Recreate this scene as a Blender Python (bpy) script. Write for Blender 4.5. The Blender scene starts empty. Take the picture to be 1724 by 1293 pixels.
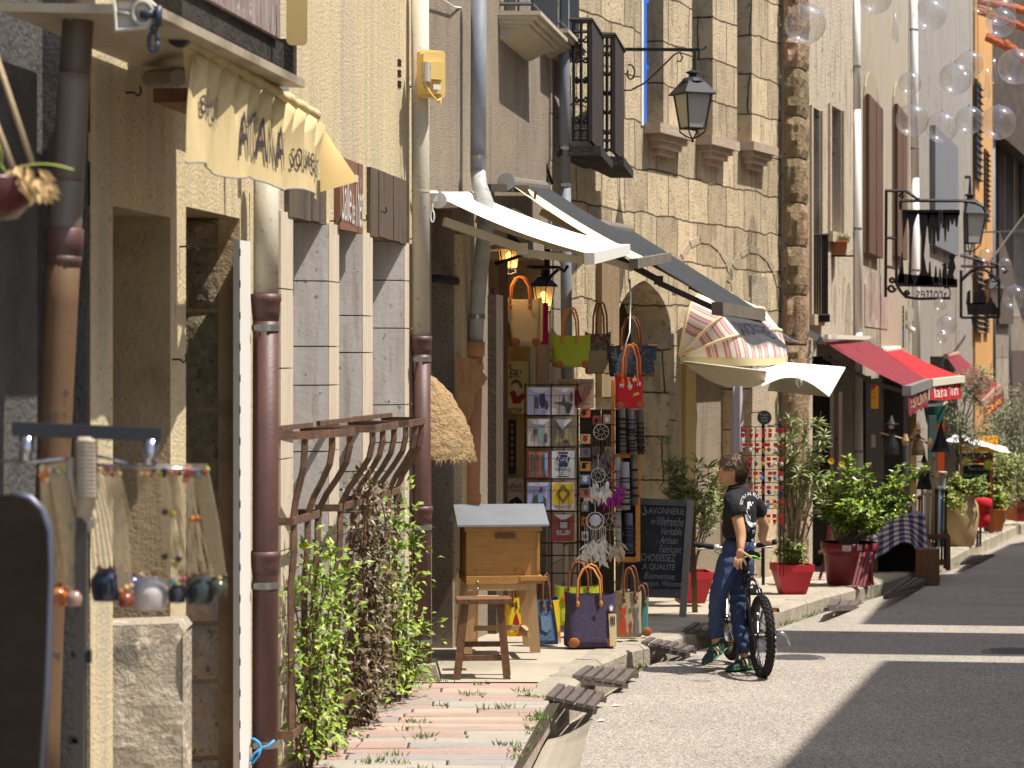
import bpy, bmesh, math, random
from mathutils import Vector as V, Matrix, noise as NZ
rad = math.radians
RND = random.Random(11)
SC = bpy.context.scene
COL = SC.collection

# ---------------------------------------------------------------- camera
HC, FPX, CX, HY = 1.97, 4000.0, 862.0, 600.0      # eye height, focal length in photo pixels, vanishing row
cd = bpy.data.cameras.new('camera')
cam = bpy.data.objects.new('camera', cd); COL.objects.link(cam)
cam.location = (0, 0, HC); cam.rotation_euler = (rad(90), 0, 0)
cd.sensor_width = 36; cd.lens = 36 * FPX / 1724
cd.shift_y = -46.5 / 1724
cd.clip_start = 0.1; cd.clip_end = 800
cd.dof.use_dof = True; cd.dof.focus_distance = 14.3; cd.dof.aperture_fstop = 5.6
SC.camera = cam

# ---------------------------------------------------------------- light
LX, LY, LZ = -1.0, 0.2, -2.1                      # the way sunlight travels
SUN_EL = math.atan2(2.1, math.hypot(LX, LY))
wd = bpy.data.worlds.new('World'); SC.world = wd; wd.use_nodes = True
wn = wd.node_tree
sky = wn.nodes.new('ShaderNodeTexSky'); sky.sky_type = 'NISHITA'; sky.sun_disc = False
sky.sun_elevation = SUN_EL; sky.sun_rotation = math.atan2(-LX, -LY)
sky.air_density = 1.0; sky.dust_density = 1.5
bg = wn.nodes['Background']; bg.inputs[1].default_value = 0.15
wn.links.new(sky.outputs[0], bg.inputs[0])
sl = bpy.data.lights.new('sun', 'SUN'); sl.energy = 4.6; sl.angle = rad(0.5); sl.color = (1.0, 0.95, 0.87)
so = bpy.data.objects.new('sun', sl); COL.objects.link(so); so.location = (4, -4, 12)
so.rotation_euler = V((LX, LY, LZ)).to_track_quat('-Z', 'Y').to_euler()
SC.view_settings.view_transform = 'Standard'; SC.view_settings.look = 'None'
SC.view_settings.exposure = 0.68; SC.view_settings.gamma = 1.0
SC.cycles.max_bounces = 8; SC.cycles.diffuse_bounces = 4; SC.cycles.transparent_max_bounces = 24
SC.cycles.use_denoising = True

# ---------------------------------------------------------------- photo geometry -> world
def P(px, py, Y):
    return V(((px - CX) * Y / FPX, Y, HC - (py - HY) * Y / FPX))
def zg(Y):                                         # the street falls away past 15 m
    return 0.0 if Y < 15 else -0.05 * (Y - 15)
def G(px, py, h=0.0):                              # a point standing on the ground (h above the road)
    Y = FPX * (HC - h) / (py - HY)
    if Y > 15: Y = FPX * (1.22 - h) / (py - 800)
    return V(((px - CX) * Y / FPX, Y, zg(Y) + h))
class Wall:                                        # a vertical facade plane; t is metres out into the street
    def __init__(s, x0, y0, x1, y1):
        s.o = V((x0, y0, 0)); d = V((x1 - x0, y1 - y0, 0)); s.L = d.length
        s.u = d.normalized(); s.n = V((s.u.y, -s.u.x, 0))
    def pt(s, a, t, z): return V((s.o.x + s.u.x * a + s.n.x * t, s.o.y + s.u.y * a + s.n.y * t, z))
    def s_at(s, px, t=0.0):
        k = (px - CX) / FPX
        return (s.o.x + s.n.x * t - k * (s.o.y + s.n.y * t)) / (k * s.u.y - s.u.x)
    def z_at(s, py, a, t=0.0):
        return HC - (py - HY) * (s.o.y + s.u.y * a + s.n.y * t) / FPX
    def hit(s, px, py, t=0.0):
        a = s.s_at(px, t); return a, s.z_at(py, a, t)
W1 = Wall(-0.909 + 0.1435 * (6.4 - 11.47), 6.4, -0.909 + 0.1435 * (13.95 - 11.47), 13.95)
W2 = Wall(-0.563, 13.9, 0.42, 20.3)
W3 = Wall(0.45, 20.32, 3.25, 26.9)
W4 = Wall(3.16, 26.2, 4.42, 30.1)
W5 = Wall(4.42, 30.1, 6.5, 38.5)
W6 = Wall(6.5, 38.5, 9.7, 50.0)
W7 = Wall(9.75, 50.0, 11.05, 54.6)
W8 = Wall(11.0, 55.5, 16.5, 66.0)

# ---------------------------------------------------------------- mesh builder
class MB:
    def __init__(s): s.v = []; s.f = []; s.m = []; s.cm = 0; s.uv = None
    def add(s, vs, fs):
        k = len(s.v); s.v += [V(p) for p in vs]
        for f in fs: s.f.append([i + k for i in f]); s.m.append(s.cm)
        return k
    def quad(s, a, b, c, d): s.add([a, b, c, d], [(0, 1, 2, 3)]); return s
    def poly(s, pts): s.add(pts, [tuple(range(len(pts)))]); return s
    def hexa(s, b, t):                             # bottom 4 pts, top 4 pts
        s.add(list(b) + list(t), [(3, 2, 1, 0), (4, 5, 6, 7), (0, 1, 5, 4), (1, 2, 6, 5), (2, 3, 7, 6), (3, 0, 4, 7)]); return s
    def box(s, c, d, M=None):
        x, y, z = d[0] / 2, d[1] / 2, d[2] / 2; c = V(c)
        q = [V((-x, -y, -z)), V((x, -y, -z)), V((x, y, -z)), V((-x, y, -z)), V((-x, -y, z)), V((x, -y, z)), V((x, y, z)), V((-x, y, z))]
        if M is not None: q = [M @ p for p in q]
        q = [p + c for p in q]; return s.hexa(q[:4], q[4:])
    def wbox(s, w, a0, a1, t0, t1, z0, z1):        # a box in facade coordinates
        a0, a1 = min(a0, a1), max(a0, a1)
        b = [w.pt(a0, t0, z0), w.pt(a0, t1, z0), w.pt(a1, t1, z0), w.pt(a1, t0, z0)]
        return s.hexa(b, [p + V((0, 0, z1 - z0)) for p in b])
    def tube(s, pts, r, n=8, caps=True):
        pts = [V(p) for p in pts]; k0 = len(s.v); N = len(pts)
        rr = r if isinstance(r, (list, tuple)) else [r] * N
        ref = None; rings = []
        for i, p in enumerate(pts):
            d = (pts[min(i + 1, N - 1)] - pts[max(i - 1, 0)])
            d = d.normalized() if d.length > 1e-9 else V((0, 0, 1))
            if ref is None: ref = d.orthogonal().normalized()
            ref = (ref - d * ref.dot(d)); ref = ref.normalized() if ref.length > 1e-6 else d.orthogonal().normalized()
            b = d.cross(ref)
            rings.append([p + (ref * math.cos(6.2832 * j / n) + b * math.sin(6.2832 * j / n)) * rr[i] for j in range(n)])
        vs = [q for g in rings for q in g]; fs = []
        for i in range(N - 1):
            for j in range(n):
                fs.append((i * n + j, i * n + (j + 1) % n, (i + 1) * n + (j + 1) % n, (i + 1) * n + j))
        if caps: fs += [tuple(range(n - 1, -1, -1)), tuple((N - 1) * n + j for j in range(n))]
        s.add(vs, fs); return s
    def strip(s, pts, w, th, side):                # a flat bar w wide along `side`, th thick
        pts = [V(p) for p in pts]; N = len(pts); vs = []
        for i, p in enumerate(pts):
            d = (pts[min(i + 1, N - 1)] - pts[max(i - 1, 0)]).normalized(); sd = V(side); sd = (sd - d * sd.dot(d)).normalized(); nn = d.cross(sd)
            vs += [p - sd * w / 2 - nn * th / 2, p + sd * w / 2 - nn * th / 2, p + sd * w / 2 + nn * th / 2, p - sd * w / 2 + nn * th / 2]
        fs = [(3, 2, 1, 0), tuple(4 * (N - 1) + j for j in range(4))]
        for i in range(N - 1):
            for j in range(4): fs.append((4 * i + j, 4 * i + (j + 1) % 4, 4 * i + 4 + (j + 1) % 4, 4 * i + 4 + j))
        s.add(vs, fs); return s
    def lathe(s, prof, c, n=20, sx=1, sy=1, caps=True):
        c = V(c); vs = []; N = len(prof)
        for r, z in prof:
            for j in range(n): vs.append(c + V((r * sx * math.cos(6.2832 * j / n), r * sy * math.sin(6.2832 * j / n), z)))
        fs = [(i * n + j, i * n + (j + 1) % n, (i + 1) * n + (j + 1) % n, (i + 1) * n + j) for i in range(N - 1) for j in range(n)]
        if caps: fs += [tuple(range(n - 1, -1, -1)), tuple((N - 1) * n + j for j in range(n))]
        s.add(vs, fs); return s
    def ball(s, c, r, n=10, sc=(1, 1, 1)):
        m = n // 2 + 1
        prof = [(max(1e-4, r * math.sin(math.pi * i / m)), -r * math.cos(math.pi * i / m)) for i in range(m + 1)]
        k = len(s.v); s.lathe(prof, (0, 0, 0), n)
        for i in range(k, len(s.v)): q = s.v[i]; s.v[i] = V((q.x * sc[0], q.y * sc[1], q.z * sc[2])) + V(c)
        return s
    def sheet(s, fn, nu, nv):                      # fn(u, v) -> point, 0..1
        vs = [fn(i / nu, j / nv) for j in range(nv + 1) for i in range(nu + 1)]
        k = len(s.v)
        s.add(vs, [(j * (nu + 1) + i, j * (nu + 1) + i + 1, (j + 1) * (nu + 1) + i + 1, (j + 1) * (nu + 1) + i) for j in range(nv) for i in range(nu)])
        if s.uv is None: s.uv = {}
        for j in range(nv + 1):
            for i in range(nu + 1): s.uv[k + j * (nu + 1) + i] = (i / nu, j / nv)
        return s
    def prism(s, pts, d):                          # planar outline pushed along d
        pts = [V(p) for p in pts]; d = V(d); n = len(pts)
        s.add(pts + [p + d for p in pts], [tuple(range(n - 1, -1, -1)), tuple(range(n, 2 * n))] + [(i, (i + 1) % n, (i + 1) % n + n, i + n) for i in range(n)])
        return s
    def leaf(s, p, d, L, w, up):
        d = d.normalized(); sd = d.cross(up)
        if sd.length < 1e-4: sd = d.orthogonal()
        sd.normalize(); nn = sd.cross(d); m = p + d * L * .45 + nn * L * .06
        s.add([p, m + sd * w / 2 + nn * w * .15, p + d * L - nn * L * .08, m - sd * w / 2 + nn * w * .15, m], [(0, 1, 4), (1, 2, 4), (2, 3, 4), (3, 0, 4)])
    def build(s, name, mat, parent=None, smooth=False):
        me = bpy.data.meshes.new(name)
        org = parent.get('_o') if parent is not None else None
        off = V(org) if org is not None else V((0, 0, 0))
        me.from_pydata([tuple(p - off) for p in s.v], [], s.f)
        for mm in (mat if isinstance(mat, (list, tuple)) else [mat]): me.materials.append(mm)
        if isinstance(mat, (list, tuple)): me.polygons.foreach_set('material_index', s.m)
        if smooth: me.polygons.foreach_set('use_smooth', [True] * len(me.polygons))
        if s.uv:
            ul = me.uv_layers.new(name='UVMap')
            for l in me.loops:
                q = s.uv.get(l.vertex_index)
                if q: ul.data[l.index].uv = q
        me.update()
        o = bpy.data.objects.new(name, me); COL.objects.link(o)
        if parent is not None:
            o.parent = parent
            if org is not None: o['_o'] = tuple(off)
        return o

def tag(o, label, cat, group=None):
    o['label'] = label; o['category'] = cat
    if group: o['group'] = group
    return o
def struct(o): o['kind'] = 'structure'; return o
def stuff(o): o['kind'] = 'stuff'; return o
def thing(name, label, cat, base, group=None):     # an Empty at the thing's base; parts are built in world space and moved under it
    o = bpy.data.objects.new(name, None); COL.objects.link(o)
    o.location = base; o['_o'] = tuple(base); o.empty_display_size = .1
    return tag(o, label, cat, group)
def dup(root, loc, label=None, rz=None, scale=None):
    r = root.copy(); COL.objects.link(r); r.location = loc
    if rz is not None: r.rotation_euler = (0, 0, rz)
    if scale is not None: r.scale = (scale,) * 3
    if label: r['label'] = label
    for ch in list(root.children):
        c = ch.copy(); COL.objects.link(c); c.parent = r
        for g in list(ch.children):
            d = g.copy(); COL.objects.link(d); d.parent = c
    return r

# ---------------------------------------------------------------- writing
_tc = {}
def glyphs(txt, shear=0.0, cuts=0):
    key = (txt, shear, cuts)
    if key in _tc: return _tc[key]
    cu = bpy.data.curves.new('txt', 'FONT'); cu.body = txt; cu.size = 1.0; cu.shear = shear; cu.resolution_u = 2
    o = bpy.data.objects.new('txt', cu); COL.objects.link(o)
    dg = bpy.context.evaluated_depsgraph_get()
    me = bpy.data.meshes.new_from_object(o.evaluated_get(dg))
    if cuts:
        bm = bmesh.new(); bm.from_mesh(me); bmesh.ops.triangulate(bm, faces=bm.faces[:]); bmesh.ops.subdivide_edges(bm, edges=bm.edges[:], cuts=cuts, use_grid_fill=True); bm.to_mesh(me); bm.free()
    vs = [(p.co.x, p.co.y) for p in me.vertices]; fs = [tuple(p.vertices) for p in me.polygons]
    bpy.data.objects.remove(o); bpy.data.curves.remove(cu); bpy.data.meshes.remove(me)
    if vs:
        x0 = min(p[0] for p in vs); x1 = max(p[0] for p in vs); y0 = min(p[1] for p in vs); y1 = max(p[1] for p in vs)
        vs = [((p[0] - x0) / max(1e-6, x1 - x0), (p[1] - y0) / max(1e-6, y1 - y0)) for p in vs]
    _tc[key] = (vs, fs); return _tc[key]
def write(mb, txt, fn, shear=0.0, cuts=0):                 # fn maps the unit box of the line of text to points
    vs, fs = glyphs(txt, shear, cuts); mb.add([fn(a, b) for a, b in vs], fs); return mb
def flat(o, ux, uy, x0, x1, y0, y1):
    o, ux, uy = V(o), V(ux), V(uy)
    return lambda a, b: o + ux * (x0 + (x1 - x0) * a) + uy * (y0 + (y1 - y0) * b)

# ---------------------------------------------------------------- materials
def lin(c):
    f = lambda x: x / 12.92 if x <= .04045 else ((x + .055) / 1.055) ** 2.4
    return tuple(f(x / 255) for x in c)
_mc = {}
def M(key, c1, c2=None, s=4.0, st=(1, 1, 1), r=.85, b=0.0, bs=60.0, c3=None, s3=90.0, t3=.62, met=0.0, spec=.3, isl=0.0, trans=0.0, c4=None, s4=1.2, st4=(1, 1, 1), t4=.55, c4w=.12, bst=(1, 1, 1), mid=.5, coord='Object'):
    """base c1/c2 mixed by stretched noise, c3 fine speckle, c4 large stains, isl random value per island, b bump"""
    if key in _mc: return _mc[key]
    m = bpy.data.materials.new(key); m.use_nodes = True; nt = m.node_tree; N, Lk = nt.nodes, nt.links
    bs_ = N['Principled BSDF']; bs_.inputs['Roughness'].default_value = r; bs_.inputs['Metallic'].default_value = met
    bs_.inputs['Specular IOR Level'].default_value = spec
    if trans: bs_.inputs['Transmission Weight'].default_value = trans
    tc = N.new('ShaderNodeTexCoord')
    def nz(scale, stretch=(1, 1, 1), det=4, rough=.6):
        mp = N.new('ShaderNodeMapping'); mp.inputs['Scale'].default_value = stretch
        Lk.new(tc.outputs[coord], mp.inputs[0]); n = N.new('ShaderNodeTexNoise')
        n.inputs['Scale'].default_value = scale; n.inputs['Detail'].default_value = det; n.inputs['Roughness'].default_value = rough
        Lk.new(mp.outputs[0], n.inputs['Vector']); return n.outputs[0]
    def mix(fac, a, b2):
        x = N.new('ShaderNodeMix'); x.data_type = 'RGBA'
        for sock, val in ((x.inputs[0], fac), (x.inputs[6], a), (x.inputs[7], b2)):
            if isinstance(val, tuple): sock.default_value = val + (1,)
            elif isinstance(val, float): sock.default_value = val
            else: Lk.new(val, sock)
        return x.outputs[2]
    def ramp(x, lo, hi):
        q = N.new('ShaderNodeMapRange'); q.inputs[1].default_value = lo; q.inputs[2].default_value = hi; Lk.new(x, q.inputs[0]); return q.outputs[0]
    col = c1
    if c2: col = mix(ramp(nz(s, st), mid - .2, mid + .2), c1, c2)
    if c4: col = mix(ramp(nz(s4, st4), t4, t4 + c4w), col, c4)
    if c3: col = mix(ramp(nz(s3, det=2), t3, t3 + .08), col, c3)
    if isl:
        ge = N.new('ShaderNodeNewGeometry'); hs = N.new('ShaderNodeHueSaturation')
        q = N.new('ShaderNodeMapRange'); q.inputs[3].default_value = 1 - isl; q.inputs[4].default_value = 1 + isl
        Lk.new(ge.outputs['Random Per Island'], q.inputs[0]); Lk.new(q.outputs[0], hs.inputs['Value'])
        q2 = N.new('ShaderNodeMapRange'); q2.inputs[3].default_value = .5 + isl * .06; q2.inputs[4].default_value = .5 - isl * .06
        Lk.new(ge.outputs['Random Per Island'], q2.inputs[0]); Lk.new(q2.outputs[0], hs.inputs['Hue'])
        if isinstance(col, tuple): hs.inputs['Color'].default_value = col + (1,)
        else: Lk.new(col, hs.inputs['Color'])
        col = hs.outputs[0]
    if isinstance(col, tuple): bs_.inputs['Base Color'].default_value = col + (1,)
    else: Lk.new(col, bs_.inputs['Base Color'])
    if b:
        bp = N.new('ShaderNodeBump'); bp.inputs['Strength'].default_value = min(1.0, b); bp.inputs['Distance'].default_value = .02 * max(1.0, b)
        Lk.new(nz(bs, bst, 5, .65), bp.inputs['Height']); Lk.new(bp.outputs[0], bs_.inputs['Normal'])
    _mc[key] = m; return m
def MS(key, rgb, r=.6, **k): return M(key, lin(rgb), None, r=r, **k)
def nodes(m): return m.node_tree.nodes, m.node_tree.links, m.node_tree.nodes['Principled BSDF']
# ================================================================ materials of the place
m_cream = M('cream_plaster', (.665, .545, .335), (.545, .44, .265), s=2.5, st=(6, 6, .35), r=.9, b=.6, bs=70, c3=(.34, .26, .17), s3=55, t3=.6, c4=(.40, .36, .30), s4=1.7, st4=(4, 4, .3), t4=.5, c4w=.3)
m_tan = M('rough_tan_render', (.37, .275, .155), (.29, .21, .12), s=6, r=.95, b=1.2, bs=38, c4=(.24, .175, .1), s4=3)
m_grey_rough = M('grey_roughcast', (.125, .115, .105), (.085, .078, .07), s=9, r=.95, b=1.6, bs=34)
m_brown_rough = M('brown_roughcast', (.36, .29, .21), (.29, .23, .17), s=3, r=.95, b=1.0, bs=80, c3=(.16, .12, .09), s3=70, t3=.58, c4=(.25, .2, .15), s4=1.5, st4=(3, 3, .4))
m_marble = M('veined_marble', (.52, .475, .43), (.41, .37, .33), s=5, st=(3, 3, .5), r=.6, b=.15, bs=30, c3=(.2, .16, .13), s3=26, t3=.64, c4=(.36, .31, .25), s4=3, st4=(5, 5, .4), t4=.56)
m_traver = M('travertine', (.66, .56, .43), (.52, .43, .32), s=10, st=(4, 4, .25), r=.75, b=.3, bs=60, bst=(3, 3, .3), c3=(.35, .27, .18), s3=40, t3=.66)
m_rubble = M('rubble_stone', (.17, .12, .075), (.32, .24, .15), s=14, r=.95, b=2.4, bs=26, c3=(.12, .09, .06), s3=30, t3=.6, isl=.3)
m_pinkstone = M('pink_rubble', (.50, .36, .28), (.56, .47, .33), s=10, r=.95, b=2.2, bs=30, c3=(.25, .17, .12), s3=30, t3=.6, isl=.25)
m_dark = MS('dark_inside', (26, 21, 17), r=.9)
m_black = MS('black_iron', (28, 26, 25), r=.55)
m_iron = M('rusty_iron', (.075, .048, .035), (.19, .10, .055), s=18, r=.75, b=.3, bs=90, c3=(.14, .12, .09), s3=35, t3=.64)
m_wood_dk = M('weathered_dark_wood', (.17, .12, .075), (.075, .06, .05), s=6, st=(6, 6, .4), r=.85, b=.6, bs=30, bst=(5, 5, .4), c3=(.30, .2, .1), s3=30, t3=.68)
m_wood_or = M('planed_pine', (.47, .25, .075), (.38, .19, .05), s=5, st=(1, 1, 7), r=.55, b=.15, bs=30, c3=(.30, .14, .04), s3=11, t3=.68)
m_wood_br = M('brown_wood', (.20, .10, .05), (.12, .06, .03), s=8, st=(5, 5, .6), r=.7, b=.3, bs=30)
m_pipe_cream = M('cream_zinc', (.56, .49, .35), (.42, .40, .36), s=7, st=(2, 2, .5), r=.6, c3=(.30, .29, .28), s3=25, t3=.62, b=.15)
m_pipe_maroon = M('maroon_cast_iron', (.105, .045, .035), (.075, .035, .030), s=8, r=.5, c3=(.25, .10, .05), s3=60, t3=.68, b=.12, spec=.5)
m_pipe_zinc = M('grey_zinc', (.215, .23, .25), (.16, .175, .2), s=6, st=(2, 2, .7), r=.6, c3=(.3, .3, .29), s3=20, t3=.66)
m_pipe_terra = M('terracotta_pipe', (.50, .24, .12), (.42, .20, .10), s=5, r=.7, b=.1)
m_pvc = MS('white_plastic', (225, 222, 214), r=.4)
m_steel = MS('steel_band', (150, 148, 142), r=.35, met=.7)
m_glassdk = M('dark_glass', (.03, .035, .03), r=.08, spec=.6)

# ================================================================ ground
def road_mat():
    m = M('aggregate_asphalt', (.37, .325, .27), (.31, .27, .225), s=.9, r=.9, b=.5, bs=220, c4=(.28, .245, .205), s4=.5, c3=(.2, .175, .15), s3=2.2, t3=.66)
    n, l, b = nodes(m)
    src = b.inputs['Base Color'].links[0].from_socket
    tc = [x for x in n if x.type == 'TEX_COORD'][0]
    vo = n.new('ShaderNodeTexVoronoi'); vo.inputs['Scale'].default_value = 150
    mp = n.new('ShaderNodeMapping'); mp.inputs['Scale'].default_value = (1, .45, 1)
    l.new(tc.outputs['Object'], mp.inputs[0]); l.new(mp.outputs[0], vo.inputs['Vector'])
    hs = n.new('ShaderNodeSeparateColor'); l.new(vo.outputs['Color'], hs.inputs[0])
    mr = n.new('ShaderNodeMapRange'); mr.inputs[3].default_value = .55; mr.inputs[4].default_value = 1.45; l.new(hs.outputs[0], mr.inputs[0])
    mx = n.new('ShaderNodeMix'); mx.data_type = 'RGBA'; mx.blend_type = 'MULTIPLY'; mx.inputs[0].default_value = 1
    l.new(src, mx.inputs[6]); l.new(mr.outputs[0], mx.inputs[7]); l.new(mx.outputs[2], b.inputs['Base Color'])
    return m
m_road = road_mat()
m_conc = M('pale_concrete', (.44, .38, .29), (.36, .31, .24), s=2, r=.9, b=.35, bs=90, c3=(.24, .21, .17), s3=60, t3=.64, c4=(.30, .26, .2), s4=1.1, t4=.56)
m_kerb = M('kerb_stone', (.42, .37, .29), (.33, .29, .22), s=7, r=.95, b=1.1, bs=40, c3=(.2, .17, .13), s3=40, t3=.64, isl=.15)
m_flag = M('pink_flagstone', (.42, .325, .275), (.33, .275, .235), s=3, st=(1, 5, 1), r=.85, b=.5, bs=40, c3=(.28, .22, .19), s3=45, t3=.66, isl=.14)
n_, l_, b_ = nodes(m_flag)
src_ = b_.inputs['Base Color'].links[0].from_socket
ge_ = n_.new('ShaderNodeNewGeometry'); cr_ = n_.new('ShaderNodeValToRGB'); cr_.color_ramp.interpolation = 'CONSTANT'
for k_, (p_, c_) in enumerate([(0, (1, .93, .9, 1)), (.3, (1.0, .86, .83, 1)), (.5, (.92, 1.02, 1.0, 1)), (.62, (.78, .88, .93, 1)), (.72, (1.08, 1.0, .88, 1)), (.88, (.96, .80, .77, 1))]):
    e_ = cr_.color_ramp.elements[k_] if k_ < 2 else cr_.color_ramp.elements.new(p_)
    e_.position = p_; e_.color = c_
mx_ = n_.new('ShaderNodeMix'); mx_.data_type = 'RGBA'; mx_.blend_type = 'MULTIPLY'; mx_.inputs[0].default_value = 1
l_.new(ge_.outputs['Random Per Island'], cr_.inputs[0]); l_.new(src_, mx_.inputs[6]); l_.new(cr_.outputs[0], mx_.inputs[7]); l_.new(mx_.outputs[2], b_.inputs['Base Color'])

# road edge (left) and kerb edge as lists of (X, Y)
ROADL = [(-.75, 3.0), (.32, 11.37), (.46, 13.35), (.90, 15.3), (1.30, 16.55), (2.14, 19.0), (2.92, 21.6), (3.95, 24.6), (4.86, 27.7), (6.0, 31.8), (8.05, 39.8), (12.3, 55.6), (20, 78), (40, 120)]
KERBL = [(-.72, 3.0), (.0, 10.6), (.18, 12.54), (.22, 12.9), (.387, 13.7), (.535, 14.45), (.84, 15.35), (1.22, 16.6), (2.06, 19.1), (2.84, 21.7), (3.85, 24.7), (4.76, 27.8), (5.88, 31.9), (7.9, 40.0), (12.1, 56.0), (19.8, 78.2), (39.8, 120.2)]
def xat(L, y):
    for (x0, y0), (x1, y1) in zip(L, L[1:]):
        if y0 <= y <= y1: return x0 + (x1 - x0) * (y - y0) / (y1 - y0)
    return L[-1][0]
ys = sorted(set([3 + .5 * k for k in range(60)] + [33 + 3 * k for k in range(30)] + [y for _, y in ROADL] + [y for _, y in KERBL]))
mb = MB()
for a, b2 in zip(ys, ys[1:]):
    mb.quad((xat(ROADL, a), a, zg(a)), (60, a, zg(a)), (60, b2, zg(b2)), (xat(ROADL, b2), b2, zg(b2)))
mb.quad((-60, -60, 0), (60, -60, 0), (60, 3, 0), (-60, 3, 0))
struct(mb.build('road', m_road))
mb = MB()                                            # concrete drain channel, dished, between kerb and road
for a, b2 in zip(ys, ys[1:]):
    for k in range(4):
        def q(y, f):
            x0, x1 = xat(KERBL, y) - .02, xat(ROADL, y) + .004
            return V((x0 + (x1 - x0) * f, y, zg(y) - .10 + .104 * f ** 1.6))
        mb.quad(q(a, k / 4), q(a, k / 4 + .25), q(b2, k / 4 + .25), q(b2, k / 4))
struct(mb.build('gutter', m_conc, smooth=True))
mb = MB()                                            # earth sheet out to the horizon
mb.quad((-300, -80, -4.9), (300, -80, -4.9), (300, 400, -18), (-300, 400, -18))
struct(mb.build('ground', M('earth', (.2, .17, .12), (.26, .22, .16), s=.5)))
# pavement : concrete slab behind, from the flagstones on
mb = MB()
for a, b2 in zip(ys, ys[1:]):
    if b2 <= 13.62: h = .085
    else: h = .12
    k0, k1 = xat(KERBL, a) - .13, xat(KERBL, b2) - .13
    if h < .1: k0 += .06; k1 += .06
    mb.quad((-9, a, zg(a) + h), (k0, a, zg(a) + h), (k1, b2, zg(b2) + h), (-9, b2, zg(b2) + h))
struct(mb.build('pavement', m_conc))
mb = MB()                                            # near pavement : long flagstones laid across
y = 8.2
while y < 13.55:
    d = RND.uniform(.09, .17)
    if y + d > 13.6: d = 13.6 - y
    x1 = xat(KERBL, y) - .004; dx1 = xat(KERBL, y + d) - x1 - .004
    while x1 > -1.25:
        L = RND.uniform(.3, .85); x0 = x1 - L; g = .005
        h0, h1 = .110 + RND.uniform(0, .009), .110 + RND.uniform(0, .009)
        j = lambda: RND.uniform(-.006, .006)
        b = [V((x0 + g, y + g + j(), -.06)), V((x1 - g, y + g + j(), -.06)), V((x1 - g + dx1, y + d - g + j(), -.06)), V((x0 + g + dx1 * 0, y + d - g + j(), -.06))]
        e = .008
        t0 = [V((p.x, p.y, (h0 if k in (0, 3) else h1) - .006)) for k, p in enumerate(b)]
        t1 = [V((p.x + (e if k in (0, 3) else -e), p.y + (e if k < 2 else -e), (h0 if k in (0, 3) else h1))) for k, p in enumerate(b)]
        mb.add(b + t0 + t1, [(0, 1, 5, 4), (1, 2, 6, 5), (2, 3, 7, 6), (3, 0, 4, 7), (4, 5, 9, 8), (5, 6, 10, 9), (6, 7, 11, 10), (7, 4, 8, 11), (8, 9, 10, 11)])
        x1 = x0; dx1 = 0
    y += d
struct(mb.build('flagstone_pavement', m_flag))
mb = MB(); mb.quad((-1.6, 8, .101), (xat(KERBL, 8) - .02, 8, .101), (xat(KERBL, 13.6) - .02, 13.6, .101), (-1.2, 13.6, .101)); struct(mb.build('joint_soil', MS('joint_soil', (62, 54, 42), r=1)))
mb = MB()                                            # kerb stones
for (xa, ya), (xb, yb) in zip(KERBL, KERBL[1:]):
    if ya < 12.8: continue
    n = max(1, int(math.hypot(xb - xa, yb - ya) / .75))
    for k in range(n):
        A = V((xa + (xb - xa) * k / n, ya + (yb - ya) * k / n, 0)); B = V((xa + (xb - xa) * (k + 1) / n, ya + (yb - ya) * (k + 1) / n, 0))
        d = (B - A).normalized(); nr = V((d.y, -d.x, 0)); A = A + d * .008; B = B - d * .008
        def ring(f):
            q = A.lerp(B, f); w = .17 + .02 * math.sin(f * 9 + xa * 7); z = zg(q.y); j = lambda s: NZ.noise(q * 6 + V((s, 0, 0))) * .014
            return [q + nr * (.01 + j(1)) + V((0, 0, z - .13)), q + nr * (.012 + j(2)) + V((0, 0, z + .095)), q - nr * .02 + V((0, 0, z + .122 + j(3) * .4)), q - nr * w + V((0, 0, z + .124)), q - nr * w + V((0, 0, z - .13))]
        vs = []; fs = []; m = 5
        for i in range(m + 1): vs += ring(i / m)
        for i in range(m):
            for j2 in range(4): fs.append((i * 5 + j2, i * 5 + 5 + j2, i * 5 + 6 + j2, i * 5 + 1 + j2))
        fs += [(0, 1, 2, 3, 4), tuple(m * 5 + q for q in (4, 3, 2, 1, 0))]
        mb.add(vs, fs)
struct(mb.build('kerb', m_kerb, smooth=False))
# weeds between the stones
m_leaf_g = M('grass_green', (.10, .17, .03), (.18, .22, .05), s=30, r=.7, isl=.35)
mb = MB()
for k in range(40):
    y = RND.uniform(9.8, 13.6); x = xat(KERBL, y) - RND.choice([RND.uniform(.02, .9)] * 3 + [.01])
    for i in range(RND.randint(6, 20)):
        p = V((x + RND.gauss(0, .03), y + RND.gauss(0, .012), .115)); d = V((RND.gauss(0, .6), RND.gauss(0, .6), 1))
        mb.leaf(p, d, RND.uniform(.02, .05), .006, V((0, -1, .2)))
for k in range(60):                                 # along the kerb foot further on
    y = RND.choice([RND.uniform(18.5, 21.5), RND.uniform(14.3, 15.3), RND.uniform(21, 33)]); x = xat(KERBL, y) + RND.uniform(.0, .05)
    for i in range(7):
        mb.leaf(V((x + RND.gauss(0, .03), y + RND.gauss(0, .04), zg(y) - .02)), V((RND.gauss(0, .6), RND.gauss(0, .6), 1)), RND.uniform(.025, .06), .008, V((0, -1, .2)))
stuff(tag(mb.build('weeds', m_leaf_g), 'small green weeds growing between the pavement stones and along the kerb', 'weeds'))

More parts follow.
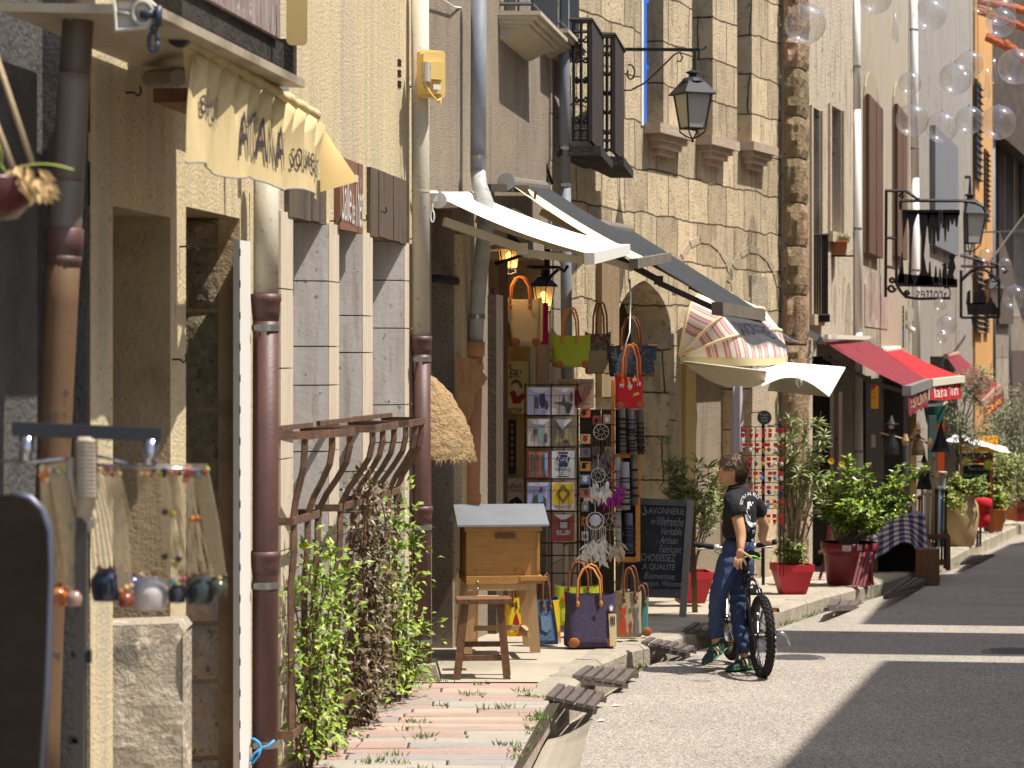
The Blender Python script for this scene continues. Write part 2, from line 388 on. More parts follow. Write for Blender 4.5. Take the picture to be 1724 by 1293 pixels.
for px, py, r_, lb in ((1342, 1108, .19, 'round iron manhole cover in the sunlit road beside the bicycle wheel'), (1712, 1098, .24, 'round iron manhole cover in the narrow sunlit strip')):
    c_ = G(px, py, .003); mb = MB(); mb.lathe([(r_, 0), (r_, .004), (r_ * .93, .004), (r_ * .92, .001), (.01, .002)], c_, 32)
    for k in range(-4, 5): mb.box(c_ + V((0, k * r_ * .18, .003)), (r_ * 1.5 * math.sqrt(max(.05, 1 - (k * .2) ** 2)), r_ * .08, .004))
    tag(mb.build('manhole_cover', M('worn_cast_iron', (.10, .09, .085), (.16, .14, .13), s=30, r=.6)), lb, 'manhole cover')
for px, py, lb in ((1012, 1213, 'larger white paper scrap on the road beside the gutter'), (1037, 1188, 'small white paper scrap on the road by the nearest ramp')):
    c_ = G(px, py, .004); mb = MB(); mb.poly([c_ + V((x, y, z)) for x, y, z in ((-.02, -.02, 0), (.012, -.025, .006), (.022, .015, .0), (-.01, .025, .008))]); tag(mb.build('paper_scrap', MS('paper', (230, 228, 222))), lb, 'litter')
# ================================================================ facade builder
def facade(mb, w, a0, a1, z0, z1, holes=(), t=0.0, depth=.3, reveal=True):
    """wall sheet with rectangular holes (sa, sb, za, zb[, depth]) and their reveals"""
    us = sorted(set([a0, a1] + [h[0] for h in holes] + [h[1] for h in holes]))
    zs = sorted(set([z0, z1] + [h[2] for h in holes] + [h[3] for h in holes]))
    us = [u for u in us if a0 <= u <= a1]; zs = [z for z in zs if z0 <= z <= z1]
    if mb.uv is None: mb.uv = {}
    def q(p4, uv4):
        k = mb.add(p4, [(0, 1, 2, 3)])
        for i in range(4): mb.uv[k + i] = uv4[i]
    for ua, ub in zip(us, us[1:]):
        for za, zb in zip(zs, zs[1:]):
            um, zm = (ua + ub) / 2, (za + zb) / 2
            if any(h[0] < um < h[1] and h[2] < zm < h[3] for h in holes): continue
            q([w.pt(ua, t, za), w.pt(ub, t, za), w.pt(ub, t, zb), w.pt(ua, t, zb)], [(ua, za), (ub, za), (ub, zb), (ua, zb)])
    if reveal:
        for h in holes:
            d = h[4] if len(h) > 4 else depth; sa, sb, za, zb = h[:4]; i = t - d
            q([w.pt(sb, t, za), w.pt(sb, i, za), w.pt(sb, i, zb), w.pt(sb, t, zb)], [(sb, za), (sb - d, za), (sb - d, zb), (sb, zb)])
            q([w.pt(sa, i, za), w.pt(sa, t, za), w.pt(sa, t, zb), w.pt(sa, i, zb)], [(sa + d, za), (sa, za), (sa, zb), (sa + d, zb)])
            q([w.pt(sa, t, zb), w.pt(sb, t, zb), w.pt(sb, i, zb), w.pt(sa, i, zb)], [(sa, zb), (sb, zb), (sb, zb + d), (sa, zb + d)])
            q([w.pt(sa, t, za), w.pt(sa, i, za), w.pt(sb, i, za), w.pt(sb, t, za)], [(sa, za), (sa, za - d), (sb, za - d), (sb, za)])
    return mb
def core(mb, w, a0, a1, z0, z1, t1=-.4, t0=-6.0):    # the house behind its front
    return mb.wbox(w, a0, a1, t0, t1, z0, z1)
def along(w, x0, x1, t=0): return w.s_at(x0, t), w.s_at(x1, t)

# ================================================================ cream house (left)
house1 = thing('cream_house', 'cream plastered house with open stone piers and painted boards above them', 'house', W1.pt(3, 0, 0))
S1 = lambda px: W1.s_at(px)
ZL = 2.62
aEnd = S1(700); aBeg = S1(152)
O = [(S1(487), S1(548)), (S1(565), S1(605)), (S1(622), S1(676))]
Lh = [(S1(190), S1(287)), (S1(313), S1(404))]
holes = [(a, b, .0, ZL, .32) for a, b in O] + [(Lh[0][0], Lh[0][1], 0, 2.49, .45), (Lh[1][0], Lh[1][1], 0, 2.545, .45)]
mb = facade(MB(), W1, aBeg, aEnd, -.1, 7.6, holes, reveal=False)
core(mb, W1, -4, aEnd, -.1, 7.6, -.47, -7)
mb.quad(W1.pt(aEnd, 0, -.1), W1.pt(aEnd, -.47, -.1), W1.pt(aEnd, -.47, 7.6), W1.pt(aEnd, 0, 7.6))
mb.wbox(W1, aBeg, aEnd, -.47, -.002, ZL + .004, ZL + .1)
mb.wbox(W1, S1(290), S1(310), -.46, -.01, -.1, 2.6)
mb.build('wall', m_cream, house1)
mb = MB()                                            # roughcast return and strip left of the downpipe
mb.wbox(W1, -4, S1(88, ) , -.5, -.05, -.1, 7.6)
mb.wbox(W1, S1(88) , aBeg - .02, -.5, -.16, -.1, 7.6); mb.wbox(W1, aBeg - .018, aBeg - .001, -.5, -.006, -.1, 7.6)
mb.build('roughcast_wall', m_grey_rough, house1)
def jamb(mb, b, depth, splay, z0, z1, nz_=1):
    mb.quad(W1.pt(b, 0, z0), W1.pt(b - splay, -depth, z0), W1.pt(b - splay, -depth, z1), W1.pt(b, 0, z1))
mb = MB()                                            # lintel undersides and stucco jamb of the near opening
for a, b, z0, z1, d in holes: mb.quad(W1.pt(a, 0, z1), W1.pt(b, 0, z1), W1.pt(b, -d, z1), W1.pt(a, -d, z1))
jamb(mb, Lh[0][1], .45, .11, -.1, 2.49)
b = Lh[1][1]
mb.quad(W1.pt(b, 0, -.1), W1.pt(b - .03, -.085, -.1), W1.pt(b - .03, -.085, 2.545), W1.pt(b, 0, 2.545))
mb.quad(W1.pt(b - .024, -.08, -.1), W1.pt(b - .104, -.37, -.1), W1.pt(b - .104, -.37, 2.54), W1.pt(b - .024, -.08, 2.54))
mb.build('rendered_jamb', m_tan, house1)
def hewn(mb, A, B, C, D, amp, n=7):                   # rough stone face between four corners, pushed out unevenly
    A, B, C, D = V(A), V(B), V(C), V(D); nr = (B - A).cross(D - A).normalized(); nr = -nr if nr.y > 0 else nr; seed = RND.uniform(0, 99)
    def f(u, v):
        p = A.lerp(B, u).lerp(D.lerp(C, u), v); e = min(u, 1 - u, v, 1 - v) * 5
        return p + nr * (min(1, e) * amp * (.8 + .9 * NZ.noise(p * 13 + V((seed, 0, 0))) + .5 * NZ.noise(p * 31)))
    mb.sheet(f, n, n)
zz = [2.545, 2.43, 2.16, 1.75, 1.37, 1.1]
mb = MB()
for z1, z0 in zip(zz, zz[1:]):
    hewn(mb, W1.pt(b - .03, -.085, z0 + .008), W1.pt(b - .115, -.36, z0 + .008), W1.pt(b - .115, -.36, z1 - .008), W1.pt(b - .03, -.085, z1 - .008), .02)
mb.uv = None; mb.build('stone_jamb', m_rubble, house1)
mb = MB(); zz = [1.1, .86, .62, .30, .05, -.1]
for z1, z0 in zip(zz, zz[1:]):
    hewn(mb, W1.pt(b - .03, -.085, z0 + .01), W1.pt(b - .125, -.36, z0 + .01), W1.pt(b - .125, -.36, z1 - .01), W1.pt(b - .03, -.085, z1 - .01), .045)
mb.uv = None; mb.build('rubble_base', m_pinkstone, house1)
# marble cladding : stacked slabs on jambs (facing up the street) and travertine faces on the pier fronts
mg = MB()
piers = [(S1(466), O[0][0]), (O[0][1], O[1][0]), (O[1][1], O[2][0]), (O[2][1], S1(692))]
for k, (pa, pb) in enumerate(piers):
    mg.wbox(W1, pa + .012, pb - .012, -.30, -.012, -.1, ZL)
    z = ZL - .004; mj, mf = MB(), MB()
    while z > .1:
        h = RND.choice([.2, .28, .36, .42, .3]) * RND.uniform(.9, 1.1); z0 = max(.1, z - h); g = .006
        # front slab
        x0, x1 = pa + .001, pb - .001
        mf.wbox(W1, x0, x1, -.012, .018, z0 + g, z)
        if k > 0:                                     # jamb slab facing the camera, splayed
            dd, sp = .30, .17
            bq = [W1.pt(pa - .012, .016, z0 + g), W1.pt(pa + .02, .0, z0 + g), W1.pt(pa - sp, -dd, z0 + g), W1.pt(pa - sp - .02, -dd, z0 + g)]
            mj.hexa([bq[0], bq[3], bq[2], bq[1]], [p + V((0, 0, z - z0 - g)) for p in (bq[0], bq[3], bq[2], bq[1])])
        z = z0
    mf.build('travertine_pier', m_traver, house1)
    if mj.v: mj.build('marble_jamb', m_marble, house1)
mg.build('joint_mortar', MS('joint', (60, 46, 34), r=.9), house1)
mb = MB()
for a, b2 in O: mb.wbox(W1, a, b2, -.31, -.30, -.1, ZL)
for a, b2 in Lh: mb.wbox(W1, a, b2, -.46, -.44, -.1, 2.5)
mb.build('blind_panel', m_wood_dk, house1)
# boards above the openings
def board(px0, px1, pyt, pyb, mat, nm, t=.025):
    a0, a1 = S1(px0), S1(px1); z1 = (W1.z_at(pyt[0], a0) + W1.z_at(pyt[1], a1)) / 2; z0 = (W1.z_at(pyb[0], a0) + W1.z_at(pyb[1], a1)) / 2
    mb = MB(); n = 5
    for i in range(n):
        x0, x1 = a0 + (a1 - a0) * i / n, a0 + (a1 - a0) * (i + 1) / n
        mb.wbox(W1, x0 + .001, x1 - .001, .002, t + RND.uniform(-.003, .003), z0 + RND.uniform(-.004, .004), z1)
    o = mb.build(nm, mat, house1); return a0, a1, z0, z1, o
board(478, 540, (285, 310), (363, 378), m_wood_dk, 'plank_board')
m_signbr = M('flaking_brown_paint', (.25, .12, .07), (.19, .09, .05), s=5, st=(6, 6, .5), r=.6, b=.2)
a0, a1, z0, z1, o_ = board(562, 601, (258, 282), (386, 393), m_signbr, 'painted_board', .03)
m_wpaint = M('worn_white_lettering', (.72, .70, .66), (.55, .5, .46), s=20, r=.7)
for t_, u0, u1, v0, v1 in (('Salle', .06, .46, .12, .82), ('de', .49, .61, .1, .52), ('Thés', .64, .97, .08, .82)): write(mb := MB(), t_, lambda u, v: W1.pt(a0 + (a1 - a0) * (u0 + (u1 - u0) * u), .0345, z0 + (z1 - z0) * (v0 + (v1 - v0) * v)), .2); mb.build('lettering', m_wpaint, o_)
board(617, 678, (285, 301), (400, 407), m_wood_dk, 'plank_board')
mb = MB()                                            # iron hooks left in the wall
for px, py in ((302, 415), (318, 418), (290, 605), (634, 355), (600, 368), (555, 372), (212, 156), (690, 402)):
    a, z = W1.hit(px, py)
    mb.tube([W1.pt(a, 0, z), W1.pt(a, .03, z), W1.pt(a, .045, z - .012), W1.pt(a, .055, z + .0), W1.pt(a, .052, z + .02)], .004, 5)
mb.build('hook', m_black, house1)
mb = MB()                                            # plastered block at the foot of the near pier
a0, a1 = S1(178), S1(300); zt = 1.03
prof = [(-.1, .0), (zt - .09, 0), (zt - .03, .012), (zt, .05)]
b = [W1.pt(a0, -.3, 0), W1.pt(a0, .07, 0), W1.pt(a1, .07, 0), W1.pt(a1, -.3, 0)]
P0, P1 = P(152, 1060, 8.25), P(308, 1060, 8.35)
def blk(u, v):
    z = (-.1 + (zt + .1) * min(1, v / .8)) if v < .8 else zt; ins = 0 if v < .62 else (.012 if v < .8 else .02 + (v - .8) * 1.2)
    p = V((P0.x + (P1.x - P0.x) * u, P0.y + (P1.y - P0.y) * u + ins, z)); e = min(u, 1 - u); p.z -= max(0, .03 - e * .5) if v > .6 else 0
    return p + V((0, -1, .3)) * (.012 * NZ.noise(p * 9))
mb.sheet(blk, 16, 20)
mb.quad(V((P1.x, P1.y, -.1)), V((P1.x + .015, P1.y + .12, -.1)), V((P1.x + .015, P1.y + .12, zt - .03)), V((P1.x, P1.y, zt - .03)))
mb.uv = None; mb.build('plaster_plinth', M('worn_plaster', (.42, .34, .24), (.36, .31, .24), s=5, r=.95, b=1.3, bs=30, c3=(.62, .52, .38), s3=12, t3=.6, c4=(.24, .2, .15), s4=4, t4=.58), house1)

# ================================================================ brown roughcast house
house2 = thing('roughcast_house', 'brown roughcast house with a recessed souvenir shop front and stone balconies', 'house', W2.pt(3, 0, 0))
S2 = lambda px: W2.s_at(px)
aD0, aD1 = S2(727), S2(762)
aS0, aS1 = S2(822), S2(905) + .5
E2 = W2.L
zD = 2.9
holes2 = [(aD0, aD1, 0, zD, .25), (aS0, aS1, -.3, 2.75, 1.2), (S2(852), S2(868), 4.3, 7.0, .3)]
mb = facade(MB(), W2, .0, E2, -.4, 8.5, holes2, depth=.25)
core(mb, W2, 0, E2, -.4, 8.5, -1.3, -7)
mb.quad(W2.pt(E2, 0, -.4), W2.pt(E2, -7, -.4), W2.pt(E2, -7, 8.5), W2.pt(E2, 0, 8.5))
mb.build('wall', m_brown_rough, house2)
mb = MB(); mb.wbox(W2, aD0, aD1, -.26, -.25, -.1, zD); mb.wbox(W2, aS0 + .3, aS1, -1.25, -1.2, -.4, 2.7); mb.build('door', m_wood_dk, house2)
mb = MB(); mb.wbox(W2, S2(765), S2(779), 0, .05, .1, 2.75); mb.build('pilaster', m_cream, house2)
mb = MB(); mb.wbox(W2, S2(821), S2(833), 0.001, .06, -.1, 2.4); mb.build('stone_jamb', M('ashlar_shaded', (.10, .075, .05), (.07, .05, .035), s=6, b=.8, bs=40, c3=(.15, .12, .08), s3=20, t3=.64), house2)  # stone darkened in its colour for the shade on it
mb = MB()                                            # quoin strip at the far corner
z = -.4
while z < 8.4:
    h = RND.uniform(.28, .5); mb.wbox(W2, E2 - .75 - RND.uniform(0, .1), E2 - .05, .002, .022, z + .005, min(8.4, z + h - .005)); z += h
mb.build('quoins', M('quoin_stone', (.42, .34, .25), (.33, .27, .2), s=8, b=1.0, bs=45, c3=(.22, .17, .12), s3=25, t3=.62, isl=.15), house2)
# balconies
m_slab = M('balcony_stone', (.52, .45, .34), (.42, .36, .27), s=5, r=.9, b=.5, bs=40, c3=(.28, .23, .17), s3=25, t3=.66)
def balcony(pxl, pxr, pyt, pyb, Y, wide, pot=False):
    z1 = HC - (pyt - HY) * Y / FPX; z0 = HC - (pyb - HY) * Y / FPX
    xl, xr = (pxl - CX) * Y / FPX, (pxr - CX) * Y / FPX; h = (z1 - z0)
    mb = MB(); ux = W2.u
    for (za, zb, ins) in ((0, .42, .10), (.42, .55, .075), (.55, .72, .05), (.72, .85, .02), (.85, 1.0, 0)):
        A = V((xl, Y + ins, z0 + za * h)); B = V((xr - ins, Y + ins, z0 + za * h)); Cc = B + ux * (wide - 2 * ins); D = A + ux * (wide - 2 * ins)
        up = V((0, 0, (zb - za) * h)); ta = (xr - ins - xl) * .45 if za == 0 else 0
        mb.hexa([A, B - V((ta, 0, 0)), Cc - V((ta, 0, 0)), D], [A + up, B + up, Cc + up, D + up])
    s = mb.build('balcony_slab', m_slab, house2)
    mb = MB(); rr = .012
    c0 = V((xl, Y + .08, z1)); c1 = V((xr - .06, Y + .08, z1)); c2 = c1 + ux * (wide - .16)
    for a, b in ((c0, c1), (c1, c2)):
        n = max(2, int((b - a).length / .085))
        for i in range(n + 1):
            p = a.lerp(b, i / n); mb.tube([p, p + V((0, 0, .95))], .008, 5)
        for zz_ in (.06, .93): mb.tube([a + V((0, 0, zz_)), b + V((0, 0, zz_))], .014, 5)
    mb.build('railing', MS('slate_grey_iron', (70, 74, 80), r=.5), s)
balcony(805, 910, 18, 62, 16.9, 1.5); balcony(852, 957, 48, 91, 19.0, 1.3)
# ================================================================ stone shop house
def stone_mat(key, c1, c2, bw, bh, mort, dist=.05, streak=True, b=.8):
    m = M(key, c1, c2, s=5, st=(1, 1, 1), r=.92, b=b, bs=38, c3=tuple(x * .45 for x in c1), s3=22, t3=.61, c4=tuple(x * .52 for x in c1), s4=2.6, st4=(2.6, 2.6, .7), t4=.53, c4w=.16)
    n, l, bb = nodes(m); src = bb.inputs['Base Color'].links[0].from_socket
    uv = n.new('ShaderNodeUVMap'); nz = n.new('ShaderNodeTexNoise'); nz.inputs['Scale'].default_value = 2.2; nz.inputs['Detail'].default_value = 3
    l.new(uv.outputs[0], nz.inputs['Vector'])
    sub = n.new('ShaderNodeVectorMath'); sub.operation = 'MULTIPLY_ADD'; sub.inputs[1].default_value = (dist * 2.4,) * 3
    l.new(nz.outputs['Color'], sub.inputs[0]); l.new(uv.outputs[0], sub.inputs[2])
    br = n.new('ShaderNodeTexBrick'); br.inputs['Scale'].default_value = 1; br.inputs['Mortar Size'].default_value = .009; br.inputs['Mortar Smooth'].default_value = .3
    br.inputs['Brick Width'].default_value = bw; br.inputs['Row Height'].default_value = bh; br.offset = .43
    br.inputs['Color1'].default_value = (1.18, 1.16, 1.12, 1); br.inputs['Color2'].default_value = (.74, .72, .7, 1); br.inputs['Mortar'].default_value = tuple(mort) + (1,)
    l.new(sub.outputs[0], br.inputs['Vector'])
    mx = n.new('ShaderNodeMix'); mx.data_type = 'RGBA'; mx.blend_type = 'MULTIPLY'; mx.inputs[0].default_value = 1
    l.new(src, mx.inputs[6]); l.new(br.outputs['Color'], mx.inputs[7]); l.new(mx.outputs[2], bb.inputs['Base Color'])
    b2 = n.new('ShaderNodeBump'); b2.invert = True; b2.inputs['Strength'].default_value = 1; b2.inputs['Distance'].default_value = .06
    l.new(br.outputs['Fac'], b2.inputs['Height']); l.new(bb.inputs['Normal'].links[0].from_socket, b2.inputs['Normal']); l.new(b2.outputs[0], bb.inputs['Normal'])
    return m
m_ashlar = stone_mat('honey_ashlar', (.59, .485, .325), (.46, .37, .245), .60, .42, (.22, .18, .14), b=.8)
m_ashlar_dk = stone_mat('dim_ashlar', (.36, .29, .2), (.28, .22, .15), .6, .42, (.4, .34, .28))
house3 = thing('stone_shop_house', 'honey coloured cut stone house with pointed arches and blue framed window', 'house', W3.pt(3, 0, zg(23)))
S3 = lambda px: W3.s_at(px)
def z3(py, px): return W3.hit(px, py)[1]
aA0, aA1 = S3(1036), S3(1130)
zAt = z3(472, 1085)
win = [(S3(1082), S3(1117), z3(214, 1090), 8.5), (S3(1165), S3(1200), z3(230, 1180), 8.6), (S3(1241), S3(1266), z3(243, 1255), 8.6)]
aO0, aO1 = S3(1140), S3(1262)
zO = z3(575, 1200)
holes3 = [(aA0, aA1, -.9, zAt, .45), (aO0, aO1, -1.2, zO, .5)] + [(a, b, z0, z1, .3) for a, b, z0, z1 in win]
E3 = S3(1345)
mb = facade(MB(), W3, 0, E3, -1.2, 9.5, holes3)
# arch infill : two haunches turn the square head into a pointed arch
zs_ = z3(560, 1085)
def haunch(side):
    pts = []; am = (aA0 + aA1) / 2; n = 10; out = []
    for i in range(n + 1):
        f = i / n; ang = f * rad(72); x = math.cos(ang); zz = math.sin(ang) / math.sin(rad(72))
        xx = (x - math.cos(rad(72))) / (1 - math.cos(rad(72)))
        out.append(((am + (aA1 - am) * xx * side), zs_ + (zAt - zs_) * zz))
    edge = aA1 if side > 0 else aA0
    for (xa, za), (xb, zb) in zip(out, out[1:]):
        k = mb.add([W3.pt(xa, 0, za), W3.pt(edge, 0, za), W3.pt(edge, 0, zb), W3.pt(xb, 0, zb)], [(0, 1, 2, 3)])
        for i, q in enumerate([(xa, za), (edge, za), (edge, zb), (xb, zb)]): mb.uv[k + i] = q
        k = mb.add([W3.pt(xa, 0, za), W3.pt(xb, 0, zb), W3.pt(xb, -.45, zb), W3.pt(xa, -.45, za)], [(0, 1, 2, 3)])
        for i, q in enumerate([(xa, za), (xb, zb), (xb - .4, zb), (xa - .4, za)]): mb.uv[k + i] = q
haunch(1); haunch(-1)
# end returns and mass
def wq(w, a, t0, t1, z0, z1):
    k = mb.add([w.pt(a, t0, z0), w.pt(a, t1, z0), w.pt(a, t1, z1), w.pt(a, t0, z1)], [(0, 1, 2, 3)])
    for i, q in enumerate([(t0, z0), (t1, z0), (t1, z1), (t0, z1)]): mb.uv[k + i] = q
wq(W3, 0.0, 0, -7, -1.2, 9.5); wq(W3, E3, 0, -7, -1.2, 9.5)
mb.build('wall', m_ashlar, house3)
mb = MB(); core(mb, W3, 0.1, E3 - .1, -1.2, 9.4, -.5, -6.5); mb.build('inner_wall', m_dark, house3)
mb = MB()                                            # relieving arches, proud stones over the openings
for pa, pb, pt_, ps in ((1138, 1232, 408, 500), (1225, 1310, 425, 510)):
    a0, a1 = S3(pa), S3(pb); zt, zs2 = z3(pt_, (pa + pb) / 2), z3(ps, (pa + pb) / 2); am = (a0 + a1) / 2; n = 9
    pts = [(am + (a1 - a0) / 2 * math.cos(math.pi * i / n), zs2 + (zt - zs2) * math.sin(math.pi * i / n)) for i in range(n + 1)]
    for (xa, za), (xb, zb) in zip(pts, pts[1:]):
        d = V((xb - xa, zb - za, 0)).normalized() * .012; f = 1.13
        o1 = (am + (xa - am) * f, zs2 + (za - zs2) * f); o2 = (am + (xb - am) * f, zs2 + (zb - zs2) * f)
        mb.prism([W3.pt(xa + d.x, 0.002, za + d.y), W3.pt(xb - d.x, .002, zb - d.y), W3.pt(o2[0] - d.x, .002, o2[1] - d.y), W3.pt(o1[0] + d.x, .002, o1[1] + d.y)], W3.n * .007)
mb.build('relieving_arch', M('arch_stone', (.46, .37, .25), (.36, .29, .2), s=8, b=.9, bs=40, isl=.2, c3=(.2, .16, .1), s3=22, t3=.64), house3)
# slot of the second pointed window (half hidden by the awning)
mb = MB()
a0, a1 = S3(1253), S3(1281); zt, zb = z3(488, 1268), z3(560, 1268); am = (a0 + a1) / 2
mb.prism([W3.pt(a0, .004, zb), W3.pt(a1, .004, zb), W3.pt(a1, .004, zb + (zt - zb) * .3), W3.pt(am + (a1 - am) * .6, .004, zb + (zt - zb) * .75), W3.pt(am, .004, zt), W3.pt(am - (a1 - am) * .6, .004, zb + (zt - zb) * .75), W3.pt(a0, .004, zb + (zt - zb) * .3)], W3.n * .01)
mb.build('pointed_niche', m_brown_rough, house3)
# windows
m_blue = MS('blue_frame_paint', (45, 105, 200), r=.5)
for k, (a, b, z0, z1) in enumerate(win):
    mb = MB(); mb.wbox(W3, a, b, -.29, -.27, z0, z1); w_ = mb.build('window', m_glassdk, house3)
    mb = MB()
    if k == 0:
        mb.wbox(W3, a, a + .06, -.03, .01, z0, z1); mb.wbox(W3, a + .06, a + .1, -.06, .005, z0, z1)
        for q in range(5):
            zz_ = z0 + .55 + q * .62; mb.wbox(W3, a + .08, a + .22, -.05, -.02, zz_, zz_ + .04); mb.wbox(W3, a + .08, a + .16, -.05, -.02, zz_ - .12, zz_ - .08)
        mb.build('window_frame', m_blue, w_)
        mb = MB(); mb.wbox(W3, a - .055, a - .004, -.03, .012, z0, z1); mb.build('shutter_edge', m_pvc, w_)
    else:
        mb.wbox(W3, a + .02, a + .06, -.26, -.2, z0, z1); mb.build('window_frame', m_black if k == 2 else m_blue, w_)
# sills on corbels
for px, py, wd_ in ((1113, 215, 60), (1195, 234, 48), (1264, 244, 42)):
    a0, a1 = S3(px - wd_ / 2), S3(px + wd_ / 2); zt = z3(py, px); L = a1 - a0
    mb = MB(); mb.wbox(W3, a0, a1, .002, .17, zt - .09, zt)
    for q, (i0, tt, h0, h1) in enumerate(((.12, .13, .09, .15), (.2, .10, .15, .21), (.28, .06, .21, .27))):
        mb.wbox(W3, a0 + L * i0, a1 - L * i0, .002, tt, zt - h1, zt - h0)
    mb.build('window_sill', M('sill_stone', (.48, .38, .28), (.38, .3, .22), s=8, b=.7, bs=50, isl=.15, c3=(.5, .3, .22), s3=9, t3=.62), house3)
# arch door inside, shop glazing in the second opening
mb = MB(); mb.wbox(W3, aA0, aA1, -.46, -.42, -.9, zAt); mb.build('arch_door', MS('olive_door', (52, 50, 38), r=.6), house3)
mb = MB(); mb.wbox(W3, aO0, aO0 + (aO1 - aO0) * .35, -.3, -.28, -1.2, zO); mb.build('shop_glass', M('greenish_glass', (.11, .12, .09), r=.15, spec=.5), house3)
mb = MB()
for f0, f1 in ((.12, .3), (.36, .5)): mb.wbox(W3, aO0 + (aO1 - aO0) * f0, aO0 + (aO1 - aO0) * f1, -.27, -.2, -1.2, zO)
mb.build('shop_frame', MS('cream_joinery', (196, 178, 128), r=.6), house3)
mb = MB(); mb.wbox(W3, aO0 + (aO1 - aO0) * .5, aO1, -.4, -.3, -1.2, zO); mb.build('shop_back', m_brown_rough, house3)
# stone pier between the two openings, pale quoins
mb = MB(); z = -.5
a0 = S3(1135); a1 = S3(1142)
while z < zs_ - .05:
    h = RND.uniform(.28, .42)
    mb.wbox(W3, aA1 + .015 - RND.uniform(0, .05), aO0 - .004, -.02, .028 + RND.uniform(0, .015), z + .006, min(zs_, z + h - .006)); z += h
mb.build('pier_stones', M('pier_stone', (.48, .4, .29), (.38, .31, .22), s=7, b=1.2, bs=36, isl=.12, c3=(.24, .19, .13), s3=20, t3=.64), house3)
mb = MB(); z = -.9
while z < zO + .3:
    h = RND.uniform(.3, .45); mb.wbox(W3, aO1 + .02 - RND.uniform(0, .06), aO1 + .55 + RND.uniform(0, .1), -.02, .03, z + .006, z + h - .006); z += h
mb.build('pier_stones', M('pier_stone', (.48, .4, .29)), house3)
# wooden doorcase plank and small upper shutters/balconies with scrolls (dark iron)
mb = MB(); mb.wbox(W3, S3(1003), S3(1032), .0, .06, z3(668, 1015), z3(440, 1015)); mb.build('doorcase', M('sunbleached_oak', (.22, .15, .08), (.32, .23, .13), s=5, st=(5, 5, .3), b=.5, bs=40), house3)

def scroll_panel(mb, O_, ux, uz, w, h):
    """iron scrollwork in the plane ux/uz"""
    def T(x, z): return O_ + ux * x + uz * z
    for x in (0, w / 2, w): mb.tube([T(x, 0), T(x, h)], .014, 5)
    for z in (0.02, .1, h - .1, h - .02): mb.tube([T(0, z), T(w, z)], .013, 5)
    def sp(cx, cz, r, dr, a0):
        mb.tube([T(cx + dr * r * (1 - i / 16) * math.cos(a0 + i * .5), cz + r * (1 - i / 16) * math.sin(a0 + i * .5)) for i in range(15)], .0105, 4)
    for base in (0, 1):
        for q in range(3):
            z = .17 + q * .17; z = z if base == 0 else h - z; rr = w * .24 * (1 - q * .15)
            sp(w * .25, z, rr, 1, 1.5); sp(w * .75, z, rr, -1, 1.5)
def iron_balcony(px0, pxm, px1, pyt, pyb, Y, nm):
    z1 = HC - (pyt - HY) * Y / FPX; z0 = HC - (pyb - HY) * Y / FPX
    xa, xm, xb = [(p - CX) * Y / FPX for p in (px0, pxm, px1)]
    root = thing('iron_balcony', nm, 'balcony', V((xa, Y, z0)), 'dark iron balconies on the stone house')
    mb = MB(); scroll_panel(mb, V((xa, Y, z0)), V((1, 0, 0)), V((0, 0, 1)), xm - xa, z1 - z0); mb.build('scroll_panel', m_black, root)
    d = W2.u * .95
    mb = MB(); mb.hexa([V((xm, Y, z0)), V((xm + .03, Y, z0)), V((xb + .03, Y, z0)) + V((0, .55, -.05)), V((xb, Y, z0)) + V((0, .55, -.05))], [V((xm, Y, z1)), V((xm + .03, Y, z1)), V((xb + .03, Y, z1)) + V((0, .55, -.07)), V((xb, Y, z1)) + V((0, .55, -.07))])
    mb.build('front_panel', m_wood_br2, root)
    mb = MB(); mb.hexa([V((xa - .15, Y - .04, z0 - .12)), V((xm + .1, Y - .04, z0 - .12)), V((xb + .12, Y + .7, z0 - .17)), V((xa + .1, Y + .7, z0 - .17))], [V((xa - .15, Y - .04, z0 - .04)), V((xm + .1, Y - .04, z0 - .04)), V((xb + .12, Y + .7, z0 - .1)), V((xa + .1, Y + .7, z0 - .1))])
    mb.build('floor', m_char, root)
    mb = MB(); mb.tube([V((xa - .1, Y, z1)), V((xm + .02, Y, z1)), V((xb + .03, Y + .57, z1 - .07))], .02, 6); mb.build('top_rail', m_wood_br2, root)
m_wood_br2 = M('near_black_wood', (.055, .038, .03), (.035, .028, .024), s=6, st=(4, 4, 1), r=.8, b=.3)
m_char = M('rotten_wood', (.06, .05, .042), (.025, .02, .018), s=9, r=.95, b=1.5, bs=30)
iron_balcony(966, 991, 1013, 33, 238, 19.6, 'nearer dark iron balcony beside the grey downpipe')
iron_balcony(1014, 1030, 1050, 58, 256, 20.4, 'further dark iron balcony just left of the black lantern bracket')

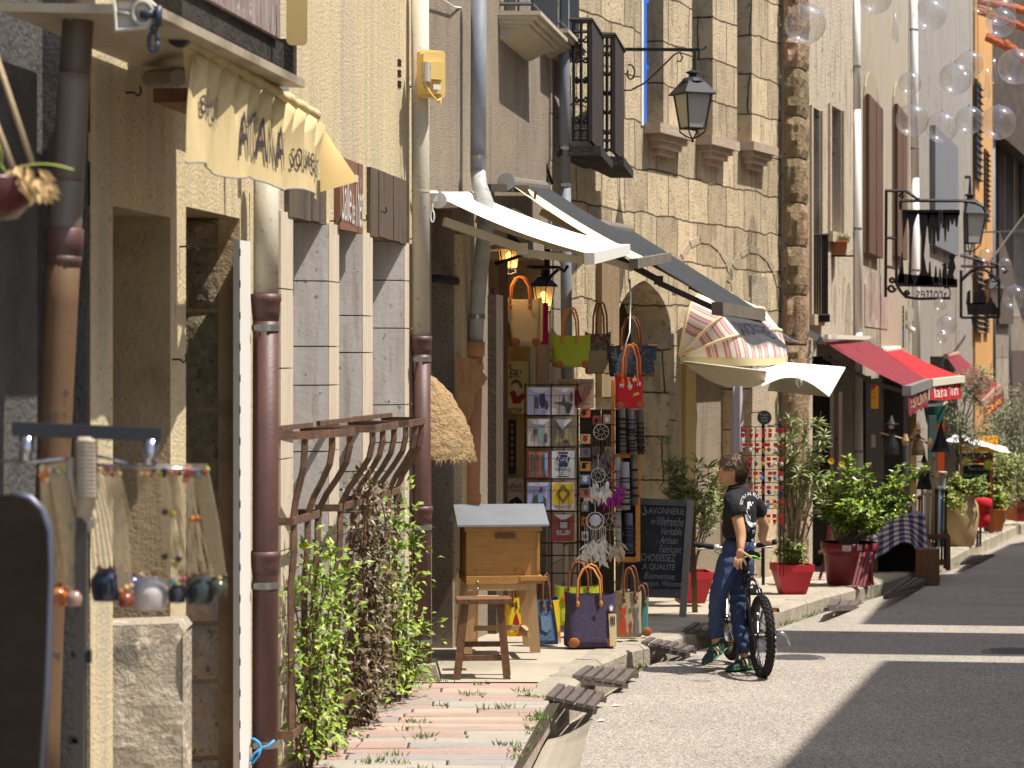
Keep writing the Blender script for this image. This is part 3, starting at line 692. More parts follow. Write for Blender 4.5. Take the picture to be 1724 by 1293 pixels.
# ================================================================ houses further down the street
def simple_house(name, label, w, a0, a1, z0, z1, mat, holes=()):
    h = thing(name, label, 'house', w.pt((a0 + a1) / 2, 0, zg(w.o.y)))
    global mb
    mb = facade(MB(), w, a0, a1, z0, z1, holes, depth=.28)
    k = mb.add([w.pt(a0, 0, z0), w.pt(a0, -6, z0), w.pt(a0, -6, z1), w.pt(a0, 0, z1), w.pt(a1, 0, z0), w.pt(a1, -6, z0), w.pt(a1, -6, z1), w.pt(a1, 0, z1)], [(0, 1, 2, 3), (4, 7, 6, 5), (3, 2, 6, 7)])
    mb.build('wall', mat, h)
    if holes:
        mb = MB()
        for q in holes: mb.wbox(w, q[0], q[1], -.29, -.27, q[2], q[3])
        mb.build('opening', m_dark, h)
    return h
m_old = M('peeling_plaster', (.56, .48, .36), (.44, .365, .27), s=4, st=(3, 3, .4), r=.95, b=1.0, bs=30, c3=(.22, .16, .1), s3=9, t3=.63, c4=(.34, .26, .18), s4=2, st4=(3, 3, .4))
S4 = lambda px: W4.s_at(px)
z4 = lambda py, px: W4.hit(px, py)[1]
h4 = [(S4(1366), S4(1380), z4(530, 1372), z4(182, 1372)), (S4(1397), S4(1416), z4(392, 1405), z4(180, 1405)), (S4(1368), S4(1436), -2, z4(600, 1400))]
house4 = simple_house('peeling_plaster_house', 'old house of peeling plaster and dark quoins behind the maroon awning', W4, 0, W4.L, -2, 10.5, m_old, h4)
mb = MB(); z = -1.8                                  # rough brown quoins on the corner that stands forward
m_quoin = M('dark_quoin', (.24, .16, .09), (.36, .25, .14), s=7, b=2.0, bs=24, isl=.35, c3=(.1, .07, .05), s3=14, t3=.6)
while z < 10.4:
    h = RND.uniform(.35, .62)
    hewn(mb, V((2.99, 26.12 + RND.uniform(0, .05), z + .01)), V((3.17, 26.17, z + .01)), V((3.17, 26.17, z + h - .01)), V((2.99, 26.14, z + h - .01)), .05, 5)
    hewn(mb, V((3.17, 26.17, z + .01)), V((3.33, 26.66, z + .01)), V((3.33, 26.66, z + h - .01)), V((3.17, 26.17, z + h - .01)), .03, 5); z += h
mb.uv = None; mb.build('quoin', m_quoin, house4)
mb = MB(); mb.wbox(W4, .02, .4, -1.5, -.03, -2, 10.4); mb.build('corner_mass', m_old, house4)
mb = MB()
for a, b, z0, z1 in h4[:2]: mb.wbox(W4, a - .12, a - .02, .0, .03, z0, z1); mb.wbox(W4, b + .02, b + .12, .0, .03, z0, z1); mb.wbox(W4, a - .12, b + .12, .0, .06, z0 - .12, z0)
mb.build('window_surround', M('surround_stone', (.5, .4, .28), (.4, .32, .22), s=6, b=.9, bs=30, isl=.2), house4)
for px0, px1, py0, py1 in ((1372, 1393, 395, 530),):  # narrow iron window guard
    mb = MB(); Y = 27.0; z1 = HC - (py0 - HY) * Y / FPX; z0 = HC - (py1 - HY) * Y / FPX; x0, x1 = (px0 - CX) * Y / FPX, (px1 - CX) * Y / FPX
    for i in range(6): mb.tube([V((x0 + (x1 - x0) * i / 5, Y, z0)), V((x0 + (x1 - x0) * i / 5, Y, z1))], .009, 5)
    for z in (z0, z1): mb.tube([V((x0 - .02, Y, z)), V((x1 + .02, Y, z))], .014, 5)
    for i in range(9): mb.tube([V((x1, Y + i * .12, z0)), V((x1, Y + i * .12, z1))], .009, 5)
    mb.tube([V((x1, Y, z1)), V((x1, Y + 1, z1))], .014, 5); mb.hexa([V((x0 - .03, Y, z0 - .08)), V((x1 + .03, Y, z0 - .08)), V((x1 + .03, Y + 1, z0 - .08)), V((x0 - .03, Y + 1, z0 - .08))], [V((x0 - .03, Y, z0)), V((x1 + .03, Y, z0)), V((x1 + .03, Y + 1, z0)), V((x0 - .03, Y + 1, z0))])
    mb.build('window_guard', m_black, house4)
m_beige = M('beige_render', (.44, .37, .27), (.36, .30, .22), s=2, st=(3, 3, .4), r=.95, b=.6, bs=50, c4=(.33, .27, .2), s4=1, t4=.58)
S5 = lambda px: W5.s_at(px)
z5 = lambda py, px: W5.hit(px, py)[1]
house5 = simple_house('beige_house', 'beige rendered house with arched brown shutters and faded wall painting', W5, 0, W5.L, -3, 13, m_beige)
m_shut = M('brown_shutter', (.15, .075, .038), (.10, .05, .028), s=6, st=(4, 4, .5), r=.7)
for pa, pb, pt_, pb2 in ((1453, 1477, 122, 425), (1502, 1519, 138, 430)):
    a0, a1 = S5(pa), S5(pb); z1, z0 = z5(pt_ + 45, pa), z5(pb2, pa); am = (a0 + a1) / 2; zt = z5(pt_, (pa + pb) / 2)
    mb = MB(); n = 8; pts = [W5.pt(a0, .01, z0), W5.pt(a1, .01, z0)] + [W5.pt(am + (a1 - am) * math.cos(math.pi * i / n), .01, z1 + (zt - z1) * math.sin(math.pi * i / n)) for i in range(n + 1)]
    mb.prism(pts, W5.n * .02); w_ = mb.build('arched_head', MS('pale_stone', (160, 144, 118), r=.9), house5)
    mb = MB()
    for f0, f1 in ((0, .48), (.52, 1)): mb.wbox(W5, a0 + (a1 - a0) * f0, a0 + (a1 - a0) * f1, .035, .08, z0, z1 + (zt - z1) * .15)
    mb.build('shutter', m_shut, house5)
mb = MB()                                            # faded painted panel
a0, a1 = S5(1455), S5(1494); zt, zb = z5(465, 1475), z5(552, 1475); am = (a0 + a1) / 2
mb.prism([W5.pt(a0, .003, zb), W5.pt(a1, .003, zb), W5.pt(a1, .003, zt - .15)] + [W5.pt(am + (a1 - am) * math.cos(math.pi * i / 8), .003, zt - .15 + .2 * math.sin(math.pi * i / 8)) for i in range(9)] , W5.n * .006)
mb.build('wall_painting', M('faded_painting', (.40, .33, .27), (.34, .20, .15), s=2.2, st=(1, 1, 1.6), r=.9, c3=(.18, .2, .24), s3=7, t3=.58, c4=(.5, .42, .3), s4=4), house5)
m_grey6 = M('grey_old_wall', (.36, .31, .25), (.26, .23, .2), s=2, st=(4, 4, .5), r=.95, b=.9, bs=24, c3=(.16, .13, .11), s3=6, t3=.64)
S6 = lambda px: W6.s_at(px)
z6 = lambda py, px: W6.hit(px, py)[1]
h6 = [(S6(1565), S6(1605), z6(420, 1580), z6(225, 1580)), (S6(1566), S6(1600), -4, z6(600, 1580)), (S6(1590), S6(1612), -4, z6(600, 1600))]
house6 = simple_house('grey_wall_house', 'grey weathered house front behind the hanging iron tree sign', W6, 0, W6.L, -5, 17, m_grey6, h6[1:])
mb = MB(); a, b, z0, z1 = h6[0]; mb.wbox(W6, a, b, .01, .1, z0, z1); mb.build('grey_shutter', M('slate_boards', (.2, .2, .2), (.13, .13, .14), s=3, st=(5, 5, .3)), house6)
m_orange = M('orange_render', (.58, .30, .10), (.50, .26, .09), s=1.5, r=.95, b=.3, bs=20)
house7 = simple_house('orange_house', 'narrow orange rendered house with louvred shutters', W7, 0, W7.L, -6, 14.5, m_orange)
def louvre(px0, px1, py0, py1, w, mat, nm, par, n=14):
    a0, a1 = w.s_at(px0), w.s_at(px1); z1 = w.hit(px0, py0)[1]; z0 = w.hit(px0, py1)[1]
    mb = MB(); mb.wbox(w, a0, a1, .01, .04, z0, z1); f = mb.build(nm, MS('louvre_dark', (48, 40, 34)), par)
    mb = MB()
    for i in range(n):
        z = z0 + (z1 - z0) * (i + .5) / n; h = (z1 - z0) / n
        mb.hexa([w.pt(a0, .045, z - h * .45), w.pt(a1, .045, z - h * .45), w.pt(a1, .10, z - h * .45), w.pt(a0, .10, z - h * .45)], [w.pt(a0, .045, z - h * .1), w.pt(a1, .045, z - h * .1), w.pt(a1, .06, z - h * .1), w.pt(a0, .06, z - h * .1)])
    mb.build('louvres', mat, f)
m_louv = MS('pale_brown_louvre', (120, 88, 58), r=.8)
m_louvg = MS('grey_louvre', (120, 116, 108), r=.8)
louvre(1641, 1649, 132, 300, W7, m_louvg, 'louvred_shutter', house7); louvre(1641, 1652, 430, 560, W7, m_louv, 'louvred_shutter', house7)
louvre(1656, 1662, 250, 370, W7, m_louv, 'louvred_shutter', house7); louvre(1656, 1662, 470, 560, W7, m_louv, 'louvred_shutter', house7)
m_far = stone_mat('far_grey_block', (.36, .30, .23), (.28, .24, .19), 1.6, 1.0, (.5, .45, .4))
house8 = simple_house('grey_block_house', 'grey house of large blocks at the end of the view', W8, 0, W8.L, -7, 15, m_far)
m_plank = M('old_plank_door', (.12, .085, .07), (.08, .06, .05), s=2, st=(4, 4, .3), r=.9)
mb = MB()
for pa, pb, py0, py1 in ((1674, 1698, 140, 545),):
    a0, a1 = W8.s_at(pa), W8.s_at(pb); z1, z0 = W8.hit(pa, py0)[1], W8.hit(pa, py1)[1]; mb.wbox(W8, a0, a1, .02, .12, z0, z1)
for pa, pb, py0, py1 in ((1716, 1724, 200, 370), (1700, 1724, 590, 760)):
    a0, a1 = W8.s_at(pa), W8.s_at(pb); z1, z0 = W8.hit(pa, py0)[1], W8.hit(pa, py1)[1]; mb.wbox(W8, a0, a1, .02, .06, z0, z1)
mb.build('plank_shutter', m_plank, house8)
# red tiled eaves and dark timber above the far end
mb = MB(); rt = thing('tiled_roof', 'red clay tiled roof edge over dark eaves between the orange and block houses', 'roof', W7.pt(2, 0, 9))
ra, rb = V((10.1, 52.0, 11.2)), V((13.4, 59.0, 8.6))
mb = MB()
for k, (q0, q1) in enumerate((((1618, -6), (1740, 22)), ((1622, 8), (1740, 52)), ((1660, 62), (1740, 100)), ((1690, 70), (1745, 118)))):
    A_, B_ = P(*q0, 50.5), P(*q1, 50.5); mb.tube([A_.lerp(B_, i / 12) + V((0, 0, .012 * (i % 2))) for i in range(13)], [.085 + .012 * (i % 2) for i in range(13)], 8)
mb.build('clay_tiles', MS('clay_tile', (178, 98, 62), r=.9), rt)
mb = MB()
e = V((.9, .4, 0))
mb.hexa([ra + V((-.6, .5, -3.2)), rb + V((1.5, .5, -3.4)), rb + V((1.5, 1.5, -3.4)), ra + V((-.6, 1.5, -3.2))], [ra + V((-.6, .5, 2.5)), rb + V((1.5, .5, 4.5)), rb + V((1.5, 1.5, 4.5)), ra + V((-.6, 1.5, 2.5))])
mb.build('eave_boards', M('dark_eave', (.10, .07, .05), (.06, .045, .035), s=3), rt)

# ================================================================ the sunny side's opposite row (outside the frame) : it throws the shade on the road
m_opp = M('opposite_plaster', (.62, .54, .42), (.5, .44, .34), s=1.5, r=.95, b=.3)
def opposite(pts, h, nm, label):
    """pts: ground shadow edge as (X, Y); the eave stands h above and sunward of it"""
    root = thing('opposite_house', label, 'house', V((pts[0][0] + h / 2.1, pts[0][1], 0)), 'houses of the opposite row')
    k = h / 2.1
    e = [V((x + k, y - .2 * k, h + z)) for x, y, z in pts]
    dd = V((1, -.2, 0)).normalized() * 7
    mb = MB()
    lo = [V((p.x, p.y, -6)) for p in e]
    mb.add(lo + e + [p + dd for p in lo] + [p + dd for p in e],
           [(i, i + 1, len(e) + i + 1, len(e) + i) for i in range(len(e) - 1)] +
           [(len(e) + i, len(e) + i + 1, 3 * len(e) + i + 1, 3 * len(e) + i) for i in range(len(e) - 1)] +
           [(0, len(e), 3 * len(e), 2 * len(e)), (len(e) - 1, 3 * len(e) - 1, 4 * len(e) - 1, 2 * len(e) - 1)])
    mb.build('wall', m_opp, root)
    mb = MB()
    for i in range(len(e) - 1):
        n = max(1, int((e[i + 1] - e[i]).length / 2.4))
        for q in range(n):
            a = e[i].lerp(e[i + 1], (q + .3) / n); b = e[i].lerp(e[i + 1], (q + .7) / n); o2 = V((-.02, 0, 0))
            for z in (1.0, 3.6): mb.hexa([V((a.x, a.y, z)) + o2, V((b.x, b.y, z)) + o2, V((b.x, b.y, z)), V((a.x, a.y, z))], [V((a.x, a.y, z + 1.5)) + o2, V((b.x, b.y, z + 1.5)) + o2, V((b.x, b.y, z + 1.5)), V((a.x, a.y, z + 1.5))])
    mb.build('window', m_glassdk, root)
opposite([(-.6, 4.6, 0), (1.27, 11.37, 0), (2.46, 15.62, 0)], 9.0, 'a', 'plastered house on the near right outside the view')
opposite([(-.15, 16.72, 0), (-.05, 19.1, -.2)], 15.0, 'b', 'narrow tall plastered house on the right outside the view')
opposite([(2.85, 19.45, -.22), (3.75, 23.8, -.44), (3.8, 25.0, -.5), (3.95, 28.2, -.65), (5.5, 29.4, -.7), (5.97, 31.5, -.82), (8.8, 42, -1.35), (14.5, 57, -2.1), (20, 70, -2.6)], 9.5, 'c', 'long plastered house on the far right outside the view')
# ================================================================ downpipes
def downpipe(label, px_top, px_bot, Y, r, segs, mats, collars=(), bands=(), shoe=None, name='downpipe', rings=()):
    """segs: list of photo rows splitting the pipe; mats one per segment"""
    base = P(px_bot, segs[-1], Y); root = thing(name, label, 'downpipe', base)
    f = lambda py: P(px_top + (px_bot - px_top) * (py - segs[0]) / (segs[-1] - segs[0]), py, Y)
    for k, (a, b2) in enumerate(zip(segs, segs[1:])):
        mb = MB(); mb.tube([f(a), f(a * .5 + b2 * .5), f(b2)], r * (1 if k == 0 else 1.04), 20)
        mb.build('pipe', mats[k], root, True)
    for py0, py1 in collars:
        mb = MB(); a, b2 = f(py0), f(py1)
        mb.tube([a, a.lerp(b2, .22), a.lerp(b2, .3), a.lerp(b2, .55), b2], [r * 1.22, r * 1.24, r * 1.16, r * 1.14, r * 1.02], 20); mb.build('collar', mats[-1], root, True)
    for py in rings:
        mb = MB(); a = f(py); mb.tube([a - V((0, 0, .006)), a + V((0, 0, .006))], r * 1.05, 20); mb.build('seam_ring', mats[0], root)
    for py in bands:
        mb = MB(); a = f(py); mb.tube([a - V((0, 0, .014)), a + V((0, 0, .014))], r * 1.12, 20)
        mb.box(a + V((-r * .5, -r * 1.15, 0)), (.03, .03, .022)); mb.box(a + V((-r * .62, -r * 1.35, 0)), (.012, .03, .012)); mb.build('clamp', m_steel, root)
    return root
downpipe('thick downpipe, cream above and maroon cast iron below, left of the vines', 448, 446, 9.95, .0525, [285, 497, 1330], [m_pipe_cream, m_pipe_maroon], ((495, 545), (928, 972)), (552, 985, 1252))
d2 = downpipe('tall cream and maroon downpipe between the marble piers and the straw awning end', 707, 711, 13.62, .0515, [-20, 568, 1122], [m_pipe_cream, m_pipe_maroon], ((566, 600), (852, 885)), (605, 888, 1080), rings=(322,))
mb = MB(); c = P(713, 1132, 13.62)
mb.hexa([c + V((-.09, -.1, -.05)), c + V((.1, -.1, -.05)), c + V((.1, .2, -.05)), c + V((-.09, .2, -.05))], [c + V((-.085, -.095, .052)), c + V((.07, -.095, .055)), c + V((.07, .2, .055)), c + V((-.085, .2, .052))])
tag(mb.build('stone_block', m_kerb), 'squared stone block under the foot of the tall cream and maroon downpipe', 'stone')
rt = thing('downpipe', 'rusty brown downpipe against the grey roughcast, the thickest of all', 'downpipe', P(75, 1300, 7.2))
pp = lambda y: P(134 - .069 * y + 1.6e-5 * y * y, y, 7.2)
for k, (a, b2, m_) in enumerate(((-40, 124, M('old_brown_pipe', (.10, .065, .045), (.08, .055, .042), s=4, r=.5, c3=(.3, .2, .1), s3=30, t3=.66, spec=.5)), (124, 305, M('brown_grey_pipe', (.12, .09, .07), (.17, .13, .09), s=4, r=.5, spec=.5)), (305, 395, M('brown_grey_pipe', (.1, .1, .1))), (395, 1340, M('orange_brown_pipe', (.15, .085, .04), (.11, .06, .032), s=5, r=.6, c3=(.06, .045, .035), s3=16, t3=.62)))):
    mb = MB(); mb.tube([pp(a + (b2 - a) * i / 8) for i in range(9)], .0475 + .001 * k, 20); mb.build('pipe', m_, rt, True)
mb = MB(); mb.tube([pp(y) for y in (383, 386, 428, 430, 431, 447)], [.05, .057, .057, .050, .056, .053], 20); mb.build('collar', m_pipe_maroon, rt, True)
# pipe of the roughcast house : straight, kinked outward, then terracotta
rt = thing('downpipe', 'grey zinc downpipe with a kinked middle ending in terracotta behind the beehive', 'downpipe', P(792, 1000, 15.4))
mb = MB(); mb.tube([P(806, -20, 15.4), P(805, 290, 15.4)], .051, 18); mb.build('pipe', m_pipe_zinc, rt, True)
mb = MB(); mb.tube([P(805, 290, 15.4), P(807, 312, 15.3), P(818, 340, 15.25), P(815, 400, 15.25), P(806, 480, 15.3), P(800, 578, 15.4)], .05, 18); mb.build('pipe', M('dull_zinc', (.42, .41, .38), (.33, .33, .32), s=9, r=.55, c3=(.25, .26, .28), s3=16, t3=.6), rt, True)
mb = MB(); mb.tube([P(799, 575, 15.4), P(793, 840, 15.4), P(790, 1085, 15.4)], .056, 18)
mb.build('pipe', m_pipe_terra, rt, True)
for a, b2, q in ((575, 600, 1.2), (612, 622, 1.12), (832, 845, 1.15)): mb = MB(); mb.tube([P(799 - (a - 575) * .022, a, 15.4), P(799 - (b2 - 575) * .022, b2, 15.4)], .056 * q, 18); mb.build('collar', m_pipe_terra, rt, True)
mb = MB()
for y in (262, 350, 470, 530): mb.tube([P(806 if y < 300 else 812 - (y - 350) * .05, y, 15.35), P(806 if y < 300 else 812 - (y - 350) * .05, y + 7, 15.35)], .055, 18)
mb.build('clamp', m_steel, rt)
downpipe('grey zinc downpipe on the corner of the roughcast house by the iron balconies', 949, 955, 19.6, .045, [-20, 310, 700], [m_pipe_zinc] * 2, (), (250, 312))
downpipe('tall white downpipe on the peeling plaster house', 1441, 1447, 29.6, .05, [-20, 185, 560, 930], [m_pvc] * 3, (), (112, 385, 760))
downpipe('white downpipe on the beige house behind the iron tree sign', 1538, 1543, 37.6, .062, [-20, 300, 640], [m_pvc] * 2, (), (50, 250, 455))
downpipe('slate grey downpipe further back with a hanging spiked ball bracket', 1604, 1606, 49, .085, [-20, 250, 600], [m_pipe_zinc] * 2, (), (90,))
downpipe('pale grey downpipe along the orange house', 1619, 1619, 49.6, .075, [-20, 300, 640], [m_pipe_zinc] * 2, (), (150,))
downpipe('grey downpipe between the orange house and the block house', 1668, 1670, 54.9, .09, [-20, 200, 700], [m_pipe_zinc] * 2, (), (390,))
downpipe('slim slate blue downpipe on the grey block house', 1696, 1698, 57.5, .075, [-20, 400, 700], [m_pipe_zinc] * 2, (), (395,))
# white cable duct and cables
rt = thing('cable_duct', 'white plastic cable duct running up the stuccoed opening left of the thick downpipe', 'duct', P(413, 1330, 10.1))
mb = MB(); a, b2 = P(404, 404, 9.72), P(422, 1340, 9.88)
q4 = [(a.x, a.y), (b2.x, b2.y), (b2.x - .03, b2.y + .02), (a.x - .03, a.y + .02)]; mb.hexa([V((x, y, b2.z)) for x, y in q4], [V((x, y, a.z)) for x, y in q4]); mb.build('channel', m_pvc, rt)
mb = MB()
for y in range(425, 1300, 53): mb.box(P(404.2, y, 9.715), (.004, .006, .03))
mb.build('slots', m_dark, rt)
mb = MB()
for dx in (0, 5, 9): mb.tube([P(411 + dx * .7, 405, 10.06), P(409 + dx, 330, 10.06), P(406 + dx, 285, 10.1)], .008, 6)
tag(mb.build('black_cables', m_black), 'bundle of black cables entering the top of the white duct', 'cables')
rt = thing('blue_string', 'light blue string knotted round the foot of the thick downpipe', 'string', P(440, 1258, 9.9))
mb = MB(); m_bl = MS('sky_blue_string', (70, 160, 215), r=.5)
mb.tube([P(462, 1246, 9.86), P(452, 1256, 9.85), P(440, 1259, 9.85), P(436, 1250, 9.85), P(428, 1244, 9.86), P(420, 1246, 9.95)], .0055, 6)
mb.tube([P(440, 1259, 9.85), P(436, 1272, 9.85), P(426, 1284, 9.86), P(420, 1288, 9.95)], .0055, 6); mb.tube([P(440, 1259, 9.85), P(427, 1270, 9.85), P(422, 1282, 9.86)], .0055, 6)
mb.build('cord', m_bl, rt, True)
mb = MB(); mb.tube([P(682, 145, 13.7), P(700, 146, 13.68), P(712, 146, 13.6)], .008, 6); mb.tube([P(682, 148, 13.72), P(678, 180, 13.75), P(677, 200, 13.75), P(681, 260, 13.8), P(686, 400, 13.82), P(688, 700, 13.84)], .008, 6)
tag(mb.build('wall_cable', m_pipe_cream, smooth=True), 'cream cable running down the corner of the cream house from the antenna box', 'cable')
mb = MB(); mb.tube([P(688, 300, 13.86), P(690, 700, 13.84), P(692, 1110, 13.8)], .01, 6)
tag(mb.build('wall_conduit', m_pvc, smooth=True), 'thin white conduit beside the last marble pier', 'conduit')
mb = MB(); mb.tube([P(775, 640, 15.7), P(771, 900, 15.7), P(771, 1080, 15.6), P(776, 1090, 15.5)], .012, 6)
tag(mb.build('wall_conduit', m_pvc, smooth=True), 'thin white conduit on the pilaster behind the beehive', 'conduit')
mb = MB(); mb.tube([P(793, 5, 16), P(785, 14, 15.8), P(765, 12, 15), P(748, 0, 14.6), P(740, -20, 14.3)], .006, 5); mb.tube([P(793, 5, 16), P(795, 80, 16.1), P(793, 150, 16.1)], .006, 5)
tag(mb.build('wall_cable', m_pvc, smooth=True), 'white cable looping down to the small grey junction box', 'cable')
mb = MB()
for dx in (0, 4, 8): mb.tube([P(904 + dx, -10, 19.4), P(906 + dx, 120, 19.4), P(908 + dx, 270, 19.4), P(914 + dx * 2, 310, 19.4)], .014, 5)
tag(mb.build('black_cables', m_black, smooth=True), 'black cables dropping beside the quoins below the stone balconies', 'cables')
mb = MB(); mb.tube([P(786, 385, 16.3), P(786, 440, 16.3), P(790, 470, 16.2), P(770, 473, 15.2), P(728, 468, 14.6)], .026, 8)
tag(mb.build('black_pipe', m_black, smooth=True), 'black plastic pipe turning along the wall under the white awning', 'pipe')
# antenna box
rt = thing('antenna_box', 'cream antenna box on a bracket at the tall cream downpipe', 'box', P(727, 125, 13.5))
def rbox(mb, c, w, d, h, rr=.02, n=4):
    pts = []
    for k, (sx, sz) in enumerate(((1, -1), (1, 1), (-1, 1), (-1, -1))):
        for i in range(n + 1):
            a = -math.pi / 2 + k * math.pi / 2 + i / n * math.pi / 2
            pts.append(V(c) + V((sx * (w / 2 - rr) + rr * math.cos(a), -d / 2, sz * (h / 2 - rr) + rr * math.sin(a))))
    return mb.prism(pts, V((0, d, 0)))
m_abox = MS('ochre_cream_plastic', (222, 190, 118), r=.5)
pc = P(725, 124, 13.5)
def turn(mb, c, ang):
    Rm = Matrix.Rotation(ang, 3, 'Z'); mb.v = [c + Rm @ (p - c) for p in mb.v]; return mb
mb = MB(); rbox(mb, pc + V((.015, .03, 0)), .155, .05, .27, .02); turn(mb, pc, rad(25)); mb.build('case', m_abox, rt)
mb = MB(); rbox(mb, pc + V((.0, -.02, 0)), .13, .06, .235, .02); rbox(mb, pc + V((0, -.06, .01)), .1, .03, .1, .015); turn(mb, pc, rad(25)); mb.build('back_cover', m_abox, rt)
mb = MB(); mb.box(pc + V((-.02, -.1, -.01)), (.05, .06, .11)); mb.tube([pc + V((-.02, -.13, -.06)), pc + V((-.02, -.13, .05))], .022, 10); mb.build('bracket', m_pipe_cream, rt)
mb = MB(); mb.tube([pc + V((-.03, -.12, -.06)), pc + V((.0, -.12, -.12)), pc + V((.04, -.1, -.165)), pc + V((.06, -.06, -.15))], .006, 6); mb.tube([pc + V((.05, .0, -.12)), pc + V((.05, 0, -.17))], .014, 8); mb.build('cable', m_abox, rt)
mb = MB(); mb.box(pc + V((.0, -.092, -.085)), (.045, .004, .028)); turn(mb, pc, rad(25)); mb.build('type_label', m_pvc, rt)
rt = thing('junction_box', 'small grey junction box with a green sticker on the zinc downpipe', 'box', P(795, 176, 15.9))
pc = P(794, 176, 15.9); mb = MB(); rbox(mb, pc, .085, .07, .21, .015); mb.build('case', MS('grey_plastic', (190, 186, 174), r=.5), rt)
mb = MB(); mb.prism([P(790, 222, 15.85), P(802, 205, 15.85), P(802, 221, 15.85)], V((0, .004, 0))); mb.build('sticker', MS('green_sticker', (30, 160, 80), r=.5), rt)
mb = MB(); mb.box(P(786, 201, 15.9), (.025, .02, .045)); mb.tube([P(786, 210, 15.9), P(788, 240, 15.95), P(787, 270, 16.0), P(770, 272, 15.6)], .007, 5); mb.build('cable', m_pvc, rt)
# vent grid in the cream wall
mb = MB()
for r_ in range(3):
    for c_ in range(2):
        for k in range(2):
            a, z = W1.hit(669.2 + c_ * 2.7, 99 + r_ * 18.2 + k * 6); mb.wbox(W1, a, a + .05, .001, .004, z - .016, z)
tag(mb.build('air_vent', m_dark), 'small slotted air vent in the upper cream wall', 'vent')

# ================================================================ jewellery shop awning, top left
ln_of = lambda t: None
S1t = lambda px, t: W1.s_at(px, t)
m_canvas = M('sun_canvas', (.66, .52, .27), (.57, .44, .22), s=6, st=(3, 3, 1), r=.9, b=.2, bs=120)
aw = thing('shop_awning', 'rolled cream shop awning with gathered lettered valance above the left opening', 'awning', W1.pt(2, .4, 2.9))
a0, a1 = S1t(303, .4), S1t(531, .4); z0_, z1_ = W1.z_at(62, a0, .4), W1.z_at(193, a1, .4)
bar = lambda u: W1.pt(a0 + (a1 - a0) * u, .4, z0_ + (z1_ - z0_) * u)
mb = MB(); mb.tube([bar(i / 40) + V((0, 0, .003 * math.sin(i * 1.7))) for i in range(41)], [.021 + .003 * math.sin(i * 1.3) for i in range(41)], 10); mb.build('roller_bar', m_canvas, aw, True)
mb = MB(); mb.tube([bar(-.012), bar(.004)], .036, 14); mb.build('bar_cap', MS('dark_grey_cap', (52, 54, 62), r=.5), aw)
def val(u, v):                                       # v 0 bottom, 1 top : hung in pleats
    p = bar(u); h = .385 - .075 * u; ph = u * 11
    tri = abs((ph % 1) - .5) * 2
    g = (1 - v) ** .7
    out = (.02 + (.010 + .034 * v ** 3) * tri) * (1.0 if v < .97 else .3) - .01 + .02 * math.sin(u * 23) * g
    dz = -.125 * (1 - tri ** 1.3) * max(0, v - .45) / .55 * (.45 + .55 * math.sin(ph * .9 + 1) ** 2)
    return p + W1.n * out + V((0, 0, -.018 - (1 - v) * h + dz + .012 * math.sin(u * 17) * g))
mb = MB(); mb.sheet(val, 132, 12); mb.build('valance', m_canvas, aw, True)
mb = MB()                                            # loose end flap
def flap(u, v):
    p = bar(1.0) + W1.n * (.02 + .10 * (1 - v) * u) + V((.05 * u * (1 - v), .10 * u, -.02 - (1 - v) * (.29 - .07 * u) - .02 * u)); return p
mb.sheet(flap, 8, 10); mb.build('valance_end', M('amber_canvas', (.60, .42, .17), (.52, .36, .15), s=6), aw, True)
mb = MB(); m_ink = MS('faded_ink', (66, 58, 66), r=.9)
for txt, u0, u1, v0, v1 in (('BIJOUX', .06, .22, .34, .66), ('ARTISANAT', .32, .68, .2, .72), ('souvenirs', .77, .985, .24, .60)):
    def f(a, b2, u0=u0, u1=u1, v0=v0, v1=v1): return val(u0 + (u1 - u0) * a, v0 + (v1 - v0) * b2) + W1.n * .008
    write(mb, txt, f, 0, 3)
mb.build('lettering', m_ink, aw)
mb = MB(); mb.tube([val(i / 60, 0) for i in range(61)], .0035, 5); mb.build('hem', MS('grey_hem', (150, 146, 140)), aw)
m_met = M('aged_white_metal', (.46, .42, .34), (.38, .33, .25), s=5, r=.5, spec=.4)
mb = MB()                                            # protecting hood
h0, h1 = S1t(262, .5), S1t(514, .5); zh = (W1.z_at(148, h1, .5))
mb.hexa([W1.pt(h0, .02, zh + .02), W1.pt(h0, .5, zh), W1.pt(h1, .5, zh), W1.pt(h1, .02, zh + .02)], [W1.pt(h0, .02, zh + .045), W1.pt(h0, .5, zh + .03), W1.pt(h1, .5, zh + .03), W1.pt(h1, .02, zh + .045)])
mb.build('hood', M('stained_metal', (.42, .36, .26), (.34, .27, .18), s=3, r=.45, c4=(.22, .17, .11), s4=3), aw)
mb = MB(); q = W1.pt(S1t(300, .28), .26, z0_ + .03)
for k in range(2): mb.tube([W1.pt(S1t(262, .1), .08, 2.95), W1.pt(S1t(300, .3), .3, 2.9)], .03, 8)
mb.build('folding_arm', m_met, aw); mb = MB(); mb.wbox(W1, S1t(258, .1), S1t(258, .1) + .5, .1, .22, 2.86, 2.91); mb.build('arm_box', m_wood_br, aw)
mb = MB(); yb = 6.85                                  # cast end bracket with slotted disc
def br(px, py, d=0): return P(px, py, yb + d)
mb.prism([br(193, -4), br(232, 0), br(252, 3), br(264, 14), br(268, 25), br(262, 38), br(250, 45), br(195, 52)], V((0, .012, 0)))
mb.build('end_bracket', m_met, aw)
mb = MB()
for pts in ([(193, -4), (232, -1), (252, 3), (264, 14), (268, 25), (262, 38), (250, 45), (195, 52), (193, -4)],):
    mb.tube([br(x, y, -.01) for x, y in pts], .008, 6)
mb.tube([br(240 + 17 * math.cos(i * .4), 22 + 19 * math.sin(i * .4), -.012) for i in range(17)], .008, 6); mb.tube([br(197, 20, -.01), br(222, 24, -.01)], .006, 6)
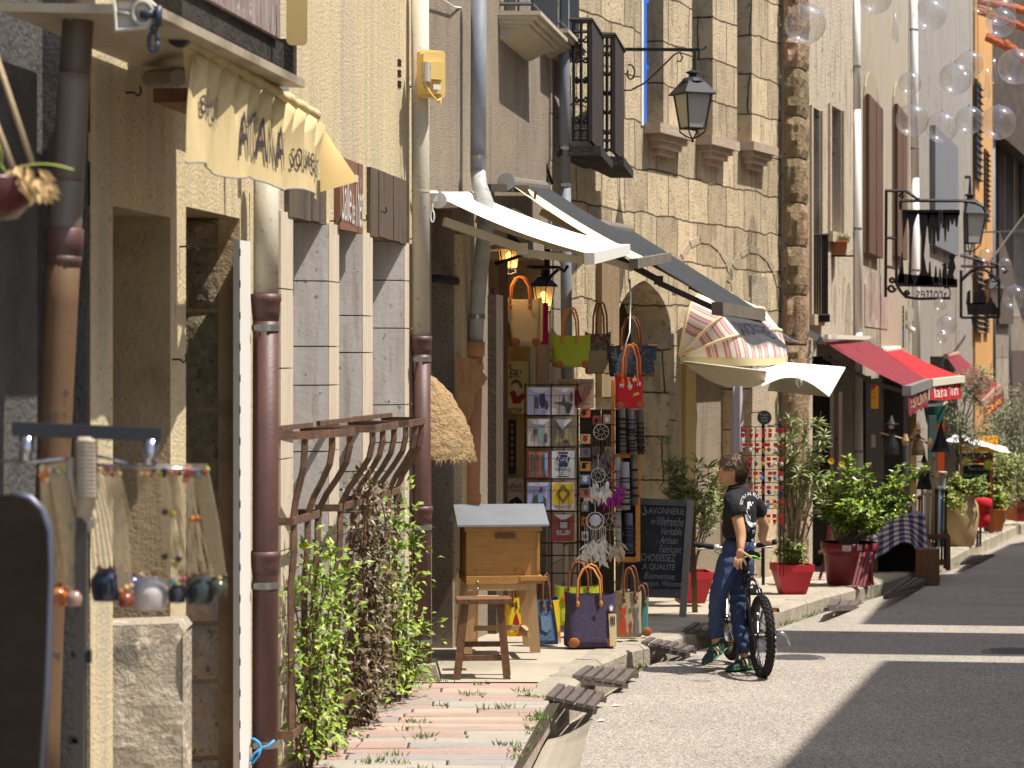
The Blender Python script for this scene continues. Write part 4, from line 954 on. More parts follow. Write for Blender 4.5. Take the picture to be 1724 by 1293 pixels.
mb.build('bracket_ribs', m_met, aw, True)
mb = MB(); mb.tube([br(236, 24, -.02), br(262, 24, -.02)], .012, 8); mb.box(br(267, 27, -.02), (.018, .03, .055)); mb.tube([br(262, 42, -.02), br(258, 52, -.02)], .012, 8)
mb.tube([br(258 + 7.5 * math.cos(i * .524) , 70 + 17 * math.sin(i * .524), -.02) for i in range(13)], .007, 6); mb.build('crank_eye', MS('dark_grey_plastic', (58, 62, 72), r=.4), aw, True)
# old boards and posts over the hood, rounded plate
rt = thing('shop_sign_board', 'old peeling wooden sign board on mossy brackets above the hood', 'sign', P(430, 60, 8.9))
a, b2 = S1t(330, .25), S1t(470, .22); 
mb = MB(); zt = HC - (-60 - HY) * 8.8 / FPX
mb.wbox(W1, a, S1t(472, .22), .18, .22, W1.z_at(70, S1t(472, .2), .2), zt); mb.build('board', M('peeling_maroon', (.16, .09, .08), (.36, .31, .28), s=9, st=(4, 4, .6), r=.7, c3=(.5, .46, .42), s3=18, t3=.64), rt)
mb = MB(); zb = W1.z_at(70, S1t(472, .2), .2); mb.wbox(W1, a, S1t(480, .2), .03, .2, zb - .10, zb - .002); mb.wbox(W1, S1t(478, .2), S1t(484, .2), .02, .24, zb - .14, zb + .02); mb.build('bracket', m_char, rt)
mb = MB(); mb.wbox(W1, S1t(470, .1), S1t(486, .1), .02, .1, W1.z_at(152, S1t(478, .1), .1), zb - .12); mb.build('post', m_pipe_zinc, rt)
mb = MB(); pc = P(500, 20, 9.6); rbox(mb, pc + V((0, 0, .0)), .085, .012, .27, .022); tag(mb.build('rounded_plate', MS('ochre_plate', (196, 170, 112), r=.6)), 'ochre rounded plate fixed edge out on the cream wall', 'plate')

# ================================================================ sloping shop awnings
def awning(nm, label, N0, N1, F1, F0, mat, edge=None, barm=None, arm=None, edge_w=.12, sag=.03, group=None, bar_h=.07, arm_drop=.12):
    """corners (px, py, Y): near root, near front, far front, far root"""
    n0, n1, f1, f0 = P(*N0), P(*N1), P(*F1), P(*F0)
    root = thing('shop_awning', label, 'awning', n0, group)
    nrm = (n1 - n0).cross(f0 - n0).normalized(); nrm = nrm if nrm.z > 0 else -nrm
    def f(u, v): return n0.lerp(n1, v).lerp(f0.lerp(f1, v), u) - V((0, 0, sag * math.sin(math.pi * v))) + nrm * (.006 * math.sin(u * 40) * v)
    w = edge_w if edge else 0
    mb = MB(); mb.sheet(lambda u, v: f(w + (1 - w) * u, v), 30, 14); mb.build('canvas', mat, root, True)
    if edge: mb = MB(); mb.sheet(lambda u, v: f(w * u, v), 3, 14); mb.build('border', edge, root, True)
    mb = MB(); d = (f1 - n1).normalized(); out = (n1 - n0).normalized()
    mb.strip([n1 - d * .04 - V((0, 0, bar_h * .35)), f1 + d * .04 - V((0, 0, bar_h * .35))], bar_h, bar_h * .9, V((0, 0, 1))); mb.build('front_bar', barm, root)
    mb = MB(); mb.tube([n0 - V((0, 0, .02)), f0 - V((0, 0, .02))], .05, 12); mb.build('roller', barm, root)
    for t in (.06, .85):
        mb = MB(); A = f(t, .02) - V((0, 0, arm_drop)); B = f(t + .03, .52) - V((0, 0, arm_drop * .75)); Cc = f(t, .97) - V((0, 0, arm_drop * .4))
        mb.strip([A, B], .05, .035, V((0, 0, 1))); mb.strip([B - V((0, 0, .02)), Cc], .045, .03, V((0, 0, 1))); mb.box(B, (.07, .07, .07)); mb.build('folding_arm', arm, root)
    return root, f
m_white_cv = MS('white_canvas', (232, 230, 224), r=.9)
m_beige_metal = MS('beige_metal', (190, 176, 142), r=.5)
m_black_cv = M('charcoal_canvas', (.036, .037, .04), (.028, .029, .031), s=3, r=.9, b=.1)
m_cream_cv = MS('cream_canvas', (236, 216, 170), r=.9)
m_brownbar = M('brown_bar', (.14, .115, .09), (.2, .17, .13), s=6, r=.6)
m_darkarm = M('dark_arm', (.06, .05, .045), (.09, .075, .06), s=5, r=.6)
wa, fwa = awning('white', 'white awning reaching out beside the tall cream downpipe', (738, 331, 14.0), (994, 428, 14.5), (1052, 414, 16.0), (806, 330, 15.9), m_white_cv, None, m_pvc, m_beige_metal, arm_drop=.14)
mb = MB(); q = P(731, 331, 13.95); mb.box(q, (.035, .05, .06)); mb.tube([P(700, 325, 13.7), P(735, 325, 13.95)], .014, 8); mb.tube([P(728, 342, 13.9), P(728, 354, 13.9)], .006, 6); mb.tube([P(728 + 3 * math.cos(i * .6), 364 + 10 * math.sin(i * .6), 13.9) for i in range(12)], .006, 6)
mb.build('end_plate', m_pvc, wa)
ba, fba = awning('black', 'charcoal awning with a cream border over the souvenir shop', (850, 303, 16.6), (1068, 438, 16.9), (1123, 428, 18.7), (915, 311, 18.6), m_black_cv, m_cream_cv, m_brownbar, m_beige_metal, edge_w=.32, arm_drop=.2)
mb = MB(); mb.tube([P(852, 306, 16.55) + V((.0, .0, 0)), P(852, 306, 16.75)], .062, 16); mb.build('roll_end', m_steel, ba)
mb = MB(); mb.strip([P(822, 316, 16.4), P(885, 318, 16.8)], .05, .05, V((0, 0, 1))); mb.tube([P(884, 317, 16.7), P(892, 330, 16.8), P(900, 335, 16.8), P(902, 322, 16.8)], .012, 6); mb.build('hook_arm', m_darkarm, ba)
da, fda = awning('slate', 'long slate awning with a fringed lettered valance further along', (985, 372, 18.7), (1209, 512, 18.8), (1279, 524, 20.6), (1060, 385, 20.4), m_black_cv, None, m_brownbar, m_darkarm, bar_h=.1, arm_drop=.16, sag=.0)
g0, g1 = P(1212, 520, 18.75), P(1277, 532, 20.55)
def fr(u, v):
    p = g0.lerp(g1, u); h = .24 + .02 * math.sin(u * 9); w_ = (1 - v)
    return p + V((.20 * w_ + .05 * w_ * u, -.05 * w_, -h * w_ - .02)) + V((0, .02 * math.sin(u * 26) * w_, 0))
mb = MB(); mb.sheet(fr, 50, 8)
for i in range(26):
    u = (i + .5) / 26
    if i in (20, 21): continue
    mb.add([fr(u - .014, 0), fr(u + .016, 0), fr(u + .02, -.22 - .1 * RND.random())], [(0, 1, 2)])
mb.build('valance', M('grey_fringed_cloth', (.055, .053, .055), (.042, .041, .044), s=8, st=(5, 5, .5), r=.95), da, True)
mb = MB(); write(mb, 'SAVONNERIE', lambda a, b2: fr(.10 + .80 * a, .30 + .42 * b2) + V((.004, -.012, 0))); mb.build('lettering', MS('black_print', (18, 18, 30), r=.9), da)
mb = MB()
for i in range(5): mb.tube([fr(1, .8 - i * .1), fr(1, .6 - i * .1) + V((.06, 0, -.0)), fr(1, .1) + V((.10 + i * .01, 0, .02))], .004, 4)
mb.build('white_threads', m_pvc, da)
# red awnings
m_maroon_cv = M('maroon_canvas', (.20, .022, .032), (.165, .02, .028), s=3, st=(8, 1, 1), r=.9, b=.1)
m_red_cv = M('red_canvas', (.50, .014, .016), (.42, .012, .014), s=3, st=(8, 1, 1), r=.85)
m_alu = MS('grey_aluminium', (150, 152, 150), r=.4, met=.5)
ra_, fra = awning('maroon', 'maroon awning lettered RESTAURANT on the peeling plaster house', (1378, 569, 27.2), (1527, 652, 26.8), (1562, 640, 29.4), (1466, 572, 30), m_maroon_cv, None, m_alu, m_darkarm, bar_h=.11, arm_drop=.2)
rb_, frb = awning('red', 'bright red awning with white lettering beyond the maroon one', (1482, 588, 32.5), (1566, 640, 32.5), (1619, 634, 35.6), (1512, 585, 36), m_red_cv, None, MS('cream_bar', (216, 210, 190), r=.5), m_darkarm, bar_h=.1, arm_drop=.2)
rc_, frc = awning('maroon2', 'far maroon awning with yellow lettering behind the small tree', (1592, 598, 42), (1652, 676, 42), (1682, 648, 45), (1612, 594, 46), m_maroon_cv, None, MS('pinkish_bar', (170, 120, 100), r=.5), m_darkarm, bar_h=.1, arm_drop=.2)
def valance(root, A, B, h, mat, txt, tm, nfr=14, lean=.03, tb=(.2, .8), sp=(.08, .92)):
    A, B = P(*A), P(*B)
    def f(u, v): return A.lerp(B, u) + V((0, 0, -(1 - v) * h)) + V((.02 * math.sin(u * 25) * (1 - v), -.01 * math.sin(u * 25) * (1 - v) - lean * (1 - v), 0))
    mb = MB(); mb.sheet(f, 30, 5)
    for i in range(nfr): mb.add([f((i + .1) / nfr, 0), f((i + .9) / nfr, 0), f((i + .5) / nfr, -.13)], [(0, 1, 2)])
    v = mb.build('valance', mat, root, True)
    mb = MB(); write(mb, txt, lambda a, b2: f(sp[0] + (sp[1] - sp[0]) * a, tb[0] + (tb[1] - tb[0]) * b2) + V((.0, -.012, 0))); mb.build('lettering', tm, v)
valance(ra_, (1529, 662, 26.7), (1563, 648, 29.2), .24, m_maroon_cv, 'RESTAURANT', MS('cream_print', (190, 160, 130), r=.9))
valance(rb_, (1567, 645, 32.4), (1618, 641, 35.5), .26, m_red_cv, 'Bar à Vins', MS('white_print', (235, 220, 215), r=.9), nfr=0)
valance(rc_, (1655, 686, 41.9), (1690, 656, 45.2), .24, m_maroon_cv, 'Glaces', MS('yellow_print', (230, 170, 40), r=.9))
rt = thing('floodlight', 'small grey floodlight on the corner above the maroon awning', 'lamp', P(1370, 570, 26.0))
mb = MB(); mb.box(P(1369, 565, 26.0), (.12, .08, .07), Matrix.Rotation(.5, 3, 'Y')); mb.build('head', m_alu, rt); mb = MB(); mb.tube([P(1364, 572, 26.0), P(1362, 600, 26.0)], .015, 6); mb.tube([P(1364 + 4 * math.cos(i * .6), 598 + 7 * math.sin(i * .6), 26.0) for i in range(11)], .009, 5); mb.build('bracket', m_alu, rt)
mb = MB(); mb.strip([P(1391, 567, 26.9), P(1462, 569, 29.8)], .05, .04, V((0, 0, 1))); mb.strip([P(1464, 569, 29.8), P(1476, 594, 29.8)], .09, .05, V((1, 0, 0)))
tag(mb.build('awning_bar', MS('cream_bar', (216, 210, 190))), 'cream folded bar lying above the maroon awning', 'bar')
# striped hood awning (hoops)
hood = thing('hood_awning', 'pink and cream striped hood awning over the arched shop door', 'awning', P(1215, 605, 21.6))
m_strip = bpy.data.materials.new('striped_canvas'); m_strip.use_nodes = True
n_, l_, b_ = nodes(m_strip); b_.inputs['Roughness'].default_value = .9
uv_ = n_.new('ShaderNodeUVMap'); sx_ = n_.new('ShaderNodeSeparateXYZ'); l_.new(uv_.outputs[0], sx_.inputs[0])
ml_ = n_.new('ShaderNodeMath'); ml_.operation = 'MULTIPLY'; ml_.inputs[1].default_value = 15; l_.new(sx_.outputs[0], ml_.inputs[0])
fr_ = n_.new('ShaderNodeMath'); fr_.operation = 'FRACT'; l_.new(ml_.outputs[0], fr_.inputs[0])
cr_ = n_.new('ShaderNodeValToRGB'); cr_.color_ramp.interpolation = 'CONSTANT'; l_.new(fr_.outputs[0], cr_.inputs[0])
pk, ck = (.55, .22, .21, 1), (.80, .70, .60, 1)
for k_, (p_, c_) in enumerate([(0, ck), (.38, pk), (.56, ck), (.62, pk), (.68, ck), (.74, pk), (.92, ck)]):
    e_ = cr_.color_ramp.elements[k_] if k_ < 2 else cr_.color_ramp.elements.new(p_)
    e_.position = p_; e_.color = c_
l_.new(cr_.outputs[0], b_.inputs['Base Color'])
hA, hB, hC = P(1143, 600, 22.95), P(1266, 604, 22.5), P(1344, 598, 24.0)      # wall corner, outer corner, far outer corner
hW = hA + (hC - hB)                                   # far wall corner
hr = (hB - hA).length
def hoop(th, u):
    """th 0 = front bar level, 90 = flat against the wall; u along wall -> out -> along -> back"""
    dirw = (hC - hB); up = V((0, 0, 1)); out = (hB - hA).normalized()
    dvec = out * math.cos(th) + up * math.sin(th) * .80; ph = math.pi * u
    return hA + dirw * ((1 - math.copysign(abs(math.cos(ph)) ** .6, math.cos(ph))) / 2) + dvec * (hr * max(0, math.sin(ph)) ** .36)
ths = [rad(a) for a in (0, 24, 48, 80)]
mb = MB()
for a, b2 in zip(ths, ths[1:]): mb.sheet(lambda u, v, a=a, b2=b2: hoop(a + (b2 - a) * v, u) - V((0, 0, .03 * math.sin(math.pi * v))) , 60, 4)
# side cheeks follow from the hoops meeting at the hinge; keep the stripes running
mb.build('striped_cover', m_strip, hood, True)
for a in ths[1:]:
    mb = MB(); mb.tube([hoop(a, i / 48) + V((0, -.004, .004)) for i in range(49)], .014, 6); mb.build('hoop_binding', m_cream_cv, hood, True)
mb = MB(); mb.sheet(lambda u, v: hoop(0, u * .995) - V((0, 0, (1 - v) * .075)) + V((.006, -.006, 0)), 60, 2); mb.build('valance', M('pale_yellow_cloth', (.60, .52, .30), (.55, .47, .27), s=6), hood, True)
# white cloth slung below; left swag and inner fold have shade in their colour
cl = thing('slung_cloth', 'white cloth slung like a hammock below the striped hood', 'cloth', P(1290, 640, 22.3))
A, B, Cc = P(1152, 610, 22.7), P(1290, 626, 21.9), P(1425, 619, 24.1)
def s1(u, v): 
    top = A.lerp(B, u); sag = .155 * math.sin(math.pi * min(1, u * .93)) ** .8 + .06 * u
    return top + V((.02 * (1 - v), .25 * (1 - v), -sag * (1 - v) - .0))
mb = MB(); mb.sheet(s1, 24, 8); mb.tube([A, A.lerp(B, .5), B], .014, 6); mb.build('left_swag', M('shaded_cotton', (.66, .60, .46), (.62, .56, .42), s=5, b=.2, bs=12), cl, True)
def s2(u, v):
    top = P(1272, 606, 23.3).lerp(P(1424, 618, 24.2), u) ; bot = P(1283, 650, 21.9).lerp(P(1396, 668, 23.1), u)
    p = bot.lerp(top, v); k = math.sin(math.pi * u); return p + V((0, -.05 * k * v, .13 * k * (1 - v) - .09 * k * v * (1 - v) * 4 * .3))
mb = MB(); mb.sheet(s2, 24, 10); mb.build('right_swag', m_white_cv, cl, True)
def s3(u, v):
    top = P(1300, 632, 23.2).lerp(P(1385, 622, 24.1), u); bot = P(1292, 658, 23.2).lerp(P(1394, 668, 23.3), u)
    return bot.lerp(top, v) + V((0, .15 * math.sin(math.pi * u), 0))
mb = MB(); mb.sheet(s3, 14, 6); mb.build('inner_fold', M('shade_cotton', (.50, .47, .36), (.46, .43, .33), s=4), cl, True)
mb = MB(); kn = P(1343, 634, 22.6)
mb.ball(kn, .028, 8); mb.tube([kn, kn + V((.03, -.01, -.04)), kn + V((.035, -.01, -.09))], [.02, .012, .004], 6); mb.tube([kn, kn + V((-.01, -.01, -.06)), kn + V((.015, -.01, -.11))], [.015, .012, .004], 6); mb.build('knot', m_white_cv, cl, True)

# ================================================================ lanterns
m_lampm = M('lamp_black', (.022, .024, .028), (.032, .034, .038), s=8, r=.6, spec=.25)
m_pane = MS('frosted_pane', (178, 172, 160), r=.25)
def lantern(root, c, h, w, lit=None, four=True, panec=None, yaw=.35):
    """c = middle of the glass body top; h body height, w top width"""
    Rz = Matrix.Rotation(yaw, 3, 'Z'); C_ = V(c); n = 4 if four else 6
    def ring(r, z, off=0): return [C_ + Rz @ V((r * math.cos(math.pi / n + 2 * math.pi * i / n + off), r * math.sin(math.pi / n + 2 * math.pi * i / n + off), z)) for i in range(n)]
    R2 = w * .707
    top, bot = ring(R2, 0), ring(R2 * .66, -h)
    mb = MB()
    for i in range(n): mb.quad(top[i], top[(i + 1) % n], bot[(i + 1) % n], bot[i])
    mb.build('glass', panec or m_pane, root)
    mb = MB()
    T2, B2 = ring(R2 * 1.03, 0), ring(R2 * .70, -h)
    for i in range(n):
        mb.tube([T2[i], B2[i]], w * .035, 6)
        mb.tube([B2[i], B2[(i + 1) % n]], w * .035, 6)
    mb.build('frame', m_lampm, root)
    mb = MB(); e, s_, r3, r4 = ring(R2 * 1.32, -.0), ring(R2 * 1.32, .012), ring(R2 * .78, h * .34), ring(R2 * .70, h * .40)
    for a, b2 in ((e, s_), (s_, r3), (r3, r4)):
        for i in range(n): mb.quad(a[i], a[(i + 1) % n], b2[(i + 1) % n], b2[i])
    mb.poly(r4); mb.poly(list(reversed(e)))
    mb.lathe([(R2 * .62, h * .40), (R2 * .5, h * .5), (R2 * .22, h * .54), (R2 * .2, h * .62), (R2 * .36, h * .66), (R2 * .34, h * .70), (R2 * .1, h * .74), (.012, h * .78)], C_, 12)
    mb.build('lantern_cap', m_lampm, root)
    mb = MB()
    for i in range(n): mb.tube([B2[i], B2[i] + V((0, 0, -.03)), C_ + V((0, 0, -h - h * .24)) + (B2[i] - C_ - V((0, 0, -h))) * .5, C_ + V((0, 0, -h * 1.32))], w * .03, 6)
    mb.ball(C_ + V((0, 0, -h * 1.38)), w * .06, 8); mb.build('finial', m_lampm, root)
    if lit:
        mb = MB(); mb.ball(C_ + V((0, 0, -h * .42)), w * .2, 10, (1, 1, 1.25)); mb.build('bulb', lit, root)
lan = thing('street_lantern', 'large black street lantern hanging from a long scrolled wall bracket', 'lantern', P(1168, 240, 21.4))
Yl = 21.4
lantern(lan, P(1166, 160, Yl), .30, .24, yaw=.42)
mb = MB(); mb.strip([P(1050, 83, 21.6), P(1178, 84, Yl)], .028, .028, V((0, 0, 1))); mb.tube([P(1170, 84, Yl), P(1170, 118, Yl)], .014, 8)
mb.tube([P(1050, 152, 21.6), P(1062, 152, 21.6), P(1085, 140, Yl), P(1115, 112, Yl), P(1135, 92, Yl), P(1144, 88, Yl), P(1149, 96, Yl), P(1146, 103, Yl), P(1139, 103, Yl)], .008, 6)
mb.tube([P(1061 + 9 * (1 - i * .04) * math.cos(i * .45 - 2), 123 + 15 * (1 - i * .04) * math.sin(i * .45 - 2), 21.5) for i in range(14)], .008, 6)
mb.tube([P(1144, 88, Yl), P(1165, 95, Yl)], .007, 5); mb.tube([P(1178, 84, Yl), P(1186, 82, Yl), P(1189, 78, Yl)], .009, 5)
mb.build('wall_bracket', m_lampm, lan)
m_glow = bpy.data.materials.new('lit_bulb'); m_glow.use_nodes = True
e_ = nodes(m_glow)[2]; e_.inputs['Emission Color'].default_value = (1, .55, .12, 1); e_.inputs['Emission Strength'].default_value = 3.2; e_.inputs['Base Color'].default_value = (1, .6, .2, 1)
m_amber = bpy.data.materials.new('amber_pane'); m_amber.use_nodes = True
n_, l_, b_ = nodes(m_amber); b_.inputs['Base Color'].default_value = (.62, .46, .24, 1); b_.inputs['Roughness'].default_value = .3; b_.inputs['Alpha'].default_value = .35
for px, py, Y, lb in ((857, 416, 17.4, 'upper lit lantern under the charcoal awning, next to the wooden post'), (915, 483, 18.6, 'lower lit lantern hanging by the magenta towel behind the straw bag')):
    r = thing('wall_lantern', lb, 'lantern', P(px, py + 30, Y), 'lit lanterns of the souvenir shop'); lantern(r, P(px, py, Y), .155, .125, m_glow, False, m_amber, yaw=.2)
    mb = MB(); q = P(px, py, Y) + V((0, 0, .12)); mb.tube([q, q + V((-.02, .1, .04)), q + V((-.12, .3, .05))], .012, 6); mb.build('wall_bracket', m_lampm, r)
    ld = bpy.data.lights.new('lamp_light', 'POINT'); ld.energy = 4; ld.color = (1, .62, .28); ld.shadow_soft_size = .03; lo_ = bpy.data.objects.new('lamp_light', ld); COL.objects.link(lo_); lo_.parent = r; lo_.location = (0, -.0, -.02)
mb = MB(); mb.tube([P(833, 444, 17.3), P(858, 437, 17.3), P(882, 429, 17.4), P(893, 432, 17.5)], .014, 6); mb.tube([P(895, 450, 18.4), P(940, 450, 18.4), P(950, 457, 18.4), P(956, 447, 18.4)], .014, 6); mb.tube([P(920, 476, 18.5), P(930, 462, 18.5), P(944, 450, 18.5)], .014, 6); mb.tube([P(921, 395, 18.5), P(921, 470, 18.5)], .022, 6)
tag(mb.build('hanging_rail', m_black, smooth=True), 'black iron rail and hooks that carry the bags under the awnings', 'rail')
for px, py, Y, lb, hh in ((1633, 361, 48, 'distant black lantern over the right end of the iron tree sign', .58), (1669, 487, 52, 'distant black lantern behind the small arched iron sign', .45)):
    r = thing('street_lantern', lb, 'lantern', P(px, py, Y), 'distant street lanterns'); lantern(r, P(px, py, Y), hh, hh * .75, yaw=.42)
    mb = MB(); q = P(px, py, Y); mb.tube([q + V((0, 0, hh * .75)), q + V((0, 0, hh * 1.3)), q + V((-.6, .2, hh * 1.35)), q + V((-1.2, .5, hh * 1.35))], .035, 6); mb.tube([q + V((-1.2, .5, hh * .4)), q + V((-.9, .4, hh * .5)), q + V((-.4, .1, hh * 1.2))], .02, 6); mb.build('wall_bracket', m_lampm, r)

# ================================================================ hanging iron tree sign
sg = thing('iron_tree_sign', 'hanging black iron sign cut as a cave with tree trunks and two figures', 'sign', P(1560, 470, 32.6))
Ys = 32.6; sp_ = lambda px, py, d=0: P(px, py, Ys + d)
mb = MB(); th = V((0, .06, 0))
def cut(pts): mb.prism([sp_(x, y) for x, y in pts], th)
cut([(1519, 353), (1616, 353), (1616, 362), (1519, 360)])
cut([(1512, 468), (1514, 460), (1612, 470), (1612, 484), (1511, 482)])
cut([(1519, 360), (1530, 360), (1524, 385), (1521, 402)]); cut([(1528, 358), (1546, 358), (1538, 380), (1535, 420), (1534, 462), (1538, 478), (1529, 478), (1532, 440), (1532, 385)])
cut([(1548, 358), (1568, 358), (1560, 385), (1556, 430), (1560, 455), (1572, 480), (1541, 480), (1551, 455), (1552, 400), (1549, 380)])
for x, y0, y1, w in ((1566, 358, 410, 5), (1573, 358, 428, 4), (1580, 358, 406, 6), (1588, 358, 384, 5), (1592, 358, 406, 3), (1597, 358, 390, 4), (1604, 358, 378, 5), (1611, 358, 382, 4)):
    cut([(x - w, y0), (x + w, y0), (x + w * .2, y1), (x - w * .2, y1)])
for x, y0, w in ((1519, 425, 4), (1516, 450, 4), (1566, 440, 3), (1576, 448, 3), (1583, 452, 3)): cut([(x - w, 476), (x + w, 476), (x + .5, y0), (x - .5, y0)])
def disc(x, y, r): cut([(x + r * math.cos(i * .524), y + r * math.sin(i * .524)) for i in range(12)])
disc(1603, 432, 5.5); cut([(1600, 436), (1606, 436), (1609, 450), (1605, 462), (1610, 480), (1594, 480), (1598, 452), (1595, 452)])
disc(1591, 446, 3.6); cut([(1589, 449), (1594, 449), (1595, 462), (1597, 480), (1586, 480), (1587, 462)])
mb.build('silhouette', m_black, sg)
mb = MB()
for pts in ([(1490, 321), (1525, 321), (1540, 332), (1550, 337), (1616, 338), (1640, 340), (1655, 348), (1660, 358)], [(1509, 321), (1509, 478)], [(1516, 338), (1516, 353)], [(1490, 400), (1509, 401)], [(1492, 321), (1491, 500)], [(1491, 448), (1510, 452)], [(1515, 338), (1616, 338)], [(1509, 478), (1516, 490), (1525, 500), (1545, 503), (1600, 502)], [(1520, 324), (1514, 330), (1519, 333), (1521, 329)]):
    mb.tube([sp_(x, y) for x, y in pts], .022, 5)
for cx, cy, r in ((1501, 485, 7), (1502, 471, 5), (1527, 492, 4)): mb.tube([sp_(cx + r * (1 - i * .045) * math.cos(i * .5), cy + r * (1 - i * .045) * math.sin(i * .5)) for i in range(15)], .02, 5)
mb.build('bracket', m_black, sg)
mb = MB(); write(mb, 'Grottes', lambda a, b2: sp_(1601 - 58 * a, 504 - 22 * b2, .0)); 
k0 = len(mb.v); mb.build('lettering', m_black, sg)
s2_ = thing('iron_arch_sign', 'smaller black iron sign with an arched word and a counter silhouette', 'sign', P(1650, 535, 46))
sp2 = lambda px, py: P(px, py, 46)
mb = MB(); sp_old = sp_
sp_ = lambda px, py, d=0: P(px, py, 46 + d)
cut([(1628, 510), (1674, 509), (1680, 520), (1680, 530), (1630, 530)]); disc(1649, 483, 5); cut([(1640, 492), (1648, 488), (1656, 492), (1661, 502), (1658, 512), (1638, 512)]); cut([(1629, 492), (1634, 488), (1634, 512), (1627, 512)]); cut([(1619, 533), (1682, 532), (1682, 536), (1619, 537)]); cut([(1636, 536), (1642, 536), (1641, 552), (1638, 548)]); cut([(1665, 504), (1669, 500), (1672, 508), (1665, 510)])
mb.build('silhouette', m_black, s2_)
mb = MB(); arc = lambda u: (1617 + 67 * u, 487 - 34 * math.sin(math.pi * min(1, .12 + .8 * u)))
mb.tube([sp_(*arc(i / 14)) for i in range(15)], .03, 5); mb.tube([sp_(1617, 430), sp_(1690, 448), sp_(1696, 455), sp_(1690, 460)], .03, 5); mb.tube([sp_(1618, 448), sp_(1692, 450)], .025, 5); mb.tube([sp_(1618, 455), sp_(1618, 535)], .03, 5); mb.tube([sp_(1682, 470), sp_(1682, 535)], .03, 5); mb.build('bracket', m_black, s2_)
mb = MB(); write(mb, 'CREPERIE', lambda a, b2: sp_(1618 + 48 * (1 - a), 478 - 29 * math.sin(math.pi * (.10 + .46 * (1 - a))) + 7 - 11 * b2)); mb.build('lettering', MS('pale_letter', (200, 190, 170)), s2_)
# ladder-like blue and ochre sign
rt = thing('vertical_sign', 'narrow vertical sign of dark blue with ochre rungs and one bright blue square', 'sign', P(1517, 585, 37))
mb = MB(); a, b2 = P(1512, 515, 36.4), P(1522, 585, 36.4); mb.hexa([V((a.x, a.y, b2.z)), V((b2.x, a.y, b2.z)), V((b2.x, a.y + .1, b2.z)), V((a.x, a.y + .1, b2.z))], [a, V((b2.x, a.y, a.z)), V((b2.x, a.y + .1, a.z)), a + V((0, .1, 0))]); mb.build('board', MS('navy_board', (48, 46, 70)), rt)
mb = MB()
for y in (520, 529, 536, 545, 572, 580): mb.box(P(1517, y, 36.39), (.07, .006, .045))
mb.build('rungs', MS('ochre', (150, 125, 70)), rt)
mb = MB(); mb.box(P(1517, 562, 36.39), (.08, .008, .11)); mb.build('square', MS('bright_blue', (40, 120, 215)), rt)
rt = thing('electric_meter', 'pale electricity box with white fittings on the white downpipe of the beige house', 'box', P(1532, 540, 37))
mb = MB(); a = P(1532, 530, 37); rbox(mb, a, .10, .1, .2, .02); mb.ball(P(1530, 550, 37), .05, 8); mb.ball(P(1536, 556, 37), .05, 8); mb.tube([P(1530, 545, 37), P(1531, 600, 37)], .015, 5); mb.build('case', m_pvc, rt)
# ================================================================ window grilles with climbing plants
def grille(label, lo, hi, z0, z1):
    """lo/hi: photo columns of the bars low down and at the flared top"""
    tB = .09; ss = [W1.s_at(x, tB) for x in lo]; tt = []
    for s, a, b2 in zip(ss, lo, hi): tt.append(tB + (b2 - a) * W1.pt(s, tB, 0).y / FPX)
    root = thing('window_grille', label, 'grille', W1.pt(ss[0], .05, z0), 'rusty bellied grilles of the cream house')
    sd = W1.u * .75 + W1.n * .65
    for s, tT in zip(ss, tt):
        pts = []
        for i in range(19):
            f = i / 18; g = max(0, min(1, 1 - (f - .06) / .26)); g = g * g * (3 - 2 * g); pts.append(W1.pt(s + .01 * math.sin(f * 9), tB + (tT - tB) * g + .015 * math.sin(math.pi * min(1, max(0, (f - .25) / .25))), z1 + (z0 - z1) * f))
        mb = MB(); mb.strip(pts, .030, .010, sd); mb.build('bar', m_iron, root)
    top = [W1.pt(ss[0] - .12, .02, z1 - .01)] + [W1.pt(s, t + .012, z1 - .01) for s, t in zip(ss, tt)] + [W1.pt(ss[2] + .06, tt[2] + .01, z1 - .01), W1.pt(ss[2] + .09, 0, z1 - .01)]
    mb = MB(); mb.strip(top, .036, .010, V((0, 0, 1))); mb.build('top_rail', m_iron, root)
    mb = MB(); mb.strip([W1.pt(ss[0] - .1, .02, z1 + .018), W1.pt(ss[2] + .1, .05, z1 + .018)], .022, .02, V((0, 0, 1))); mb.build('back_rail', m_iron, root)
    for z in (z0 + .02, z0 + .95): mb = MB(); mb.strip([W1.pt(ss[0] - .09, .0, z), W1.pt(ss[0] - .06, tB + .02, z), W1.pt(ss[2] + .04, tB + .02, z), W1.pt(ss[2] + .05, 0, z)], .034, .010, V((0, 0, 1))); mb.build('lower_rail', m_iron, root)
gr_s = [(S1(472), S1(535)), (S1(556), S1(600)), (S1(617), S1(668))]
for lo, hi, lb in (((490, 513, 530), (513, 560, 590), 'nearest of the rusty grilles of flat bars, standing over bright green climber'), ((568, 590, 609), (628, 645, 664), 'middle rusty grille, over the brownish climber'), ((627, 650, 664), (684, 700, 710), 'rusty grille beside the tall cream and maroon downpipe')): grille(lb, lo, hi, .30, 1.635)
def leafmat(key, c1, c2, isl=.35, r=.45): 
    m = M(key, c1, c2, s=12, r=r, isl=isl, spec=.4); b = nodes(m)[2]; b.inputs['Subsurface Weight'].default_value = 0; return m
m_vine = leafmat('vine_leaf', (.15, .23, .025), (.26, .34, .04))
m_vine2 = leafmat('dark_vine_leaf', (.10, .11, .035), (.16, .08, .05))
m_stem = MS('stem_brown', (92, 66, 44), r=.9)
